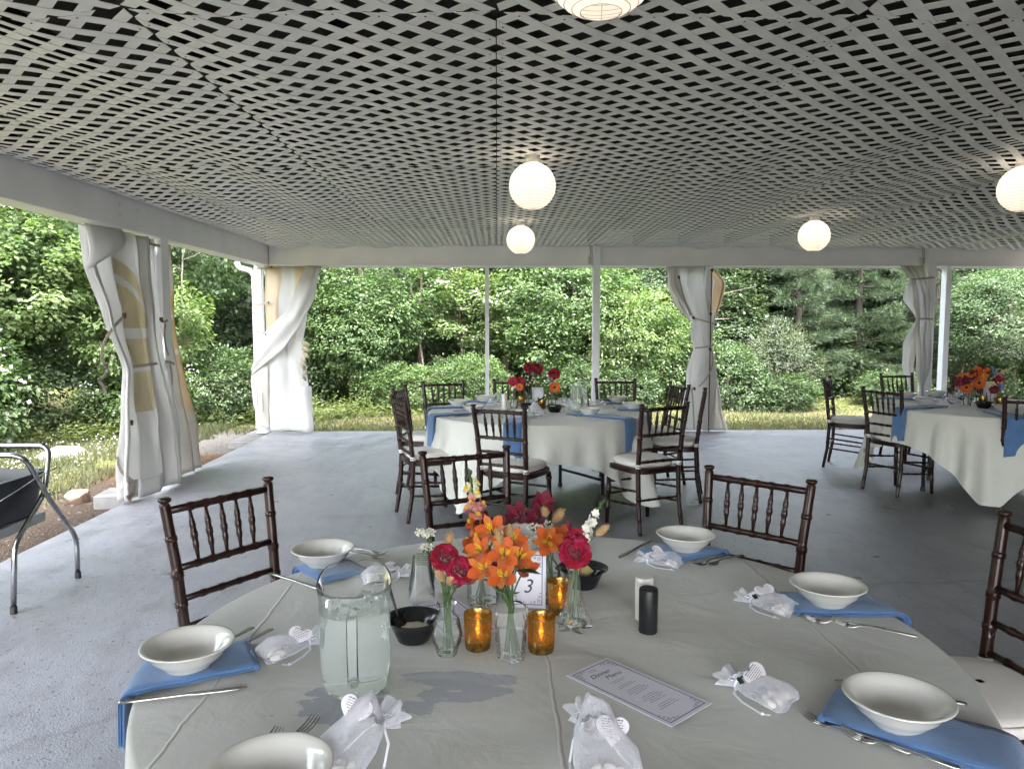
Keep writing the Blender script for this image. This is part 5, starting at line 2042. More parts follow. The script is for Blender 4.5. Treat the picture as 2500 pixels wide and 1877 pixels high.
def knife_meshes():
    a = MB()
    rows = []
    for t, w, h in ((0, 0.004, 0.002), (0.015, 0.0085, 0.0035), (0.25, 0.008, 0.004), (0.5, 0.0065, 0.0035), (0.54, 0.0055, 0.003)):
        y = t * 0.235
        rows.append([(-w, y, 0.0045), (0, y, 0.0045 + h), (w, y, 0.0045), (0, y, 0.0045 - h)])
    a.sheet(rows, closed=True)
    b = MB()
    rows = []
    for t, w0, w1 in ((0.54, -0.0055, 0.0055), (0.6, -0.0075, 0.0085), (0.8, -0.0075, 0.0095), (0.93, -0.0075, 0.0085), (0.98, -0.006, 0.003), (1.0, -0.005, -0.003)):
        y = t * 0.235
        rows.append([(w0, y, 0.0045), (0, y, 0.0058), (w1, y, 0.0045), (0, y, 0.0032)])
    b.sheet(rows, closed=True)
    return a.mesh('knife_handle', M_STEEL), b.mesh('knife_blade', M_STEEL)
ME_FORK = fork_mesh()
ME_KH, ME_KB = knife_meshes()
def fork(x0, y0, x1, y1, z, label, group, tilt=0.0):
    """handle end (x0,y0), tines towards (x1,y1)"""
    o = bpy.data.objects.new('fork', ME_FORK)
    COL.objects.link(o)
    o.location = (x0, y0, z + 0.0035)
    o.rotation_euler = (tilt, 0, math.atan2(y1 - y0, x1 - x0) - PI / 2)
    return tag(o, label, 'fork', group)
def knife(x0, y0, x1, y1, z, label, group):
    t = thing('knife', label, 'knife', (x0, y0, z), math.atan2(y1 - y0, x1 - x0) - PI / 2, group)
    obj('handle', ME_KH, t)
    obj('blade', ME_KB, t)
    return t

def napkin(label, cx, cy, ang, L, W, z, hang, edge_r, tc_, group, seed=0, zt=None, layers=4):
    """folded cloth strip: lies radially, its outer end hangs over the table edge.
    cx,cy inner end centre; ang outward direction; edge at distance edge_r from table centre tc_"""
    rnd = random.Random(seed)
    dx, dy = math.cos(ang), math.sin(ang)
    # distance along the strip at which the table edge is crossed
    def along(off_):
        px, py = cx - dy * off_ - tc_[0], cy + dx * off_ - tc_[1]
        bq = px * dx + py * dy
        cq = px * px + py * py - edge_r * edge_r
        return -bq + math.sqrt(max(0, bq * bq - cq))
    mb = MB()
    n = 30
    zt = z
    for k in range(layers):
        rows = []
        dz = 0.0032 * (layers - k)
        ww = W * (1 - 0.015 * k)
        sh = 0.004 * math.sin(k * 2.1 + seed)
        for i in range(n + 1):
            row = []
            for j in range(9):
                o_ = (j / 8 - 0.5) * ww + sh
                s = L * i / n * (1 - 0.006 * k)
                eg = along(o_)
                bumpz = 0.0035 * math.sin(s * 31 + seed + j * 0.5) * math.sin(j * 0.7 + k)
                if s < eg:
                    d, zz = s, z + dz + abs(bumpz)
                else:
                    q = s - eg
                    rr = 0.014 + dz
                    if q < rr * PI / 2:
                        th = q / rr
                        d, zz = eg + rr * math.sin(th), z + dz - rr + rr * math.cos(th)
                    else:
                        d, zz = eg + rr + 0.03 * (q - rr * PI / 2), z + dz - rr - (q - rr * PI / 2)
                row.append((cx + dx * d - dy * o_, cy + dy * d + dx * o_, zz))
            rows.append(row)
        mb.sheet(rows)
    # rolled fold at the inner end
    rr = 0.0016 * layers
    pts = [(cx - dy * o_, cy + dx * o_, z + 0.0016 * (layers + 1)) for o_ in (-W / 2, -W / 4, 0, W / 4, W / 2)]
    mb.tube(pts, rr, n=8)
    o = mb.build('napkin', M_NAP)
    thicken(o, 0.0018)
    return tag(o, label, 'napkin', group)

def make_pitcher(label, loc, rz, group=None, wl=0.165):
    t = thing('pitcher', label, 'pitcher', loc, rz, group)
    m, nt, b = node_mat('moulded_clear_plastic')
    m = M_PITCH
    mb = MB()
    rb, rt = 0.063, 0.070
    def r(z):
        return lerp(rb, rt, smoothstep(0, 0.06, z)) - 0.004 * smoothstep(0.0, 1, 0)
    outer = [(0.002, 0.0), (0.055, 0.0), (0.061, 0.003), (0.064, 0.012), (0.066, 0.03), (0.069, 0.06), (0.070, 0.10), (0.070, 0.15), (0.0705, 0.19), (0.073, 0.205), (0.0745, 0.212)]
    def mod(a, z):
        # shallow vertical panels
        k = 1.0 + 0.006 * math.cos(16 * a) * smoothstep(0.02, 0.05, z) * (1 - smoothstep(0.175, 0.19, z))
        return k
    n = 64
    rows = []
    prof = [p_ for p_ in outer if p_[1] >= 0.15]
    prof[0] = (0.0702, wl - 0.002)
    prof += [(0.0725, 0.2135), (0.0705, 0.206)]
    for rr, z in prof:
        row = []
        for k in range(n):
            a = 2 * PI * k / n
            q = rr * mod(a, z)
            zz = z
            # raised back lip with a notch, as a scalloped collar
            lift = 0.026 * smoothstep(0.15, 0.215, z) * smoothstep(-0.2, 0.75, math.sin(a))
            notch = 0.010 * math.exp(-((a - PI / 2) / 0.10) ** 2) * smoothstep(0.18, 0.21, z)
            spout = 0.014 * math.exp(-((a - PI / 2) / 0.2) ** 2) * smoothstep(0.17, 0.21, z)
            row.append(((q + spout) * math.cos(a), (q + spout) * math.sin(a), zz + lift - notch))
        rows.append(row)
    mb.sheet(rows, closed=True)
    body = mb.build('body', m, t)
    mb = MB()
    hp = round_path([(0, -0.069, 0.185), (0, -0.112, 0.19), (0, -0.122, 0.12), (0, -0.10, 0.05), (0, -0.066, 0.045)], 0.05, 6)
    mb.tube(hp, 0.0075, n=8, flat=1.4)
    mb.build('handle', M_GLASS, t)
    mb = MB()
    wp = [p_ for p_ in outer if p_[1] < wl] + [(0.0702, wl)]
    mb.lathe(wp, n=64, mod=mod)
    rows = [[(q * 0.0702 * math.cos(2 * PI * k / 64), q * 0.0702 * math.sin(2 * PI * k / 64), wl + (0 if q == 1 else 0.002 * math.sin(9 * q + 3 * 2 * PI * k / 48))) for k in range(48)] for q in (1, 0.8, 0.6, 0.4, 0.2, 0.02)]
    mb.sheet(rows, closed=True)
    mb.build('water', M_PWATER, t)
    rnd = random.Random(int(loc[0] * 100))
    for k in range(16):
        mb = MB()
        a, q = rnd.uniform(0, 6.28), 0.052 * math.sqrt(rnd.random())
        M = Matrix.Rotation(rnd.uniform(0, 3), 3, 'X') @ Matrix.Rotation(rnd.uniform(0, 3), 3, 'Y')
        s = rnd.uniform(0.018, 0.026)
        mb.box((0, 0, 0), (s, s * 0.8, s * 0.7), ch=0.003, M=M.to_4x4())
        o = mb.build('ice_cube', M_ICE, t)
        o.location = (q * math.cos(a), q * math.sin(a), wl + 0.012 - 0.012 * rnd.random())
    return t
M_PITCH = thin_glass('pitcher_plastic', (0.985, 0.99, 0.985), 0.05, (0.78, 0.83, 0.79), 0.05)
M_PWATER = pm('pitcher_water', (0.90, 0.96, 0.93), rough=0.06, var=0.02, trans=0.84, ior=1.33, bump=0.05, bscale=14)
M_ICE = thin_glass('ice', (0.98, 0.985, 0.985), 0.12, (0.8, 0.84, 0.83), 0.05)

def make_blackbowl(label, loc, group, fill='cheese', spoon=None, r=0.06):
    t = thing('black_bowl', label, 'bowl', loc, 0, group)
    mb = MB()
    k = r / 0.06
    prof = [(0.002, 0.0), (0.031, 0.0), (0.034, 0.003), (0.044, 0.030), (0.050, 0.047), (0.060, 0.053), (0.061, 0.055), (0.059, 0.0555), (0.049, 0.050), (0.042, 0.030), (0.032, 0.006), (0.002, 0.005)]
    mb.lathe([(a * k, z) for a, z in prof], n=40, mod=lambda a, z: 1 + (0.006 * math.cos(40 * a) if z > 0.05 else 0))
    mb.build('shell', M_BLACKP, t)
    rnd = random.Random(int(loc[0] * 997))
    if fill == 'cheese':
        rows = [[(q * 0.040 * k * math.cos(2 * PI * i / 24), q * 0.040 * k * math.sin(2 * PI * i / 24), 0.024 + 0.012 * (1 - q * q) + rnd.uniform(-.002, .002)) for i in range(24)] for q in (1, 0.8, 0.6, 0.4, 0.2, 0.02)]
        mb = MB()
        mb.sheet(rows, closed=True)
        o = mb.build('grated_cheese', M_RICE)
        o.location = loc
        tag(o, 'grated cheese filling the ' + label, 'food')
    else:
        for i in range(7):
            mb = MB()
            M = Matrix.Rotation(rnd.uniform(-.6, .6), 3, 'X') @ Matrix.Rotation(rnd.uniform(0, 3), 3, 'Z')
            mb.box((0, 0, 0), (0.038, 0.030, 0.008), ch=0.0025, M=M.to_4x4())
            o = mb.build('butter_packet', M_PACK)
            o.location = (loc[0] + rnd.uniform(-.02, .02), loc[1] + rnd.uniform(-.02, .02), loc[2] + 0.022 + 0.004 * i)
            tag(o, 'small yellow packet heaped in the ' + label, 'packet', 'yellow packets in the ' + label)
    return t

def serving_spoon(label, p0, p1):
    t = thing('serving_spoon', label, 'spoon', p0)
    d = Vector(p1) - Vector(p0)
    mb = MB()
    mb.tube([(0, 0, 0), d * 0.3, d], [0.004, 0.0045, 0.008], n=8, flat=0.45)
    mb.build('handle', M_BLACKP2, t)
    mb = MB()
    q = d.to_track_quat('Y', 'Z').to_matrix()
    mb.ell((0, 0, 0), (0.017, 0.026, 0.006), 12, 6, M=q)
    mb.build('scoop', M_BLACKP2, t)
    return t

def make_cups(label, loc, n=9, group=None):
    t = thing('cup_stack', label, 'cups', loc, 0, group)
    for k in range(n):
        mb = MB()
        mb.lathe([(0.0345, 0.0), (0.036, 0.0015), (0.0345, 0.003), (0.0335, 0.004), (0.0235, 0.088), (0.022, 0.091), (0.002, 0.0905)], n=28, c=(0, 0, 0.0058 * k))
        mb.build('cup', M_CUP, t)
    return t

def make_shaker(name, label, loc, mat, r=0.0225, h=0.108, cat='shaker', group=None):
    mb = MB()
    mb.lathe([(0.002, 0.0), (r * 0.94, 0.0), (r, 0.003), (r, h - 0.005), (r * 0.93, h - 0.001), (r * 0.8, h), (r * 0.25, h - 0.002), (0.002, h - 0.002)], n=32)
    o = mb.build(name, mat)
    o.location = loc
    return tag(o, label, cat, group)

def mercury_mat():
    m, nt, b = node_mat('gold_mercury_glass')
    N, L = nt.nodes, nt.links
    tc = N.new('ShaderNodeTexCoord')
    n1 = N.new('ShaderNodeTexNoise')
    n1.inputs['Scale'].default_value = 130
    n1.inputs['Detail'].default_value = 6
    n1.inputs['Roughness'].default_value = 0.7
    L.new(tc.outputs['Object'], n1.inputs['Vector'])
    cr = N.new('ShaderNodeValToRGB')
    cr.color_ramp.elements[0].position, cr.color_ramp.elements[1].position = 0.42, 0.58
    cr.color_ramp.elements[0].color = (0, 0, 0, 1)
    cr.color_ramp.elements[1].color = (1, 1, 1, 1)
    L.new(n1.outputs['Fac'], cr.inputs[0])
    b.inputs['Base Color'].default_value = (0.52, 0.36, 0.12, 1)
    b.inputs['Metallic'].default_value = 0.85
    b.inputs['Roughness'].default_value = 0.24
    tr = N.new('ShaderNodeBsdfTransparent')
    tr.inputs[0].default_value = (0.72, 0.56, 0.26, 1)
    tl = N.new('ShaderNodeBsdfTranslucent')
    tl.inputs[0].default_value = (0.50, 0.37, 0.14, 1)
    m0 = N.new('ShaderNodeMixShader')
    m0.inputs[0].default_value = 0.35
    L.new(tr.outputs[0], m0.inputs[1])
    L.new(tl.outputs[0], m0.inputs[2])
    mx = N.new('ShaderNodeMixShader')
    ma = N.new('ShaderNodeMath')
    ma.operation = 'MULTIPLY_ADD'
    ma.inputs[1].default_value = 0.55
    ma.inputs[2].default_value = 0.10
    L.new(cr.outputs[0], ma.inputs[0])
    L.new(ma.outputs[0], mx.inputs[0])
    L.new(m0.outputs[0], mx.inputs[1])
    L.new(b.outputs[0], mx.inputs[2])
    L.new(mx.outputs[0], N['Material Output'].inputs['Surface'])
    return m
M_MERC = mercury_mat()
M_FLAME = emit_mat('amber_flame', (1.0, 0.45, 0.08), 1.1)
M_CAND = pm('tealight_body', (0.70, 0.62, 0.45), rough=0.5, sss=0.0)
def make_votive(label, loc, group, lit=True, r=0.0325, h=0.082):
    t = thing('votive_holder', label, 'candle holder', loc, 0, group)
    mb = MB()
    mb.lathe([(0.002, 0.0), (r * 0.84, 0.0), (r * 0.88, 0.004), (r * 0.92, 0.02), (r, h - 0.002), (r * 0.985, h), (r * 0.95, h - 0.002), (r * 0.87, 0.02), (r * 0.82, 0.009), (0.002, 0.009)], n=36)
    mb.build('cup', M_MERC, t)
    if lit:
        q = thing('tealight', 'small lit candle inside the ' + label, 'candle', (loc[0], loc[1], loc[2] + 0.010), 0, None)
        mb = MB()
        mb.lathe([(0.002, 0.0), (0.018, 0.0), (0.019, 0.003), (0.019, 0.018), (0.016, 0.019), (0.002, 0.017)], n=20)
        mb.build('wax', M_CAND, q)
        mb = MB()
        mb.lathe([(0.001, 0.018), (0.0048, 0.026), (0.0052, 0.033), (0.003, 0.044), (0.0006, 0.055)], n=10)
        mb.build('flame', M_FLAME, q)
    return t
# ------------------------------------------------------------------ flowers
def fm(name, col, var=0.15, rough=0.6):
    return pm(name, col, rough=rough, var=var, scale=60, spec=0.3, sheen=0.15)
FM = {'orange': fm('orange_petal', (0.55, 0.105, 0.02)), 'amber': fm('amber_petal', (0.56, 0.155, 0.028)), 'magenta': fm('magenta_petal', (0.31, 0.004, 0.042), 0.25), 'red': fm('red_petal', (0.28, 0.004, 0.017), 0.25),
      'burgundy': fm('burgundy_petal', (0.13, 0.006, 0.022), 0.3), 'pink': fm('pink_petal', (0.60, 0.24, 0.21)), 'cream': fm('cream_petal', (0.62, 0.60, 0.33)), 'white': fm('white_petal', (0.72, 0.70, 0.62), 0.06),
      'yellow': fm('yellow_throat', (0.72, 0.42, 0.02)), 'tan': fm('tan_bunny_tail', (0.42, 0.27, 0.13), 0.2, 0.9), 'blue': fm('blue_petal', (0.20, 0.24, 0.50)), 'green': M_STEMG, 'leaf': M_LEAFG, 'brown': fm('dark_centre', (0.06, 0.03, 0.015))}

def frame_of(d):
    d = Vector(d).normalized()
    a = d.orthogonal().normalized()
    return d, a, d.cross(a)

def petal(mb, o, d, up, L, W, curl=0.3, mat=0, cup=0.2, ruff=0.0, rnd=None, tipw=0.35):
    d = Vector(d).normalized()
    up = Vector(up)
    side = d.cross(up)
    side = side.normalized() if side.length > 1e-6 else d.orthogonal().normalized()
    up = side.cross(d)
    rows = []
    for i, (t, w) in enumerate(((0, 0.18), (0.3, 0.72), (0.6, 1.0), (0.85, 0.85), (1.0, tipw))):
        row = []
        for j in (-1, -0.5, 0, 0.5, 1):
            z = curl * L * t * t + cup * W * abs(j) ** 2 * 0.5
            if ruff and rnd and t > 0.5:
                z += rnd.uniform(-ruff, ruff) * L
            row.append(Vector(o) + d * (L * t * (1 - 0.08 * abs(j) * t)) + side * (W * 0.5 * w * j) + up * z)
        rows.append(row)
    mb.sheet(rows, mat=mat)

def b_carnation(mb, c, d, r, m0=0, m1=1, rnd=None):
    D, A, B = frame_of(d)
    c = Vector(c)
    for ring, (n, el, L) in enumerate(((9, 0.05, 1.0), (9, 0.45, 0.95), (8, 0.85, 0.85), (6, 1.15, 0.75), (4, 1.4, 0.62))):
        for k in range(n):
            a = 2 * PI * (k + 0.5 * (ring % 2)) / n + rnd.uniform(-.15, .15)
            out = A * math.cos(a) + B * math.sin(a)
            dd = out * math.cos(el) + D * math.sin(el)
            petal(mb, c - D * r * 0.35, dd, D * math.cos(el) - out * math.sin(el), r * L * 1.15, r * 0.85, -0.1, m0 if rnd.random() < 0.75 else m1, 0.15, 0.16, rnd, 0.8)

def b_alstro(mb, c, d, r, outer=0, inner=1, throat=2, rnd=None):
    D, A, B = frame_of(d)
    c = Vector(c)
    o = c - D * r * 0.6
    a0 = rnd.uniform(0, 6)
    for k in range(3):
        a = a0 + 2 * PI * k / 3
        out = A * math.cos(a) + B * math.sin(a)
        petal(mb, o, out * 0.75 + D * 0.8, D - out, r * 1.45, r * 0.95, -0.25, outer, 0.15, 0.02, rnd, 0.45)
        a += PI / 3
        out = A * math.cos(a) + B * math.sin(a)
        petal(mb, o + D * r * 0.05, out * 0.62 + D * 0.85, D - out, r * 1.5, r * 0.6, -0.22, inner, 0.2, 0.02, rnd, 0.3)
        petal(mb, o + D * r * 0.08, out * 0.45 + D * 0.85, D - out, r * 0.9, r * 0.34, -0.1, throat, 0.2, 0, rnd, 0.3)
    for k in range(5):
        a = rnd.uniform(0, 6.28)
        out = A * math.cos(a) + B * math.sin(a)
        mb.tube([o, o + D * r * 0.8 + out * r * 0.12, o + D * r * 1.25 + out * r * 0.25], [0.0006, 0.0006, 0.0012], n=4, mat=throat)

def b_snap(mb, c, d, r, m0, m1, rnd=None):
    """one two-lipped snapdragon floret"""
    D, A, B = frame_of(d)
    up = Vector((0, 0, 1)) - D * D.z
    up = up.normalized() if up.length > 0.05 else A
    sd = D.cross(up)
    c = Vector(c)
    for s in (-1, 1):
        petal(mb, c, D * 0.55 + up * 0.8 + sd * 0.45 * s, -D + up * 0.3, r * 1.0, r * 0.95, 0.35, m0, 0.3, 0.08, rnd, 0.75)
        petal(mb, c, D * 0.75 - up * 0.45 + sd * 0.6 * s, up, r * 1.0, r * 0.95, -0.4, m0, 0.3, 0.08, rnd, 0.75)
    petal(mb, c, D * 0.8 - up * 0.6, up, r * 1.0, r * 0.9, -0.4, m0, 0.3, 0.08, rnd, 0.75)
    mb.ell(c + D * r * 0.42, (r * 0.36, r * 0.36, r * 0.36), 7, 4, mat=m1)
    mb.tube([c - D * r * 0.7, c + D * r * 0.3], [r * 0.3, r * 0.42], n=7, mat=m0)

def b_cluster(mb, c, r, n, pr, mat, rnd, flat=0.6, k=4):
    for _ in range(n):
        v = Vector((rnd.gauss(0, 1), rnd.gauss(0, 1), rnd.gauss(0, 1))).normalized()
        p = Vector(c) + Vector((v.x * r, v.y * r, v.z * r * flat))
        for q in range(k):
            dd = v + Vector((rnd.gauss(0, .7), rnd.gauss(0, .7), rnd.gauss(0, .7)))
            petal(mb, p, dd, v, pr * rnd.uniform(0.8, 1.2), pr * 0.8, 0.1, mat, 0.2, 0.1, rnd, 0.7)

def b_gerbera(mb, c, d, r, m0, m1, m2, rnd):
    D, A, B = frame_of(d)
    for ring, (n, el, L) in enumerate(((20, 0.05, 1.0), (20, 0.18, 0.85), (14, 0.4, 0.55))):
        for k in range(n):
            a = 2 * PI * (k + ring * 0.5) / n
            out = A * math.cos(a) + B * math.sin(a)
            petal(mb, Vector(c) + out * r * 0.1, out * math.cos(el) + D * math.sin(el), D, r * L, r * 0.26, -0.04, m0 if ring < 2 else m1, 0.1, 0, rnd, 0.5)
    mb.ell(Vector(c) + D * r * 0.06, (r * 0.26,) * 3, 10, 5, mat=m2)

def stem_path(vase, base_h, c, rnd, lean=0.3):
    """from the foot of the vase, through its mouth, up to the blossom"""
    (vx, vy, vz, mouth) = vase
    c = Vector(c)
    m = Vector((vx + rnd.uniform(-.008, .008), vy + rnd.uniform(-.008, .008), vz + mouth))
    foot = Vector((vx - (c.x - vx) * 0.25 + rnd.uniform(-.012, .012), vy - (c.y - vy) * 0.25 + rnd.uniform(-.012, .012), vz + 0.012))
    foot = Vector((min(vx + .02, max(vx - .02, foot.x)), min(vy + .02, max(vy - .02, foot.y)), foot.z))
    ctrl = m.lerp(c, 0.5) + Vector((0, 0, 0.12 * (c - m).length)) - Vector((c.x - m.x, c.y - m.y, 0)) * 0.12
    return [foot, foot.lerp(m, 0.5), m] + bez(m, ctrl, c, 7)[1:]

NFL = [0]
def flower(kind, label, vase, c, col, size, group=None, d=None, leaves_=1, extra=None):
    NFL[0] += 1
    rnd = random.Random(NFL[0] * 13)
    cname = {'carnation': 'carnation', 'alstro': 'lily_flower', 'snap': 'snapdragon', 'stock': 'stock_flower', 'statice': 'statice_flower', 'bunny': 'bunny_tail_grass', 'calla': 'dark_bud_flower', 'gerbera': 'daisy_flower', 'daisies': 'small_daisies', 'delph': 'delphinium'}[kind]
    t = thing(cname, label, 'flower', (vase[0], vase[1], vase[2]), 0, group)
    o = Vector((vase[0], vase[1], vase[2]))
    P = stem_path(vase, 0, c, rnd)
    dirn = (P[-1] - P[-2]).normalized()
    toward = Vector((-c[0], -c[1] - 0.2, 1.47 - c[2])).normalized()
    face = Vector(d) if d else (dirn * 0.5 + toward * 0.6 + Vector((rnd.uniform(-.3, .3), rnd.uniform(-.2, .2), rnd.uniform(-.1, .3)))).normalized()
    mb = MB()
    sr = {'carnation': 0.0022, 'snap': 0.0030, 'stock': 0.003, 'bunny': 0.0011, 'gerbera': 0.0026}.get(kind, 0.0019)
    mb.tube([p - o for p in P], sr, n=6)
    for k in range(leaves_):
        i = rnd.randrange(3, len(P) - 2)
        a = rnd.uniform(0, 6.28)
        petal(mb, P[i] - o, (math.cos(a), math.sin(a), 0.5), (0, 0, 1), rnd.uniform(0.025, 0.05), 0.010, -0.3, 0, 0.2)
    mb.build('stem', M_STEMG, t)
    mb = MB()
    C = Vector(c) - o
    mats = col if isinstance(col, tuple) else (col, col, 'yellow')
    ms = [FM[m] for m in mats]
    if kind == 'carnation':
        mb.lathe([(0.003, -size * 0.9), (size * 0.3, -size * 0.55), (size * 0.36, -size * 0.1)], n=8, c=tuple(C), mat=2)
        b_carnation(mb, C, face, size, 0, 1, rnd)
    elif kind == 'alstro':
        b_alstro(mb, C, face, size, 0, 1, 2, rnd)
    elif kind == 'calla':
        for k in range(4):
            a = k * PI / 2
            petal(mb, C - dirn * size, dirn + Vector((math.cos(a), math.sin(a), 0)) * 0.3, Vector((math.cos(a), math.sin(a), 0)) * -1, size * 1.9, size * 1.0, 0.1, 0, 0.5, 0, rnd, 0.5)
    elif kind in ('snap', 'stock', 'delph'):
        # c is the top; florets run down the last stretch of the stem
        n, step, r = extra['n'], extra['step'], size
        pts = [p - o for p in P]
        seg = []
        acc = 0
        i = len(pts) - 1
        pos = pts[-1].copy()
        for k in range(n):
            f = k / (n - 1)
            need = step
            while need > 0 and i > 0:
                L = (pts[i - 1] - pos).length
                if L > need:
                    pos = pos + (pts[i - 1] - pos).normalized() * need
                    need = 0
                else:
                    need -= L
                    pos = pts[i - 1].copy()
                    i -= 1
            a = k * 2.4 + extra.get('ph', 0)
            out = Vector((math.cos(a), math.sin(a), 0.25))
            out = (out + Vector((toward.x, toward.y, 0)) * 0.35).normalized()
            mi = min(len(extra['cols']) - 1, int(f * len(extra['cols'])))
            cm_ = extra['cols'][mi]
            sc = r * lerp(0.55, 1.15, f)
            if kind == 'snap':
                if cm_ == 3:
                    mb.ell(pos + out * 0.004, (sc * 0.35, sc * 0.35, sc * 0.6), 7, 5, mat=3)
                else:
                    b_snap(mb, pos + out * sc * 0.9, out, sc, cm_, 2, rnd)
            else:
                if f < 0.22:
                    mb.ell(pos + out * 0.004, (sc * 0.4, sc * 0.4, sc * 0.6), 6, 4, mat=3)
                else:
                    for q in range(6):
                        a2 = q * PI / 3
                        D, A, B = frame_of(out)
                        petal(mb, pos + out * sc * 0.5, D * 0.45 + A * math.cos(a2) + B * math.sin(a2), D, sc, sc * 0.7, -0.2, cm_, 0.2, 0.08, rnd, 0.6)
        ms = [FM[m] for m in extra['mats']]
    elif kind == 'statice':
        for k in range(6):
            q = C + Vector((rnd.uniform(-1, 1), rnd.uniform(-.6, .6), rnd.uniform(-.25, .35))) * size
            mb.tube([C - dirn * size * 1.6, q], 0.0011, n=5, mat=2)
            b_cluster(mb, q, size * 0.36, 12, size * 0.26, 0, rnd, 0.55, 4)
            mb.ell(q - Vector((0, 0, size * 0.22)), (size * 0.22, size * 0.22, size * 0.2), 7, 4, mat=2)
    elif kind == 'bunny':
        D, A, B = frame_of(dirn if d is None else d)
        M = Matrix((A, B, D)).transposed()
        mb.ell(C, (size * 0.42, size * 0.42, size), 10, 8, mat=0, M=M)
        for k in range(150):
            v = Vector((rnd.gauss(0, 1), rnd.gauss(0, 1), rnd.gauss(0, 1))).normalized()
            p = C + M @ Vector((v.x * size * 0.40, v.y * size * 0.40, v.z * size * 0.95))
            q = p + (M @ Vector((v.x, v.y, v.z * 0.6 + 0.9))).normalized() * size * 0.35
            s = (q - p).cross(Vector((rnd.random(), 1, 0.3))).normalized() * 0.0006
            mb.add([p - s, p + s, q], [(0, 1, 2)], 0)
    elif kind == 'gerbera':
        b_gerbera(mb, C, face, size, 0, 1, 2, rnd)
    elif kind == 'daisies':
        for k in range(16):
            q = C + Vector((rnd.uniform(-1, 1), rnd.uniform(-.7, .7), rnd.uniform(-.7, .7))) * size
            mb.tube([C - dirn * size * 1.8, q], 0.0009, n=4, mat=2)
            f2 = (toward + Vector((rnd.uniform(-.6, .6), rnd.uniform(-.4, .4), rnd.uniform(-.3, .6)))).normalized()
            D, A, B = frame_of(f2)
            for j in range(9):
                a = j * 2 * PI / 9
                petal(mb, q, A * math.cos(a) + B * math.sin(a), D, 0.0085, 0.0045, 0, 0, 0.1)
            mb.ell(q + D * 0.001, (0.0032,) * 3, 6, 4, mat=1)
    mb.build('blossom', ms, t)
    if extra and 'bigleaf' in extra:
        mb = MB()
        p, dd, L = extra['bigleaf']
        petal(mb, Vector(p) - o, dd, (0, 0, 1), L, L * 0.42, -0.25, 0, 0.2, 0.02, rnd, 0.2)
        mb.build('leaf', M_LEAFG, t)
    return t

# ------------------------------------------------------------------ vases
def vase(label, loc, prof, mod=None, n=56, water=None, mat=None, wall=0.0028, group=None):
    t = thing('vase', label, 'vase', loc, 0, group)
    mb = MB()
    inner = [(max(0.002, r - wall), max(z, 0.008)) for r, z in reversed(prof) if r > 0.003]
    mb.lathe(prof, n=n, mod=mod)
    mb.build('glass', mat or M_GLASS, t)
    if water:
        pr = [(max(0.002, r - wall - 0.0006), max(z, 0.0086)) for r, z in prof if z < water and r > 0.003]
        r_end = [r for r, z in prof if z >= water][0] - wall - 0.0006
        mb = MB()
        mb.lathe([(0.002, 0.0086)] + pr + [(r_end, water), (0.002, water)], n=32)
        mb.build('water', M_WATER, t)
    return t

def ribbed(z):
    return 1
V1 = (-0.112, 1.622, ZN, 0.12)
pr = []
for i in range(41):
    z = 0.118 * i / 40
    r = interp([(0, 0.021), (0.008, 0.024), (0.045, 0.0335), (0.075, 0.029), (0.098, 0.0165), (0.108, 0.0165), (0.118, 0.0215)], z)[0]
    r += 0.0013 * math.sin(z * 900) * (1 if 0.01 < z < 0.092 else 0)
    pr.append((r, z))
vase('ribbed bulb-shaped bud vase left of the gold candle holders', V1[:3], [(0.002, 0.0)] + pr, water=0.075)
V3 = (0.030, 1.600, ZN, 0.114)
pr = [(0.002, 0.0)] + [(interp([(0, 0.029), (0.01, 0.031), (0.06, 0.0345), (0.114, 0.038)], 0.114 * i / 30)[0], 0.114 * i / 30) for i in range(31)]
vase('cut-crystal tumbler vase standing between the two lit gold candle holders', V3[:3], pr, mod=lambda a, z: 1 + 0.05 * abs(math.sin(6 * a + z * 110)) * abs(math.sin(6 * a - z * 110)) - 0.02, n=96, water=0.062, mat=M_CRYS)
V5 = (0.186, 1.770, ZN, 0.15)
pr = [(0.002, 0.0)] + [(interp([(0, 0.037), (0.012, 0.035), (0.05, 0.025), (0.10, 0.0165), (0.135, 0.015), (0.15, 0.0205)], 0.15 * i / 34)[0], 0.15 * i / 34) for i in range(35)]
vase('slender vase with a flared scalloped foot, right of the gold candle holders', V5[:3], pr, mod=lambda a, z: 1 + 0.28 * max(0, 1 - z / 0.075) * math.cos(5 * a + z * 18), n=80, water=0.05)
V6 = (-0.036, 1.93, ZN, 0.092)
pr = [(0.002, 0.0)] + [(interp([(0, 0.040), (0.01, 0.0425), (0.07, 0.043), (0.092, 0.042)], 0.092 * i / 26)[0], 0.092 * i / 26) for i in range(27)]
vase('wide short crystal vase behind, holding the tall snapdragon', V6[:3], pr, mod=lambda a, z: 1 + 0.035 * abs(math.sin(8 * a + z * 90)) * abs(math.sin(8 * a - z * 90)) - 0.01, n=96, water=0.06, mat=M_CRYS)
V7 = (0.134, 1.945, ZN, 0.17)
pr = [(0.002, 0.0)] + [(interp([(0, 0.033), (0.008, 0.0355), (0.07, 0.035), (0.09, 0.029), (0.12, 0.0155), (0.16, 0.0155), (0.17, 0.018)], 0.17 * i / 40)[0], 0.17 * i / 40) for i in range(41)]
vase('patterned narrow-necked bottle vase at the back of the centrepiece', V7[:3], pr, mod=lambda a, z: 1 + (0.02 * abs(math.sin(7 * a + z * 100)) * abs(math.sin(7 * a - z * 100)) if z < 0.09 else 0), n=84, water=0.07)

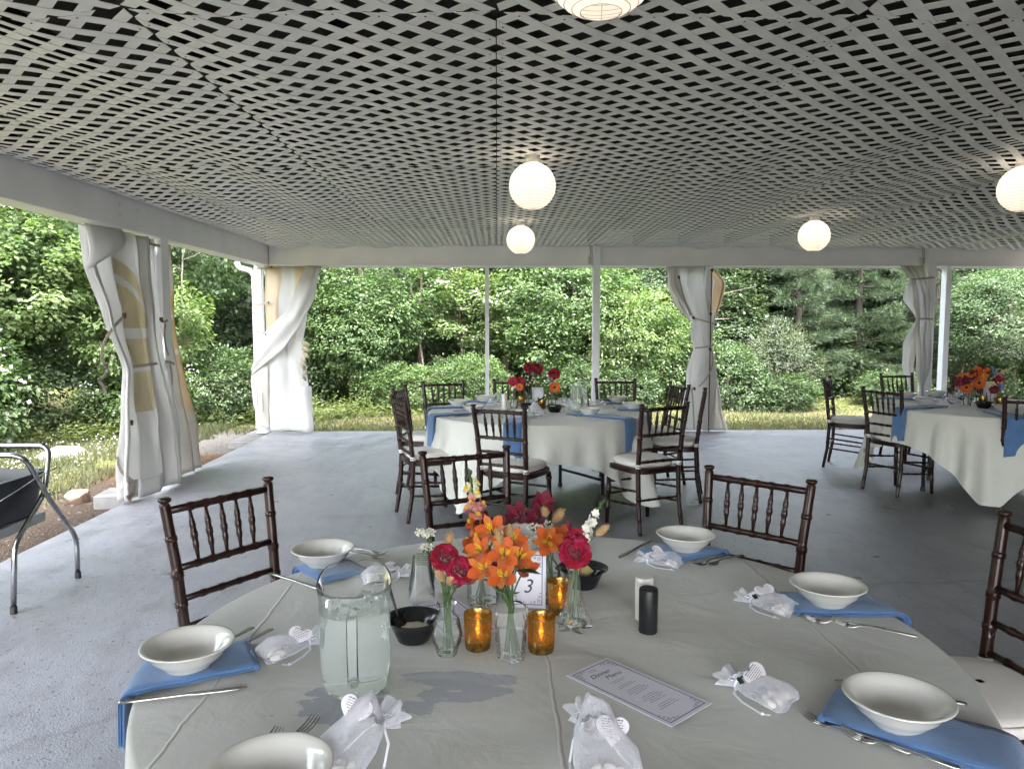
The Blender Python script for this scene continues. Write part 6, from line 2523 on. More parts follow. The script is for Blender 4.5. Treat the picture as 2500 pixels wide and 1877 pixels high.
make_votive('left gold mercury-glass candle holder of the front pair', (-0.044, 1.655, ZN), 'gold candle holders on the near table')
make_votive('right gold mercury-glass candle holder of the front pair', (0.099, 1.637, ZN), 'gold candle holders on the near table')
make_votive('rear gold candle holder half hidden behind the flared-foot vase', (0.160, 1.862, ZN), 'gold candle holders on the near table')

# blossoms of the near centrepiece (world positions)
def near_flowers():
    W = NEARPOS
    fl = flower
    # ribbed vase
    fl('statice', 'white statice sprig leaning left, highest in the ribbed bud vase', V1, W['st1'], ('white', 'white', 'green'), 0.021, leaves_=0)
    fl('statice', 'smaller white statice sprig lower in the ribbed bud vase', V1, W['st2'], ('white', 'white', 'green'), 0.014, leaves_=0)
    fl('bunny', 'upright tan bunny tail above the ribbed bud vase', V1, W['bt1'], ('tan',), 0.018, leaves_=0)
    fl('carnation', 'upper magenta carnation in the ribbed bud vase', V1, W['ca1'], ('magenta', 'red', 'green'), 0.030, leaves_=1)
    fl('carnation', 'lower magenta carnation facing right in the ribbed bud vase', V1, W['ca2'], ('magenta', 'red', 'green'), 0.0285, leaves_=1)
    fl('bunny', 'left of two drooping tan bunny tails in the ribbed bud vase', V1, W['bt2'], ('tan',), 0.021, leaves_=0)
    fl('bunny', 'right of two drooping tan bunny tails in the ribbed bud vase', V1, W['bt3'], ('tan',), 0.019, leaves_=0)
    fl('calla', 'tiny dark red bud hanging over the ribbed bud vase rim', V1, W['bu0'], 'burgundy', 0.011, leaves_=0)
    # crystal tumbler in the middle: orange lilies
    oc = ('orange', 'amber', 'yellow')
    for k, (key, lb) in enumerate((('al1', 'lowest left orange lily flower of the crystal tumbler'), ('al2', 'central orange lily flower with yellow throat in the crystal tumbler'), ('al3', 'lowest middle orange lily flower hanging over the crystal tumbler'),
                                   ('al4', 'highest pale orange lily flower above the crystal tumbler'), ('al5', 'right orange lily flower of the crystal tumbler'))):
        fl('alstro', lb, V3, W[key], oc, 0.0300, leaves_=1, extra={'bigleaf': (W['leaf'], (0.9, -0.1, 0.15), 0.055)} if key == 'al5' else None)
    for k, (c_, lb) in enumerate((((-0.040, 1.585, 0.985), 'orange lily flower at the upper left of the crystal tumbler'), ((0.035, 1.600, 1.002), 'orange lily flower at the upper right of the crystal tumbler'),
                                  ((-0.052, 1.61, 0.925), 'drooping orange lily flower at the far left of the crystal tumbler'), ((0.062, 1.61, 0.935), 'small orange lily flower beside the dark leaf of the crystal tumbler'))):
        fl('alstro', lb, V3, c_, ('orange', 'orange', 'yellow') if k % 2 else oc, 0.027, leaves_=2)
    fl('carnation', 'magenta carnation peeping between the orange lilies', V3, W['ca3'], ('magenta', 'red', 'green'), 0.020, leaves_=0)
    fl('bunny', 'tan bunny tail standing before the highest orange lily', V3, W['bt4'], ('tan',), 0.018, leaves_=0)
    fl('bunny', 'tan bunny tail in the middle of the bouquet, right of the highest orange lily', V3, W['bt5'], ('tan',), 0.019, leaves_=0)
    # short crystal vase behind: snapdragon
    fl('snap', 'tall snapdragon fading from orange through pink to cream buds', V6, W['sn'], 'orange', 0.0225, leaves_=0,
       extra={'n': 22, 'step': 0.0112, 'cols': [3, 4, 4, 1, 1, 0, 0, 0, 0], 'mats': ['orange', 'pink', 'yellow', 'green', 'cream']})
    fl('calla', 'dark burgundy flower right of the snapdragon', V6, W['bu1'], 'burgundy', 0.022, leaves_=0)
    fl('calla', 'second dark burgundy flower close beside the snapdragon', V6, W['bu2'], 'burgundy', 0.020, leaves_=0)
    fl('alstro', 'orange lily flower under the snapdragon', V6, W['al6'], oc, 0.028, leaves_=0)
    fl('calla', 'dark burgundy bud between snapdragon and white statice', V6, W['bu3'], 'burgundy', 0.022, leaves_=0)
    # bottle behind right
    bc = ('burgundy', 'burgundy', 'magenta')
    fl('alstro', 'left burgundy lily flower above the bottle vase', V7, W['bl1'], bc, 0.030, leaves_=0)
    fl('alstro', 'topmost burgundy lily flower above the bottle vase', V7, W['bl2'], bc, 0.028, leaves_=0)
    fl('alstro', 'middle burgundy lily flower above the bottle vase', V7, W['bl3'], bc, 0.028, leaves_=0)
    fl('bunny', 'pointed tan bunny tail tilting right of the burgundy lilies', V7, W['bt6'], ('tan',), 0.026, leaves_=0)
    fl('bunny', 'upright tan bunny tail among the burgundy lilies', V7, W['bt7'], ('tan',), 0.020, leaves_=0)
    fl('statice', 'upper white statice cluster in the bottle vase', V7, W['st3'], ('white', 'white', 'green'), 0.024, leaves_=0)
    fl('statice', 'lower white statice cluster left in the bottle vase', V7, W['st4'], ('white', 'white', 'green'), 0.018, leaves_=0)
    fl('alstro', 'orange lily flower under the white statice', V7, W['al7'], oc, 0.034, leaves_=0)
    fl('alstro', 'deep orange lily flower left of the right magenta carnation', V7, W['al8'], ('orange', 'orange', 'yellow'), 0.030, leaves_=0)
    # flared vase right
    fl('carnation', 'large magenta carnation in the flared-foot vase', V5, W['ca4'], ('magenta', 'red', 'green'), 0.036, leaves_=0)
    fl('carnation', 'magenta carnation just above the large one in the flared-foot vase', V5, W['ca5'], ('magenta', 'red', 'green'), 0.028, leaves_=0)
    fl('stock', 'white stock spike reaching right out of the flared-foot vase', V5, W['so'], 'white', 0.0155, leaves_=0, extra={'n': 17, 'step': 0.0085, 'cols': [0, 0], 'mats': ['white', 'white', 'yellow', 'green'], 'ph': 1})
    fl('bunny', 'tan bunny tail lying over the white stock spike', V5, W['bt8'], ('tan',), 0.019, leaves_=0)
    fl('calla', 'small dusky pink bud above the right magenta carnation', V5, W['bu4'], 'burgundy', 0.014, leaves_=0)

# ------------------------------------------------------------------ favour bags
M_ORG = sheer_mat('white_organza', (0.80, 0.80, 0.88), 0.20)
M_ORG2 = sheer_mat('gathered_organza', (0.80, 0.80, 0.88), 0.30)
M_SATIN = pm('white_satin_ribbon', (0.76, 0.76, 0.82), rough=0.3, var=0.05, scale=20, spec=0.5, sheen=0.3)
M_TAG = pm('heart_card', (0.70, 0.67, 0.71), rough=0.6, var=0.03)
M_INK = pm('dark_ink', (0.06, 0.055, 0.075), rough=0.7)
M_INKB = pm('navy_ink', (0.055, 0.07, 0.19), rough=0.7)
M_DKLEAF = pm('silk_leaf', (0.018, 0.045, 0.022), rough=0.6)
M_ALM = pm('sugared_almond', (0.72, 0.68, 0.64), rough=0.45, var=0.04, sss=0.1)

def heart_outline(n=40):
    out = []
    for k in range(n):
        t = 2 * PI * k / n
        out.append((16 * math.sin(t) ** 3 / 17.0, (13 * math.cos(t) - 5 * math.cos(2 * t) - 2 * math.cos(3 * t) - math.cos(4 * t)) / 17.0))
    return out

def make_bag(label, loc, rz, group, scale=1.0, upright=False, seed=0, tagtilt=0.3, tagpos=(0.0, -0.005), tagrz=0.0, almonds=5, simple=False, tagflip=False):
    """bag lies along +Y: almonds at -Y, tied neck and flower at +Y"""
    rnd = random.Random(seed)
    t = thing('favour_bag', label, 'favour bag', loc, rz, group)
    t.scale = (scale,) * 3
    mb = MB()
    rows = []
    prof = [(-0.075, 0.040, 0.007), (-0.070, 0.046, 0.014), (-0.052, 0.046, 0.021), (-0.03, 0.043, 0.022), (-0.008, 0.036, 0.019), (0.012, 0.024, 0.016), (0.026, 0.011, 0.012), (0.031, 0.008, 0.010)]
    if upright:
        prof = [(-0.085, 0.048, 0.012), (-0.078, 0.054, 0.022), (-0.05, 0.054, 0.034), (-0.02, 0.046, 0.040), (0.005, 0.036, 0.042), (0.022, 0.022, 0.040), (0.033, 0.010, 0.014), (0.037, 0.009, 0.012)]
    zc = lambda y, h: (h * 0.98) if not upright else h * 0.98 + 0.034 * smoothstep(-0.03, 0.035, y)
    for y, w, h in prof:
        row = []
        for k in range(28):
            a = 2 * PI * k / 28
            wr = 1 + 0.06 * math.sin(5 * a + y * 60 + seed) + 0.03 * math.sin(9 * a - y * 90)
            row.append((w * math.cos(a) * wr, y + 0.004 * math.sin(3 * a + seed), zc(y, h) + h * math.sin(a) * (0.9 if math.sin(a) < 0 else 1.0) * (wr if math.sin(a) > 0 else 1)))
        rows.append(row)
    mb.sheet(rows, closed=True)
    mb.sheet([rows[0], [(0, -0.076, zc(-0.075, prof[0][2]))] * 28][::-1], closed=True)
    mb.build('pouch', M_ORG, t)
    yn = prof[-1][0]
    zn = zc(yn, prof[-1][2])
    mb = MB()
    rows = []
    for i, (y, w) in enumerate(((0.0, 0.008), (0.010, 0.016), (0.022, 0.024), (0.034, 0.029))):
        row = []
        for k in range(36):
            a = 2 * PI * k / 36
            wr = 1 + (0.28 * i / 3) * math.sin(6 * a + seed)
            row.append((w * math.cos(a) * wr, yn + y + 0.005 * math.sin(4 * a + seed) * i / 3, max(0.002, zn + (0.55 * w if not upright else 0.75 * w) * math.sin(a) * wr + 0.010 * i / 3)))
        rows.append(row)
    mb.sheet(rows, closed=True)
    mb.build('ruffle', M_ORG2, t)
    # drawstring ribbon with two tails
    mb = MB()
    mb.lathe([(0.0105, -0.003), (0.0115, 0.0), (0.0105, 0.003)], n=16)
    rr = mb.v
    mb.v = [(x, yn + z, zn + y) for x, y, z in rr]
    for s, L in ((-1, 0.085), (1, 0.075)):
        p = [Vector((s * 0.008, yn, zn)), Vector((s * 0.030, yn - 0.01, zn * 0.6)), Vector((s * 0.045, yn - 0.035, 0.004)), Vector((s * 0.052 + 0.012 * rnd.uniform(-1, 1), yn - L, 0.003)), Vector((s * 0.050, yn - L - 0.012, 0.0035))]
        ribbon(mb, p, 0.0042, (0, 0, 1), th=0.0012)
        mb.ell((p[3].x, p[3].y, 0.004), (0.004, 0.004, 0.003), 6, 4)
    mb.build('ribbon', M_SATIN, t)
    # rosebud bow and two silk leaves
    top = Vector((0.0, yn - 0.004, zn + 0.012))
    mb = MB()
    for q in (Vector((-0.008, 0.002, 0.003)), Vector((0.008, -0.002, 0.003))):
        for k in range(9):
            a = k * 2.4
            petal(mb, top + q, (math.cos(a) * 0.6, math.sin(a) * 0.6, 0.75), (math.cos(a), math.sin(a), 0.2), 0.011 - 0.0004 * k, 0.010, -0.25, 0, 0.4, 0.05, rnd, 0.7)
    for s in (-1, 1):
        lp_ = [top, top + Vector((s * 0.012, 0.010, 0.008)), top + Vector((s * 0.022, 0.014, 0.004)), top + Vector((s * 0.014, 0.006, 0.0))]
        ribbon(mb, lp_, 0.007, (0, 0.6, 0.8), th=0.0008)
    mb.build('rosebud', M_SATIN, t)
    for s in (-1, 1):
        mb = MB()
        petal(mb, top + Vector((0, -0.004, 0.005)), (s * 0.9, -0.45, 0.12), (0, -0.3, 1), 0.031, 0.018, -0.1, 0, 0.3)
        mb.build('silk_leaf', M_DKLEAF, t)
    # heart tag with lines of fine print
    H = heart_outline()
    S = 0.0295
    e = bpy.data.objects.new('heart_tag', None)
    ms = MB()
    pts = [(x * S, y * S, 0.0006) for x, y in H]
    ms.add(pts + [(x, y, -0.0006) for x, y, z in pts], [tuple(range(40)), tuple(range(79, 39, -1))] + [(k, (k + 1) % 40 + 0, (k + 1) % 40 + 40, k + 40)[::-1] for k in range(40)], 0, False)
    for i in range(9):
        yy = S * (0.52 - 0.135 * i)
        half = S * (0.62 if i < 4 else 0.62 - 0.12 * (i - 3))
        x = -half
        hgt = 0.0011 if 0 < i < 7 else 0.0020
        while x < half - 0.002:
            w = rnd.uniform(0.0022, 0.006)
            w = min(w, half - x)
            ms.add([(x, yy - hgt / 2, 0.0008), (x + w, yy - hgt / 2, 0.0008), (x + w, yy + hgt / 2, 0.0008), (x, yy + hgt / 2, 0.0008)], [(0, 1, 2, 3)], 1, False)
            x += w + 0.0011
    tg = ms.build('heart_tag', [M_TAG, M_INK], t)
    bpy.data.objects.remove(e)
    tz = zc(tagpos[1], interp([(p_[0], p_[2]) for p_ in prof], tagpos[1])[0]) + interp([(p_[0], p_[2]) for p_ in prof], tagpos[1])[0] + 0.013
    tg.location = (tagpos[0], tagpos[1], tz)
    if upright:
        tz -= 0.030
    else:
        tz -= 0.008
    tg.location.z = tz
    tg.rotation_euler = (Matrix.Rotation(-rz, 3, 'Z') @ Matrix.Rotation(tagtilt, 3, 'X') @ Matrix.Rotation(rz + tagrz, 3, 'Z')).to_euler()
    # sugared almonds inside
    if not simple:
        for k in range(almonds):
            mb = MB()
            mb.ell((0, 0, 0), (0.0085, 0.013, 0.0075), 12, 7)
            a = mb.build('sugared_almond', M_ALM)
            lx, ly = (-0.030 + 0.060 * (k + 0.5) / almonds), -0.055 + 0.016 * (k % 2) + rnd.uniform(-.003, .003)
            c_, s_ = math.cos(rz), math.sin(rz)
            a.location = (loc[0] + scale * (lx * c_ - ly * s_), loc[1] + scale * (lx * s_ + ly * c_), loc[2] + 0.0105)
            a.rotation_euler = (0.1, rnd.uniform(-.2, .2), rz + rnd.uniform(-.9, .9))
            tag(a, 'sugared almond inside the ' + ' '.join(label.split()[:11]), 'almond', 'almonds in the ' + label)
    return t

# ------------------------------------------------------------------ text on cards
def text(s, size, mat, parent, loc, rot=(0, 0, 0), shear=0.0, align='CENTER', name='lettering'):
    cu = bpy.data.curves.new(name, 'FONT')
    cu.body = s
    cu.size = size
    cu.shear = shear
    cu.align_x = align
    cu.align_y = 'CENTER'
    cu.extrude = 0.00015
    cu.materials.append(mat)
    tmp = bpy.data.objects.new(name, cu)
    me = bpy.data.meshes.new_from_object(tmp)
    bpy.data.objects.remove(tmp)
    o = obj(name, me, parent)
    o.location = loc
    o.rotation_euler = rot
    return o

M_CARD = pm('lavender_white_card', (0.66, 0.655, 0.72), rough=0.45, var=0.02)
def card_print(parent, W, H, z, body, seed, ornaments=True):
    """navy border line, corner scrolls, and rows of fine print"""
    rnd = random.Random(seed)
    mb = MB()
    def rect(x0, y0, x1, y1, m=0):
        mb.add([(x0, y0, z), (x1, y0, z), (x1, y1, z), (x0, y1, z)], [(0, 1, 2, 3)], 0, False)
    e, w = 0.0085, 0.0021
    a, b = W / 2 - e, H / 2 - e
    rect(-a, -b, a, -b + w)
    rect(-a, b - w, a, b)
    rect(-a, -b + w, -a + w, b - w)
    rect(a - w, -b + w, a, b - w)
    if ornaments:
        for sx in (-1, 1):
            for sy in (-1, 1):
                for (ox, oy, r0, tt, ph) in ((0.010, 0.010, 0.0055, 1.6, 0.5), (0.021, 0.0075, 0.0035, 1.4, 1.5), (0.0075, 0.022, 0.0035, 1.4, 3.2), (0.029, 0.006, 0.002, 1.2, 0.4), (0.006, 0.030, 0.002, 1.2, 2.0)):
                    pts = []
                    for k in range(18):
                        t = k / 17
                        q = ph + t * tt * 2 * PI
                        rr = r0 * (1 - 0.75 * t)
                        pts.append((sx * (a - ox) - sx * rr * math.cos(q), sy * (b - oy) - sy * rr * math.sin(q), z))
                    ribbon(mb, pts, 0.0009, (0, 0, 1), th=0.0001)
    for y, half, hgt in body:
        x = -half
        while x < half - 0.0015:
            ww = min(rnd.uniform(0.0025, 0.0075), half - x)
            rect(x, y - hgt / 2, x + ww, y + hgt / 2)
            x += ww + 0.0014
    mb.build('print', M_INKB, parent)
NEARPOS = {'st1': (-0.156, 1.630, 1.010), 'st2': (-0.151, 1.610, 0.980), 'bt1': (-0.107, 1.640, 0.990), 'ca1': (-0.112, 1.600, 0.968), 'ca2': (-0.077, 1.585, 0.943), 'bt2': (-0.125, 1.600, 0.926), 'bt3': (-0.101, 1.585, 0.918), 'bu0': (-0.083, 1.590, 0.904), 'al1': (-0.031, 1.570, 0.950), 'al2': (0.015, 1.565, 0.982), 'al3': (0.012, 1.560, 0.936), 'al4': (-0.013, 1.600, 1.024), 'al5': (0.050, 1.590, 0.969), 'ca3': (-0.005, 1.600, 0.955), 'bt4': (0.005, 1.575, 1.014), 'bt5': (0.028, 1.600, 1.015), 'leaf': (0.041, 1.580, 0.937), 'sn': (-0.073, 1.900, 1.100), 'bu1': (-0.031, 1.900, 0.970), 'bu2': (-0.052, 1.890, 0.948), 'bu3': (0.017, 1.880, 0.967), 'al6': (-0.061, 1.870, 0.899), 'bl1': (0.051, 1.900, 0.980), 'bl2': (0.122, 1.930, 1.005), 'bl3': (0.100, 1.910, 0.973), 'bt6': (0.158, 1.910, 0.972), 'bt7': (0.123, 1.895, 0.987), 'st3': (0.111, 1.890, 0.949), 'st4': (0.088, 1.880, 0.920), 'al7': (0.130, 1.870, 0.919), 'al8': (0.165, 1.880, 0.925), 'ca4': (0.186, 1.740, 0.932), 'ca5': (0.193, 1.770, 0.957), 'so': (0.265, 1.800, 1.045), 'bt8': (0.251, 1.760, 0.975), 'bu4': (0.177, 1.800, 0.977)}
near_flowers()

# ------------------------------------------------------------------ near table settings
GB = 'white bowls on the near table'
for x, y, lb, dz in [(-0.652, 1.545, 'white bowl on the left napkin at the near table, nearest the folding stand', 0.013), (-0.523, 2.215, 'white bowl beyond the water pitcher, before the left chair', 0.013),
                     (0.605, 2.345, 'white bowl on a blue napkin below the right chair back', 0.013), (0.855, 1.873, 'white bowl on the pointed blue napkin right of the shakers', 0.013),
                     (0.725, 1.292, 'large-looking white bowl in the lower right corner', 0.013), (-0.345, 1.098, 'white bowl cut by the bottom picture edge beside two forks', 0.013),
                     (0.105, 2.44, 'white bowl at the far side of the near table behind the burgundy flowers', 0.0)]:
    make_bowl(lb, (x, y, ZN + dz), GB)
NT = (TN[0], TN[1])
GN = 'blue napkins on the near table'
napkin('blue napkin under the left bowl, its fold facing the pitcher', -0.5425, 1.615, R(207), 0.36, 0.150, ZN, 0, 0.886, NT, GN, 1)
napkin('bright blue napkin under the bowl beyond the pitcher', -0.440, 2.130, R(131), 0.33, 0.150, ZN, 0, 0.886, NT, GN, 2)
napkin('blue napkin under the bowl below the right chair back', 0.510, 2.290, R(33), 0.36, 0.155, ZN, 0, 0.886, NT, GN, 3)
napkin('dark blue pointed napkin under the bowl right of the shakers', 0.765, 1.888, R(-3), 0.36, 0.138, ZN, 0, 0.886, NT, GN, 4)
napkin('wide blue napkin in the lower right corner hanging off the near table', 0.640, 1.372, R(-38), 0.42, 0.150, ZN, 0, 0.886, NT, GN, 5)
napkin('blue napkin cut by the bottom edge, below the two forks', -0.30, 1.165, R(228), 0.32, 0.140, ZN, 0, 0.886, NT, GN, 6)
GK = 'steel knives on the near table'
knife(-0.733, 1.412, -0.483, 1.474, ZN, 'steel knife on the cloth in front of the left napkin', GK)
knife(-0.668, 2.165, -0.492, 2.033, ZN, 'steel knife pointing at the pitcher from the left chair', GK)
knife(0.520, 2.475, 0.393, 2.305, ZN, 'steel knife left of the bowl below the right chair back', GK)
knife(0.900, 1.975, 0.682, 1.958, ZN, 'steel knife half hidden behind the pointed napkin', GK)
knife(0.905, 1.372, 0.682, 1.483, ZN, 'steel knife behind the lower right bowl', GK)
GF = 'steel forks on the near table'
def fk(tx, ty, hx, hy, lb, z=ZN):
    d = Vector((tx - hx, ty - hy)).normalized() * 0.185
    fork(tx - d.x, ty - d.y, tx, ty, z, lb, GF)
fk(0.758, 1.790, 0.974, 1.708, 'upper of two crossed forks in front of the pointed napkin')
fk(0.814, 1.757, 0.981, 1.668, 'lower of two crossed forks in front of the pointed napkin', ZN + 0.004)
fk(0.568, 1.334, 0.715, 1.196, 'left of two forks before the lower right napkin')
fk(0.611, 1.270, 0.776, 1.140, 'right of two forks before the lower right napkin', ZN + 0.004)
fk(0.591, 2.196, 0.765, 2.325, 'nearer fork right of the bowl below the right chair back')
fk(0.625, 2.200, 0.810, 2.325, 'farther fork right of the bowl below the right chair back')
fk(-0.339, 2.287, -0.471, 2.351, 'nearer fork tip beyond the pitcher')
fk(-0.345, 2.330, -0.475, 2.395, 'farther fork tip beyond the pitcher')
fk(-0.650, 1.59, -0.593, 1.748, 'left of two fork handles sticking out behind the left bowl')
fk(-0.600, 1.58, -0.539, 1.755, 'right of two fork handles sticking out behind the left bowl')
fk(-0.382, 1.272, -0.408, 1.219, 'left upturned fork at the bottom picture edge', ZN + 0.012)
fk(-0.328, 1.309, -0.365, 1.239, 'right upturned fork at the bottom picture edge', ZN + 0.012)

make_pitcher('large clear plastic pitcher of iced water on the near table', (-0.287, 1.475, ZN), R(8))
make_blackbowl('black bowl behind the pitcher', (-0.195, 1.700, ZN), 'black plastic bowls on the near table', 'cheese', r=0.0665)
serving_spoon('black spoon standing in the bowl behind the pitcher', (-0.225, 1.705, ZN + 0.030), (-0.262, 1.772, ZN + 0.105))
make_blackbowl('black bowl right of the centrepiece', (0.240, 2.048, ZN), 'black plastic bowls on the near table', 'packets', r=0.070)
make_cups('stack of upturned clear plastic cups behind the black bowl', (-0.201, 1.957, ZN), 6)
make_cups('second shorter stack of clear cups beside the first', (-0.148, 2.000, ZN), 4)
make_shaker('salt_shaker', 'white cylindrical shaker behind the black one', (0.366, 1.812, ZN), M_WAX_W)
make_shaker('pepper_shaker', 'black cylindrical shaker on the near table', (0.361, 1.735, ZN), M_WAX_B)

# menu cards
def menu_card(label, loc, rz, W=0.128, H=0.268, group='printed menu cards on the near table'):
    t = thing('menu_card', label, 'menu', loc, rz, group)
    mb = MB()
    mb.box((0, 0, 0.0006), (W, H, 0.0012))
    mb.build('card', M_CARD, t)
    body = [(0.050, 0.024, 0.0011), (0.044, 0.016, 0.0011)]
    for base, n in ((0.028, 2), (0.006, 4), (-0.030, 5), (-0.070, 3)):
        for i in range(n):
            body.append((base - 0.0062 * i, 0.020 + 0.010 * ((i * 7) % 3) / 2, 0.0013))
    card_print(t, W, H, 0.0014, body, 5)
    text('Dinner', 0.020, M_INKB, t, (-0.008, 0.090, 0.0013), shear=0.35)
    text('Menu', 0.020, M_INKB, t, (0.010, 0.070, 0.0013), shear=0.35)
    mb = MB()
    rr = [(-0.0085 + 0.006 * math.cos(k * 0.4) * (1 + 0.3 * math.sin(k)), 0.1115 + 0.0042 * math.sin(k * 0.4), 0.0014) for k in range(17)]
    ribbon(mb, rr, 0.0010, (0, 0, 1), th=0.0001)
    mb.build('crest', M_INKB, t)
    return t
menu_card('printed dinner menu card lying flat on the near table', (0.280, 1.4505, ZN + 0.001), math.atan2(1.557 - 1.345, 0.19 - 0.371) - PI / 2)
menu_card('menu card mostly hidden behind the vases and clear cups', (-0.115, 1.835, ZN + 0.001), R(28))

# table number card
def number_card(num, label, loc, rz, W=0.094, H=0.145, fs=0.050):
    t = thing('number_card', label, 'table number', loc, rz)
    mb = MB()
    M = Matrix.Rotation(R(-8), 4, 'X')
    mb.box((0, 0, H / 2 + 0.002), (W, 0.0016, H), M=M)
    mb.build('card', M_CARD, t)
    e = bpy.data.objects.new('front', None)
    COL.objects.link(e)
    e.parent = t
    e.matrix_local = M @ Matrix.Translation((0, -0.0014, H / 2 + 0.002)) @ Matrix.Rotation(R(90), 4, 'X')
    card_print(e, W, H, 0.0001, [], 9)
    text(num, fs, M_INK, e, (0.0, -0.018, 0.0001), shear=0.25)
    mb = MB()
    mb.box((0, 0.012, 0.006), (W * 0.7, 0.03, 0.008), ch=0.002)
    mb.box((0, 0.022, 0.03), (0.02, 0.003, 0.05))
    mb.build('stand', M_CUP, t)
    return t
number_card('3', 'table number card reading 3 among the near flowers', (0.078, 1.885, ZN), R(-6))

# favour bags on the near table
GBAG = 'white organza favour bags on the near table'
make_bag('favour bag left of the pitcher with its tag toward the pitcher', (-0.455, 1.645, ZN), R(-48), GBAG, 1.0, False, 1, 0.55, (0.012, 0.004), 0.5)
make_bag('plump standing favour bag at the bottom edge, left of the middle crease', (-0.225, 1.215, ZN), R(-38), GBAG, 1.02, True, 2, 0.95, (-0.020, 0.000), 0.3)
make_bag('favour bag at the bottom edge below the menu card', (0.165, 1.205, ZN), R(12), GBAG, 1.0, True, 3, 0.80, (0.022, -0.020), -0.35)
make_bag('favour bag lying right of the menu card with its heart tag showing', (0.505, 1.425, ZN), R(42), GBAG, 1.0, False, 4, 0.50, (0.006, -0.006), 0.1)
make_bag('favour bag between the shakers and the pointed napkin', (0.690, 1.880, ZN), R(45), GBAG, 1.0, False, 5, 0.5, (0.012, 0.0), -0.5)
make_bag('favour bag beside the bowl below the right chair back', (0.490, 2.235, ZN), R(66), GBAG, 0.95, False, 6, 0.5, (0.0, 0.0), 0.0)
make_bag('favour bag half hidden between the pitcher and the clear cups', (-0.315, 2.120, ZN), R(-70), GBAG, 0.95, False, 7, 0.2, (0.0, 0.004), 0.0)

# ------------------------------------------------------------------ middle table settings
GB = 'white bowls on the middle table'
for x, y, lb, dz in [(-0.330, 6.447, 'white bowl left on the middle table, upper of the two by the left napkins', 0.012), (-0.112, 6.822, 'white bowl far left on the middle table before the thin post', 0.012), (-0.188, 6.009, 'white bowl left on the middle table, behind the front chair post', 0.012),
                     (0.160, 5.674, 'white bowl on the middle table framed by the front chair back', 0.012), (0.725, 5.821, 'white bowl front right on the middle table above the hanging napkin', 0.012), (1.085, 6.731, 'white bowl at the back right of the middle table', 0.012), (1.140, 6.214, 'white bowl at the right edge of the middle table behind a chair post', 0.012)]:
    make_bowl(lb, (x, y, ZM + dz), GB)
MT = (TM[0], TM[1])
GN = 'blue napkins on the middle table'
napkin('blue napkin at the upper left of the middle table, its corner dangling', -0.20, 6.47, R(196), 0.62, 0.13, ZM, 0, 0.905, MT, GN, 11)
napkin('long blue napkin hanging down the left front of the middle table', -0.06, 6.06, R(207), 0.76, 0.13, ZM, 0, 0.905, MT, GN, 12)
napkin('blue napkin hanging behind the front chair on the middle table', 0.180, 5.80, R(262), 0.84, 0.13, ZM, 0, 0.905, MT, GN, 13)
napkin('long blue napkin hanging down the right front of the middle table', 0.600, 5.95, R(-44), 0.80, 0.135, ZM, 0, 0.905, MT, GN, 14)
napkin('blue napkin hanging at the right side of the middle table behind a chair back', 1.02, 6.24, R(-14), 0.66, 0.135, ZM, 0, 0.905, MT, GN, 15)
napkin('blue napkin under the bowl at the back right of the middle table', 0.95, 6.70, R(32), 0.45, 0.13, ZM, 0, 0.905, MT, GN, 16)
napkin('blue napkin at the back left of the middle table', -0.02, 6.74, R(135), 0.45, 0.13, ZM, 0, 0.905, MT, GN, 17)
make_pitcher('clear pitcher of water on the middle table before the square post', (0.713, 6.480, ZM), R(-90), None)
make_cups('stack of clear plastic cups on the middle table beside its pitcher', (0.740, 6.235, ZM), 9)
GBB = 'black plastic bowls on the middle table'
make_blackbowl('left black bowl on the middle table', (0.253, 6.226, ZM), GBB, 'cheese', r=0.075)
serving_spoon('black spoon resting in the left black bowl of the middle table', (0.28, 6.23, ZM + 0.04), (0.40, 6.27, ZM + 0.105))
make_blackbowl('right black bowl on the middle table', (0.471, 6.090, ZM), GBB, 'packets', r=0.078)
make_shaker('salt_shaker', 'white cylindrical shaker on the middle table', (0.063, 6.333, ZM), M_WAX_W, 0.024, 0.125)
make_votive('gold candle holder between the black bowls of the middle table', (0.383, 6.335, ZM), 'gold candle holders on the middle table', False, 0.036, 0.085)
make_votive('gold candle holder behind the left black bowl of the middle table', (0.215, 6.60, ZM), 'gold candle holders on the middle table', False, 0.036, 0.085)
number_card('4', 'table number card on the middle table', (0.365, 6.62, ZM), R(6), 0.10, 0.155, 0.042)
GKM, GFM = 'steel knives on the middle table', 'steel forks on the middle table'
def fk2(tx, ty, hx, hy, lb, z, g):
    d = Vector((tx - hx, ty - hy)).normalized() * 0.185
    fork(tx - d.x, ty - d.y, tx, ty, z, lb, g)
fk2(0.593, 5.932, 0.704, 5.616, 'upper fork left of the right front napkin on the middle table', ZM, GFM)
fk2(0.560, 5.910, 0.650, 5.650, 'lower fork left of the right front napkin on the middle table', ZM, GFM)
fk2(0.990, 6.315, 1.031, 5.998, 'fork left of the right-hand bowl on the middle table', ZM, GFM)
fk2(0.02, 5.85, 0.05, 5.60, 'fork seen through the front chair back on the middle table', ZM, GFM)
fk2(0.28, 5.84, 0.31, 5.62, 'second fork seen through the front chair back on the middle table', ZM, GFM)
knife(0.93, 5.75, 0.80, 5.90, ZM, 'knife right of the right front napkin on the middle table', GKM)
knife(-0.36, 6.15, -0.16, 6.25, ZM, 'knife between the two left napkins on the middle table', GKM)
knife(-0.33, 5.76, -0.16, 5.86, ZM, 'knife in front of the left front napkin on the middle table', GKM)
GBAG2 = 'white organza favour bags on the middle table'
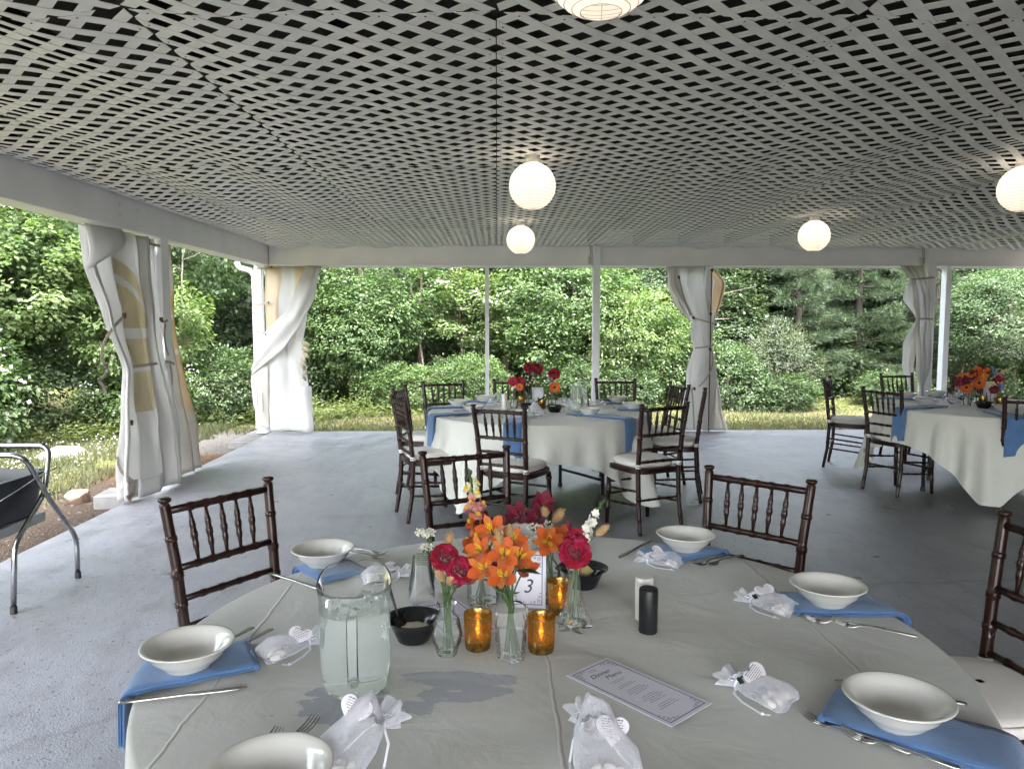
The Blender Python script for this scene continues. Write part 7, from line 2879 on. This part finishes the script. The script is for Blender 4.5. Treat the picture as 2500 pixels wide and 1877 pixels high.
for k, (x, y, rz, lb) in enumerate([(0.0, 6.78, -60, 'favour bag at the back left of the middle table'), (-0.02, 6.52, -80, 'favour bag left of the shaker on the middle table'), (0.61, 6.13, 60, 'favour bag left of the right front bowl on the middle table'),
                                    (0.90, 6.60, 70, 'favour bag right of the pitcher on the middle table'), (0.30, 5.86, 20, 'favour bag right of the framed bowl on the middle table'), (0.62, 6.86, 30, 'favour bag behind the pitcher on the middle table')]):
    make_bag(lb, (x, y, ZM), R(rz), GBAG2, 1.0, k % 2 == 0, 20 + k, 0.3, (0.0, 0.004), 0.0, 0, True)
VA, VB, VC = (0.147, 6.366, ZM, 0.15), (0.291, 6.62, ZM, 0.12), (0.484, 6.55, ZM, 0.15)
bud = [(0.002, 0.0), (0.028, 0.0), (0.036, 0.02), (0.034, 0.05), (0.018, 0.085), (0.013, 0.11), (0.014, 0.14), (0.019, 0.155)]
tum = [(0.002, 0.0), (0.030, 0.0), (0.033, 0.03), (0.036, 0.12)]
vase('round-bellied clear bud vase left on the middle table', VA[:3], bud, water=0.06)
vase('clear tumbler vase holding daisies on the middle table', VB[:3], tum, water=0.07)
vase('clear bud vase right of the number card on the middle table', VC[:3], bud, water=0.06)
fl = flower
fl('stock', 'white stock spike leaning left in the middle table vase', VA, (0.070, 6.30, 1.085), 'white', 0.021, leaves_=0, extra={'n': 15, 'step': 0.013, 'cols': [0, 0], 'mats': ['white', 'white', 'yellow', 'green'], 'ph': 1})
fl('gerbera', 'left crimson daisy flower in the middle table bouquet', VA, (0.135, 6.28, 0.985), ('red', 'magenta', 'brown'), 0.042)
fl('gerbera', 'crimson daisy flower over the orange one in the middle table bouquet', VA, (0.195, 6.30, 0.985), ('red', 'red', 'brown'), 0.040)
fl('gerbera', 'small orange daisy flower low in the middle table bouquet', VA, (0.190, 6.24, 0.942), ('orange', 'amber', 'brown'), 0.032)
fl('daisies', 'spray of tiny white daisies in the tumbler on the middle table', VB, (0.262, 6.42, 0.975), ('white', 'yellow', 'green'), 0.062, leaves_=2)
fl('carnation', 'left dark red carnation at the top of the middle table bouquet', VB, (0.280, 6.52, 1.095), ('red', 'burgundy', 'green'), 0.046)
fl('carnation', 'right dark red carnation at the top of the middle table bouquet', VB, (0.362, 6.52, 1.080), ('red', 'burgundy', 'green'), 0.046)
fl('delph', 'pale blue delphinium behind the dark red carnations', VB, (0.392, 6.62, 1.165), 'blue', 0.019, leaves_=0, extra={'n': 15, 'step': 0.010, 'cols': [0, 0], 'mats': ['blue', 'blue', 'white', 'blue'], 'ph': 0})
fl('delph', 'tall pale blue delphinium in the right bud vase of the middle table', VC, (0.470, 6.45, 1.105), 'blue', 0.021, leaves_=0, extra={'n': 18, 'step': 0.011, 'cols': [0, 0], 'mats': ['blue', 'blue', 'white', 'blue'], 'ph': 2})
fl('carnation', 'red carnation over the orange daisy at the right of the middle table', VC, (0.490, 6.36, 1.045), ('red', 'magenta', 'green'), 0.046)
fl('gerbera', 'large orange and yellow daisy at the right of the middle table bouquet', VC, (0.488, 6.30, 0.935), ('orange', 'amber', 'brown'), 0.046)
fl('bunny', 'tan bunny tail beside the red carnation on the middle table', VC, (0.468, 6.36, 1.00), ('tan',), 0.03, leaves_=0)

# ------------------------------------------------------------------ right table settings
GB = 'white bowls on the right table'
for x, y, lb, dz in [(3.905, 7.05, 'white bowl at the far left of the right table behind a chair back', 0.012), (4.300, 7.22, 'white bowl at the back of the right table', 0.012), (3.760, 6.480, 'white bowl on the right table above its hanging blue napkin', 0.012), (4.110, 5.950, 'white bowl on the right table, cut off by the nearest chair', 0.012)]:
    make_bowl(lb, (x, y, ZR + dz), GB)
RT = (TRt[0], TRt[1])
GN = 'blue napkins on the right table'
napkin('blue napkin hanging down the left front of the right table', 3.86, 6.42, R(203), 0.78, 0.14, ZR, 0, 0.915, RT, GN, 21)
napkin('blue napkin hanging at the front of the right table beside the picture edge', 4.06, 6.06, R(256), 0.80, 0.14, ZR, 0, 0.915, RT, GN, 22)
napkin('dark blue napkin at the far left of the right table', 4.0, 6.98, R(150), 0.60, 0.13, ZR, 0, 0.915, RT, GN, 23)
napkin('dark blue napkin at the back of the right table', 4.33, 7.15, R(80), 0.4, 0.13, ZR, 0, 0.915, RT, GN, 24)
GBB = 'black plastic bowls on the right table'
make_blackbowl('left black bowl on the right table', (4.105, 6.609, ZR), GBB, 'cheese', r=0.078)
serving_spoon('black spoon in the left black bowl of the right table', (4.13, 6.62, ZR + 0.04), (4.25, 6.68, ZR + 0.09))
make_blackbowl('right black bowl on the right table', (4.170, 6.306, ZR), GBB, 'packets', r=0.08)
make_votive('gold candle holder behind the right black bowl of the right table', (4.33, 6.56, ZR), 'gold candle holders on the right table', False, 0.036, 0.085)
make_votive('gold candle holder right of the black bowl on the right table', (4.345, 6.36, ZR), 'gold candle holders on the right table', False, 0.036, 0.085)
number_card('5', 'table number card behind the orange flowers of the right table', (4.42, 6.60, ZR), R(-20), 0.10, 0.20, 0.042)
V1r, V2r, V3r, V4r = (4.15, 6.50, ZR, 0.11), (4.30, 6.66, ZR, 0.13), (4.33, 6.46, ZR, 0.11), (4.52, 6.62, ZR, 0.15)
vase('squat clear vase under the front orange flower of the right table', V1r[:3], tum, water=0.07)
vase('clear vase in the middle of the right table centrepiece', V2r[:3], tum, water=0.07)
vase('small clear vase with the dark red flower on the right table', V3r[:3], tum, water=0.07)
vase('clear bud vase at the right of the right table centrepiece', V4r[:3], bud, water=0.06)
fl('gerbera', 'lower front orange gerbera-like daisy on the right table', V1r, (4.110, 6.46, 0.912), ('orange', 'amber', 'brown'), 0.052)
fl('gerbera', 'upper orange gerbera-like daisy on the right table', V2r, (4.235, 6.48, 0.950), ('orange', 'amber', 'brown'), 0.052)
rnd_ = random.Random(4)
for k, (x, y, z, c, lb) in enumerate([(4.10, 6.52, 1.00, ('orange', 'amber', 'yellow'), 'leftmost orange lily flower of the right table bouquet'), (4.155, 6.52, 1.0, ('orange', 'amber', 'yellow'), 'second orange lily flower of the right table bouquet'),
        (4.225, 6.53, 1.02, ('burgundy', 'magenta', 'yellow'), 'purple-red lily flower among the orange ones on the right table'), (4.27, 6.57, 1.047, ('orange', 'amber', 'yellow'), 'topmost orange lily flower of the right table bouquet'),
        (4.33, 6.57, 1.048, ('orange', 'red', 'yellow'), 'right-hand reddish lily flower of the right table bouquet'), (4.262, 6.48, 1.010, ('orange', 'amber', 'yellow'), 'middle orange lily flower of the right table bouquet'),
        (4.03, 6.42, 0.962, ('burgundy', 'burgundy', 'magenta'), 'lower left burgundy lily flower of the right table bouquet'), (4.085, 6.44, 0.974, ('burgundy', 'burgundy', 'magenta'), 'burgundy lily flower above the front orange daisy on the right table')]):
    fl('alstro', lb, V2r if k > 1 else V1r, (x, y, z), c, 0.042, leaves_=1)
fl('stock', 'small white stock spike at the left of the right table bouquet', V1r, (4.145, 6.62, 1.045), 'white', 0.017, leaves_=0, extra={'n': 11, 'step': 0.011, 'cols': [0, 0], 'mats': ['white', 'white', 'yellow', 'green'], 'ph': 1})
fl('delph', 'violet-blue delphinium arching over the right table bouquet', V4r, (4.425, 6.62, 1.098), 'blue', 0.026, leaves_=0, extra={'n': 18, 'step': 0.012, 'cols': [0, 0], 'mats': ['blue', 'blue', 'white', 'blue'], 'ph': 2})
fl('carnation', 'dusky pink flower at the right of the right table bouquet', V4r, (4.455, 6.55, 0.980), ('magenta', 'pink', 'green'), 0.040)
fl('statice', 'cream statice sprays above the pink flower on the right table', V4r, (4.535, 6.60, 1.035), ('cream', 'cream', 'green'), 0.05, leaves_=0)
fl('daisies', 'little yellow and white flowers before the number card of the right table', V3r, (4.290, 6.38, 0.948), ('cream', 'yellow', 'green'), 0.036, leaves_=0)
fl('carnation', 'small dark red flower low at the right of the right table bouquet', V3r, (4.290, 6.36, 0.903), ('burgundy', 'red', 'green'), 0.034)
GFR = 'steel forks on the right table'
fk2(4.00, 6.13, 3.93, 5.90, 'left fork standing out on the front edge of the right table', ZR, GFR)
fk2(4.035, 6.10, 3.965, 5.87, 'right fork standing out on the front edge of the right table', ZR, GFR)
knife(3.60, 6.22, 3.78, 6.30, ZR, 'knife beside the hanging napkin of the right table', 'steel knives on the right table')
GBAG3 = 'white organza favour bags on the right table'
for k, (x, y, rz, lb) in enumerate([(4.02, 6.52, 60, 'favour bag right of the front bowl on the right table'), (4.00, 6.82, 70, 'favour bag between the far bowls on the right table'), (4.40, 6.98, 30, 'favour bag at the back of the right table')]):
    make_bag(lb, (x, y, ZR), R(rz), GBAG3, 1.0, k % 2 == 0, 40 + k, 0.3, (0.0, 0.004), 0.0, 0, True)

# ------------------------------------------------------------------ folding stand with black tub at the left edge
M_CHROME = pm('worn_chrome_tube', (0.36, 0.37, 0.38), rough=0.24, var=0.25, scale=14, metal=1.0, rvar=0.08)
M_RUBB = pm('black_rubber', (0.015, 0.015, 0.015), rough=0.7)
M_TUB = pm('black_tub_plastic', (0.012, 0.013, 0.016), rough=0.3, var=0.25, scale=8)
M_GREYP = pm('grey_zinc_channel', (0.34, 0.35, 0.35), rough=0.5, var=0.15, scale=10, metal=0.3)
t = thing('tray_stand', 'folding chrome tray stand with crossed legs on the left floor edge', 'stand', (-2.46, 4.0, 0))
oX, oY = -2.46, 4.0
FAR = -0.62
def U(pts, x0, x1):
    near = [(x0, y - oY, z) for y, z in pts]
    far = [(x1, y - oY, z) for y, z in pts][::-1]
    return near + far
mb = MB()
mb.tube(round_path(U([(3.761, 0.03), (3.795, 0.345), (4.07, 0.555), (4.135, 0.80)], 0.0, FAR), 0.06, 6), 0.0135, n=12)
fB = mb.build('leg_frame', M_CHROME, t)
mb = MB()
mb.tube(round_path(U([(4.298, 0.03), (4.303, 0.24), (4.045, 0.54), (3.86, 0.795)], 0.028, FAR + 0.03), 0.07, 6), 0.0135, n=12)
fA = mb.build('leg_frame', M_CHROME, t)
for yy, xx in ((3.761, 0.0), (4.298, 0.028), (3.761, FAR), (4.298, FAR + 0.03)):
    mb = MB()
    mb.lathe([(0.002, 0.0), (0.0165, 0.0), (0.017, 0.004), (0.0165, 0.036), (0.013, 0.038)], n=14, c=(xx, yy - oY, 0))
    mb.build('rubber_foot', M_RUBB, t)
mb = MB()
mb.tube([(-0.016, 4.075 - oY, 0.548), (0.046, 4.075 - oY, 0.548)], [0.006, 0.006], n=8)
mb.build('pivot_bolt', M_CHROME, t)
mb = MB()
mb.ell((-0.03, 4.135 - oY, 0.815), (0.012, 0.012, 0.008), 10, 6)
mb.build('stop_button', M_RUBB, t)
q = thing('bus_tub', 'black plastic tub held in the folding stand', 'tub', (-2.74, 3.93, 0.43))
mb = MB()
rows = []
for hx, hy, z in ((0.19, 0.19, 0.0), (0.20, 0.20, 0.006), (0.235, 0.235, 0.225), (0.252, 0.252, 0.228), (0.252, 0.252, 0.236), (0.232, 0.232, 0.238), (0.196, 0.196, 0.01), (0.01, 0.01, 0.01)):
    rows.append([(p[0] / 0.2 * hx, p[1] / 0.2 * hy, z) for p in superellipse_ring(0.2, 0.2, 0, n=40, e=9)])
mb.sheet(rows, closed=True)
mb.sheet([rows[0], [(0, 0, 0.0)] * 40][::-1], closed=True)
mb.build('shell', M_TUB, q, sharp=35)
mb = MB()
mb.box((-0.05, -0.02, -0.006), (0.52, 0.46, 0.01), ch=0.002)
mb.box((0.205, 0.0, -0.028), (0.012, 0.50, 0.05), ch=0.002)
mb.box((-0.02, 0.235, -0.028), (0.46, 0.012, 0.05), ch=0.002)
mb.build('support_channel', M_GREYP, t).location = (-2.74 - oX, 3.93 - oY, 0.425)
mb = MB()
mb.tube([(0.02, -0.32, 0.60), (0.02, 0.0, 0.66), (0.02, 0.16, 0.675)], 0.0035, n=6)
mb.build('tension_rod', M_CHROME, t)
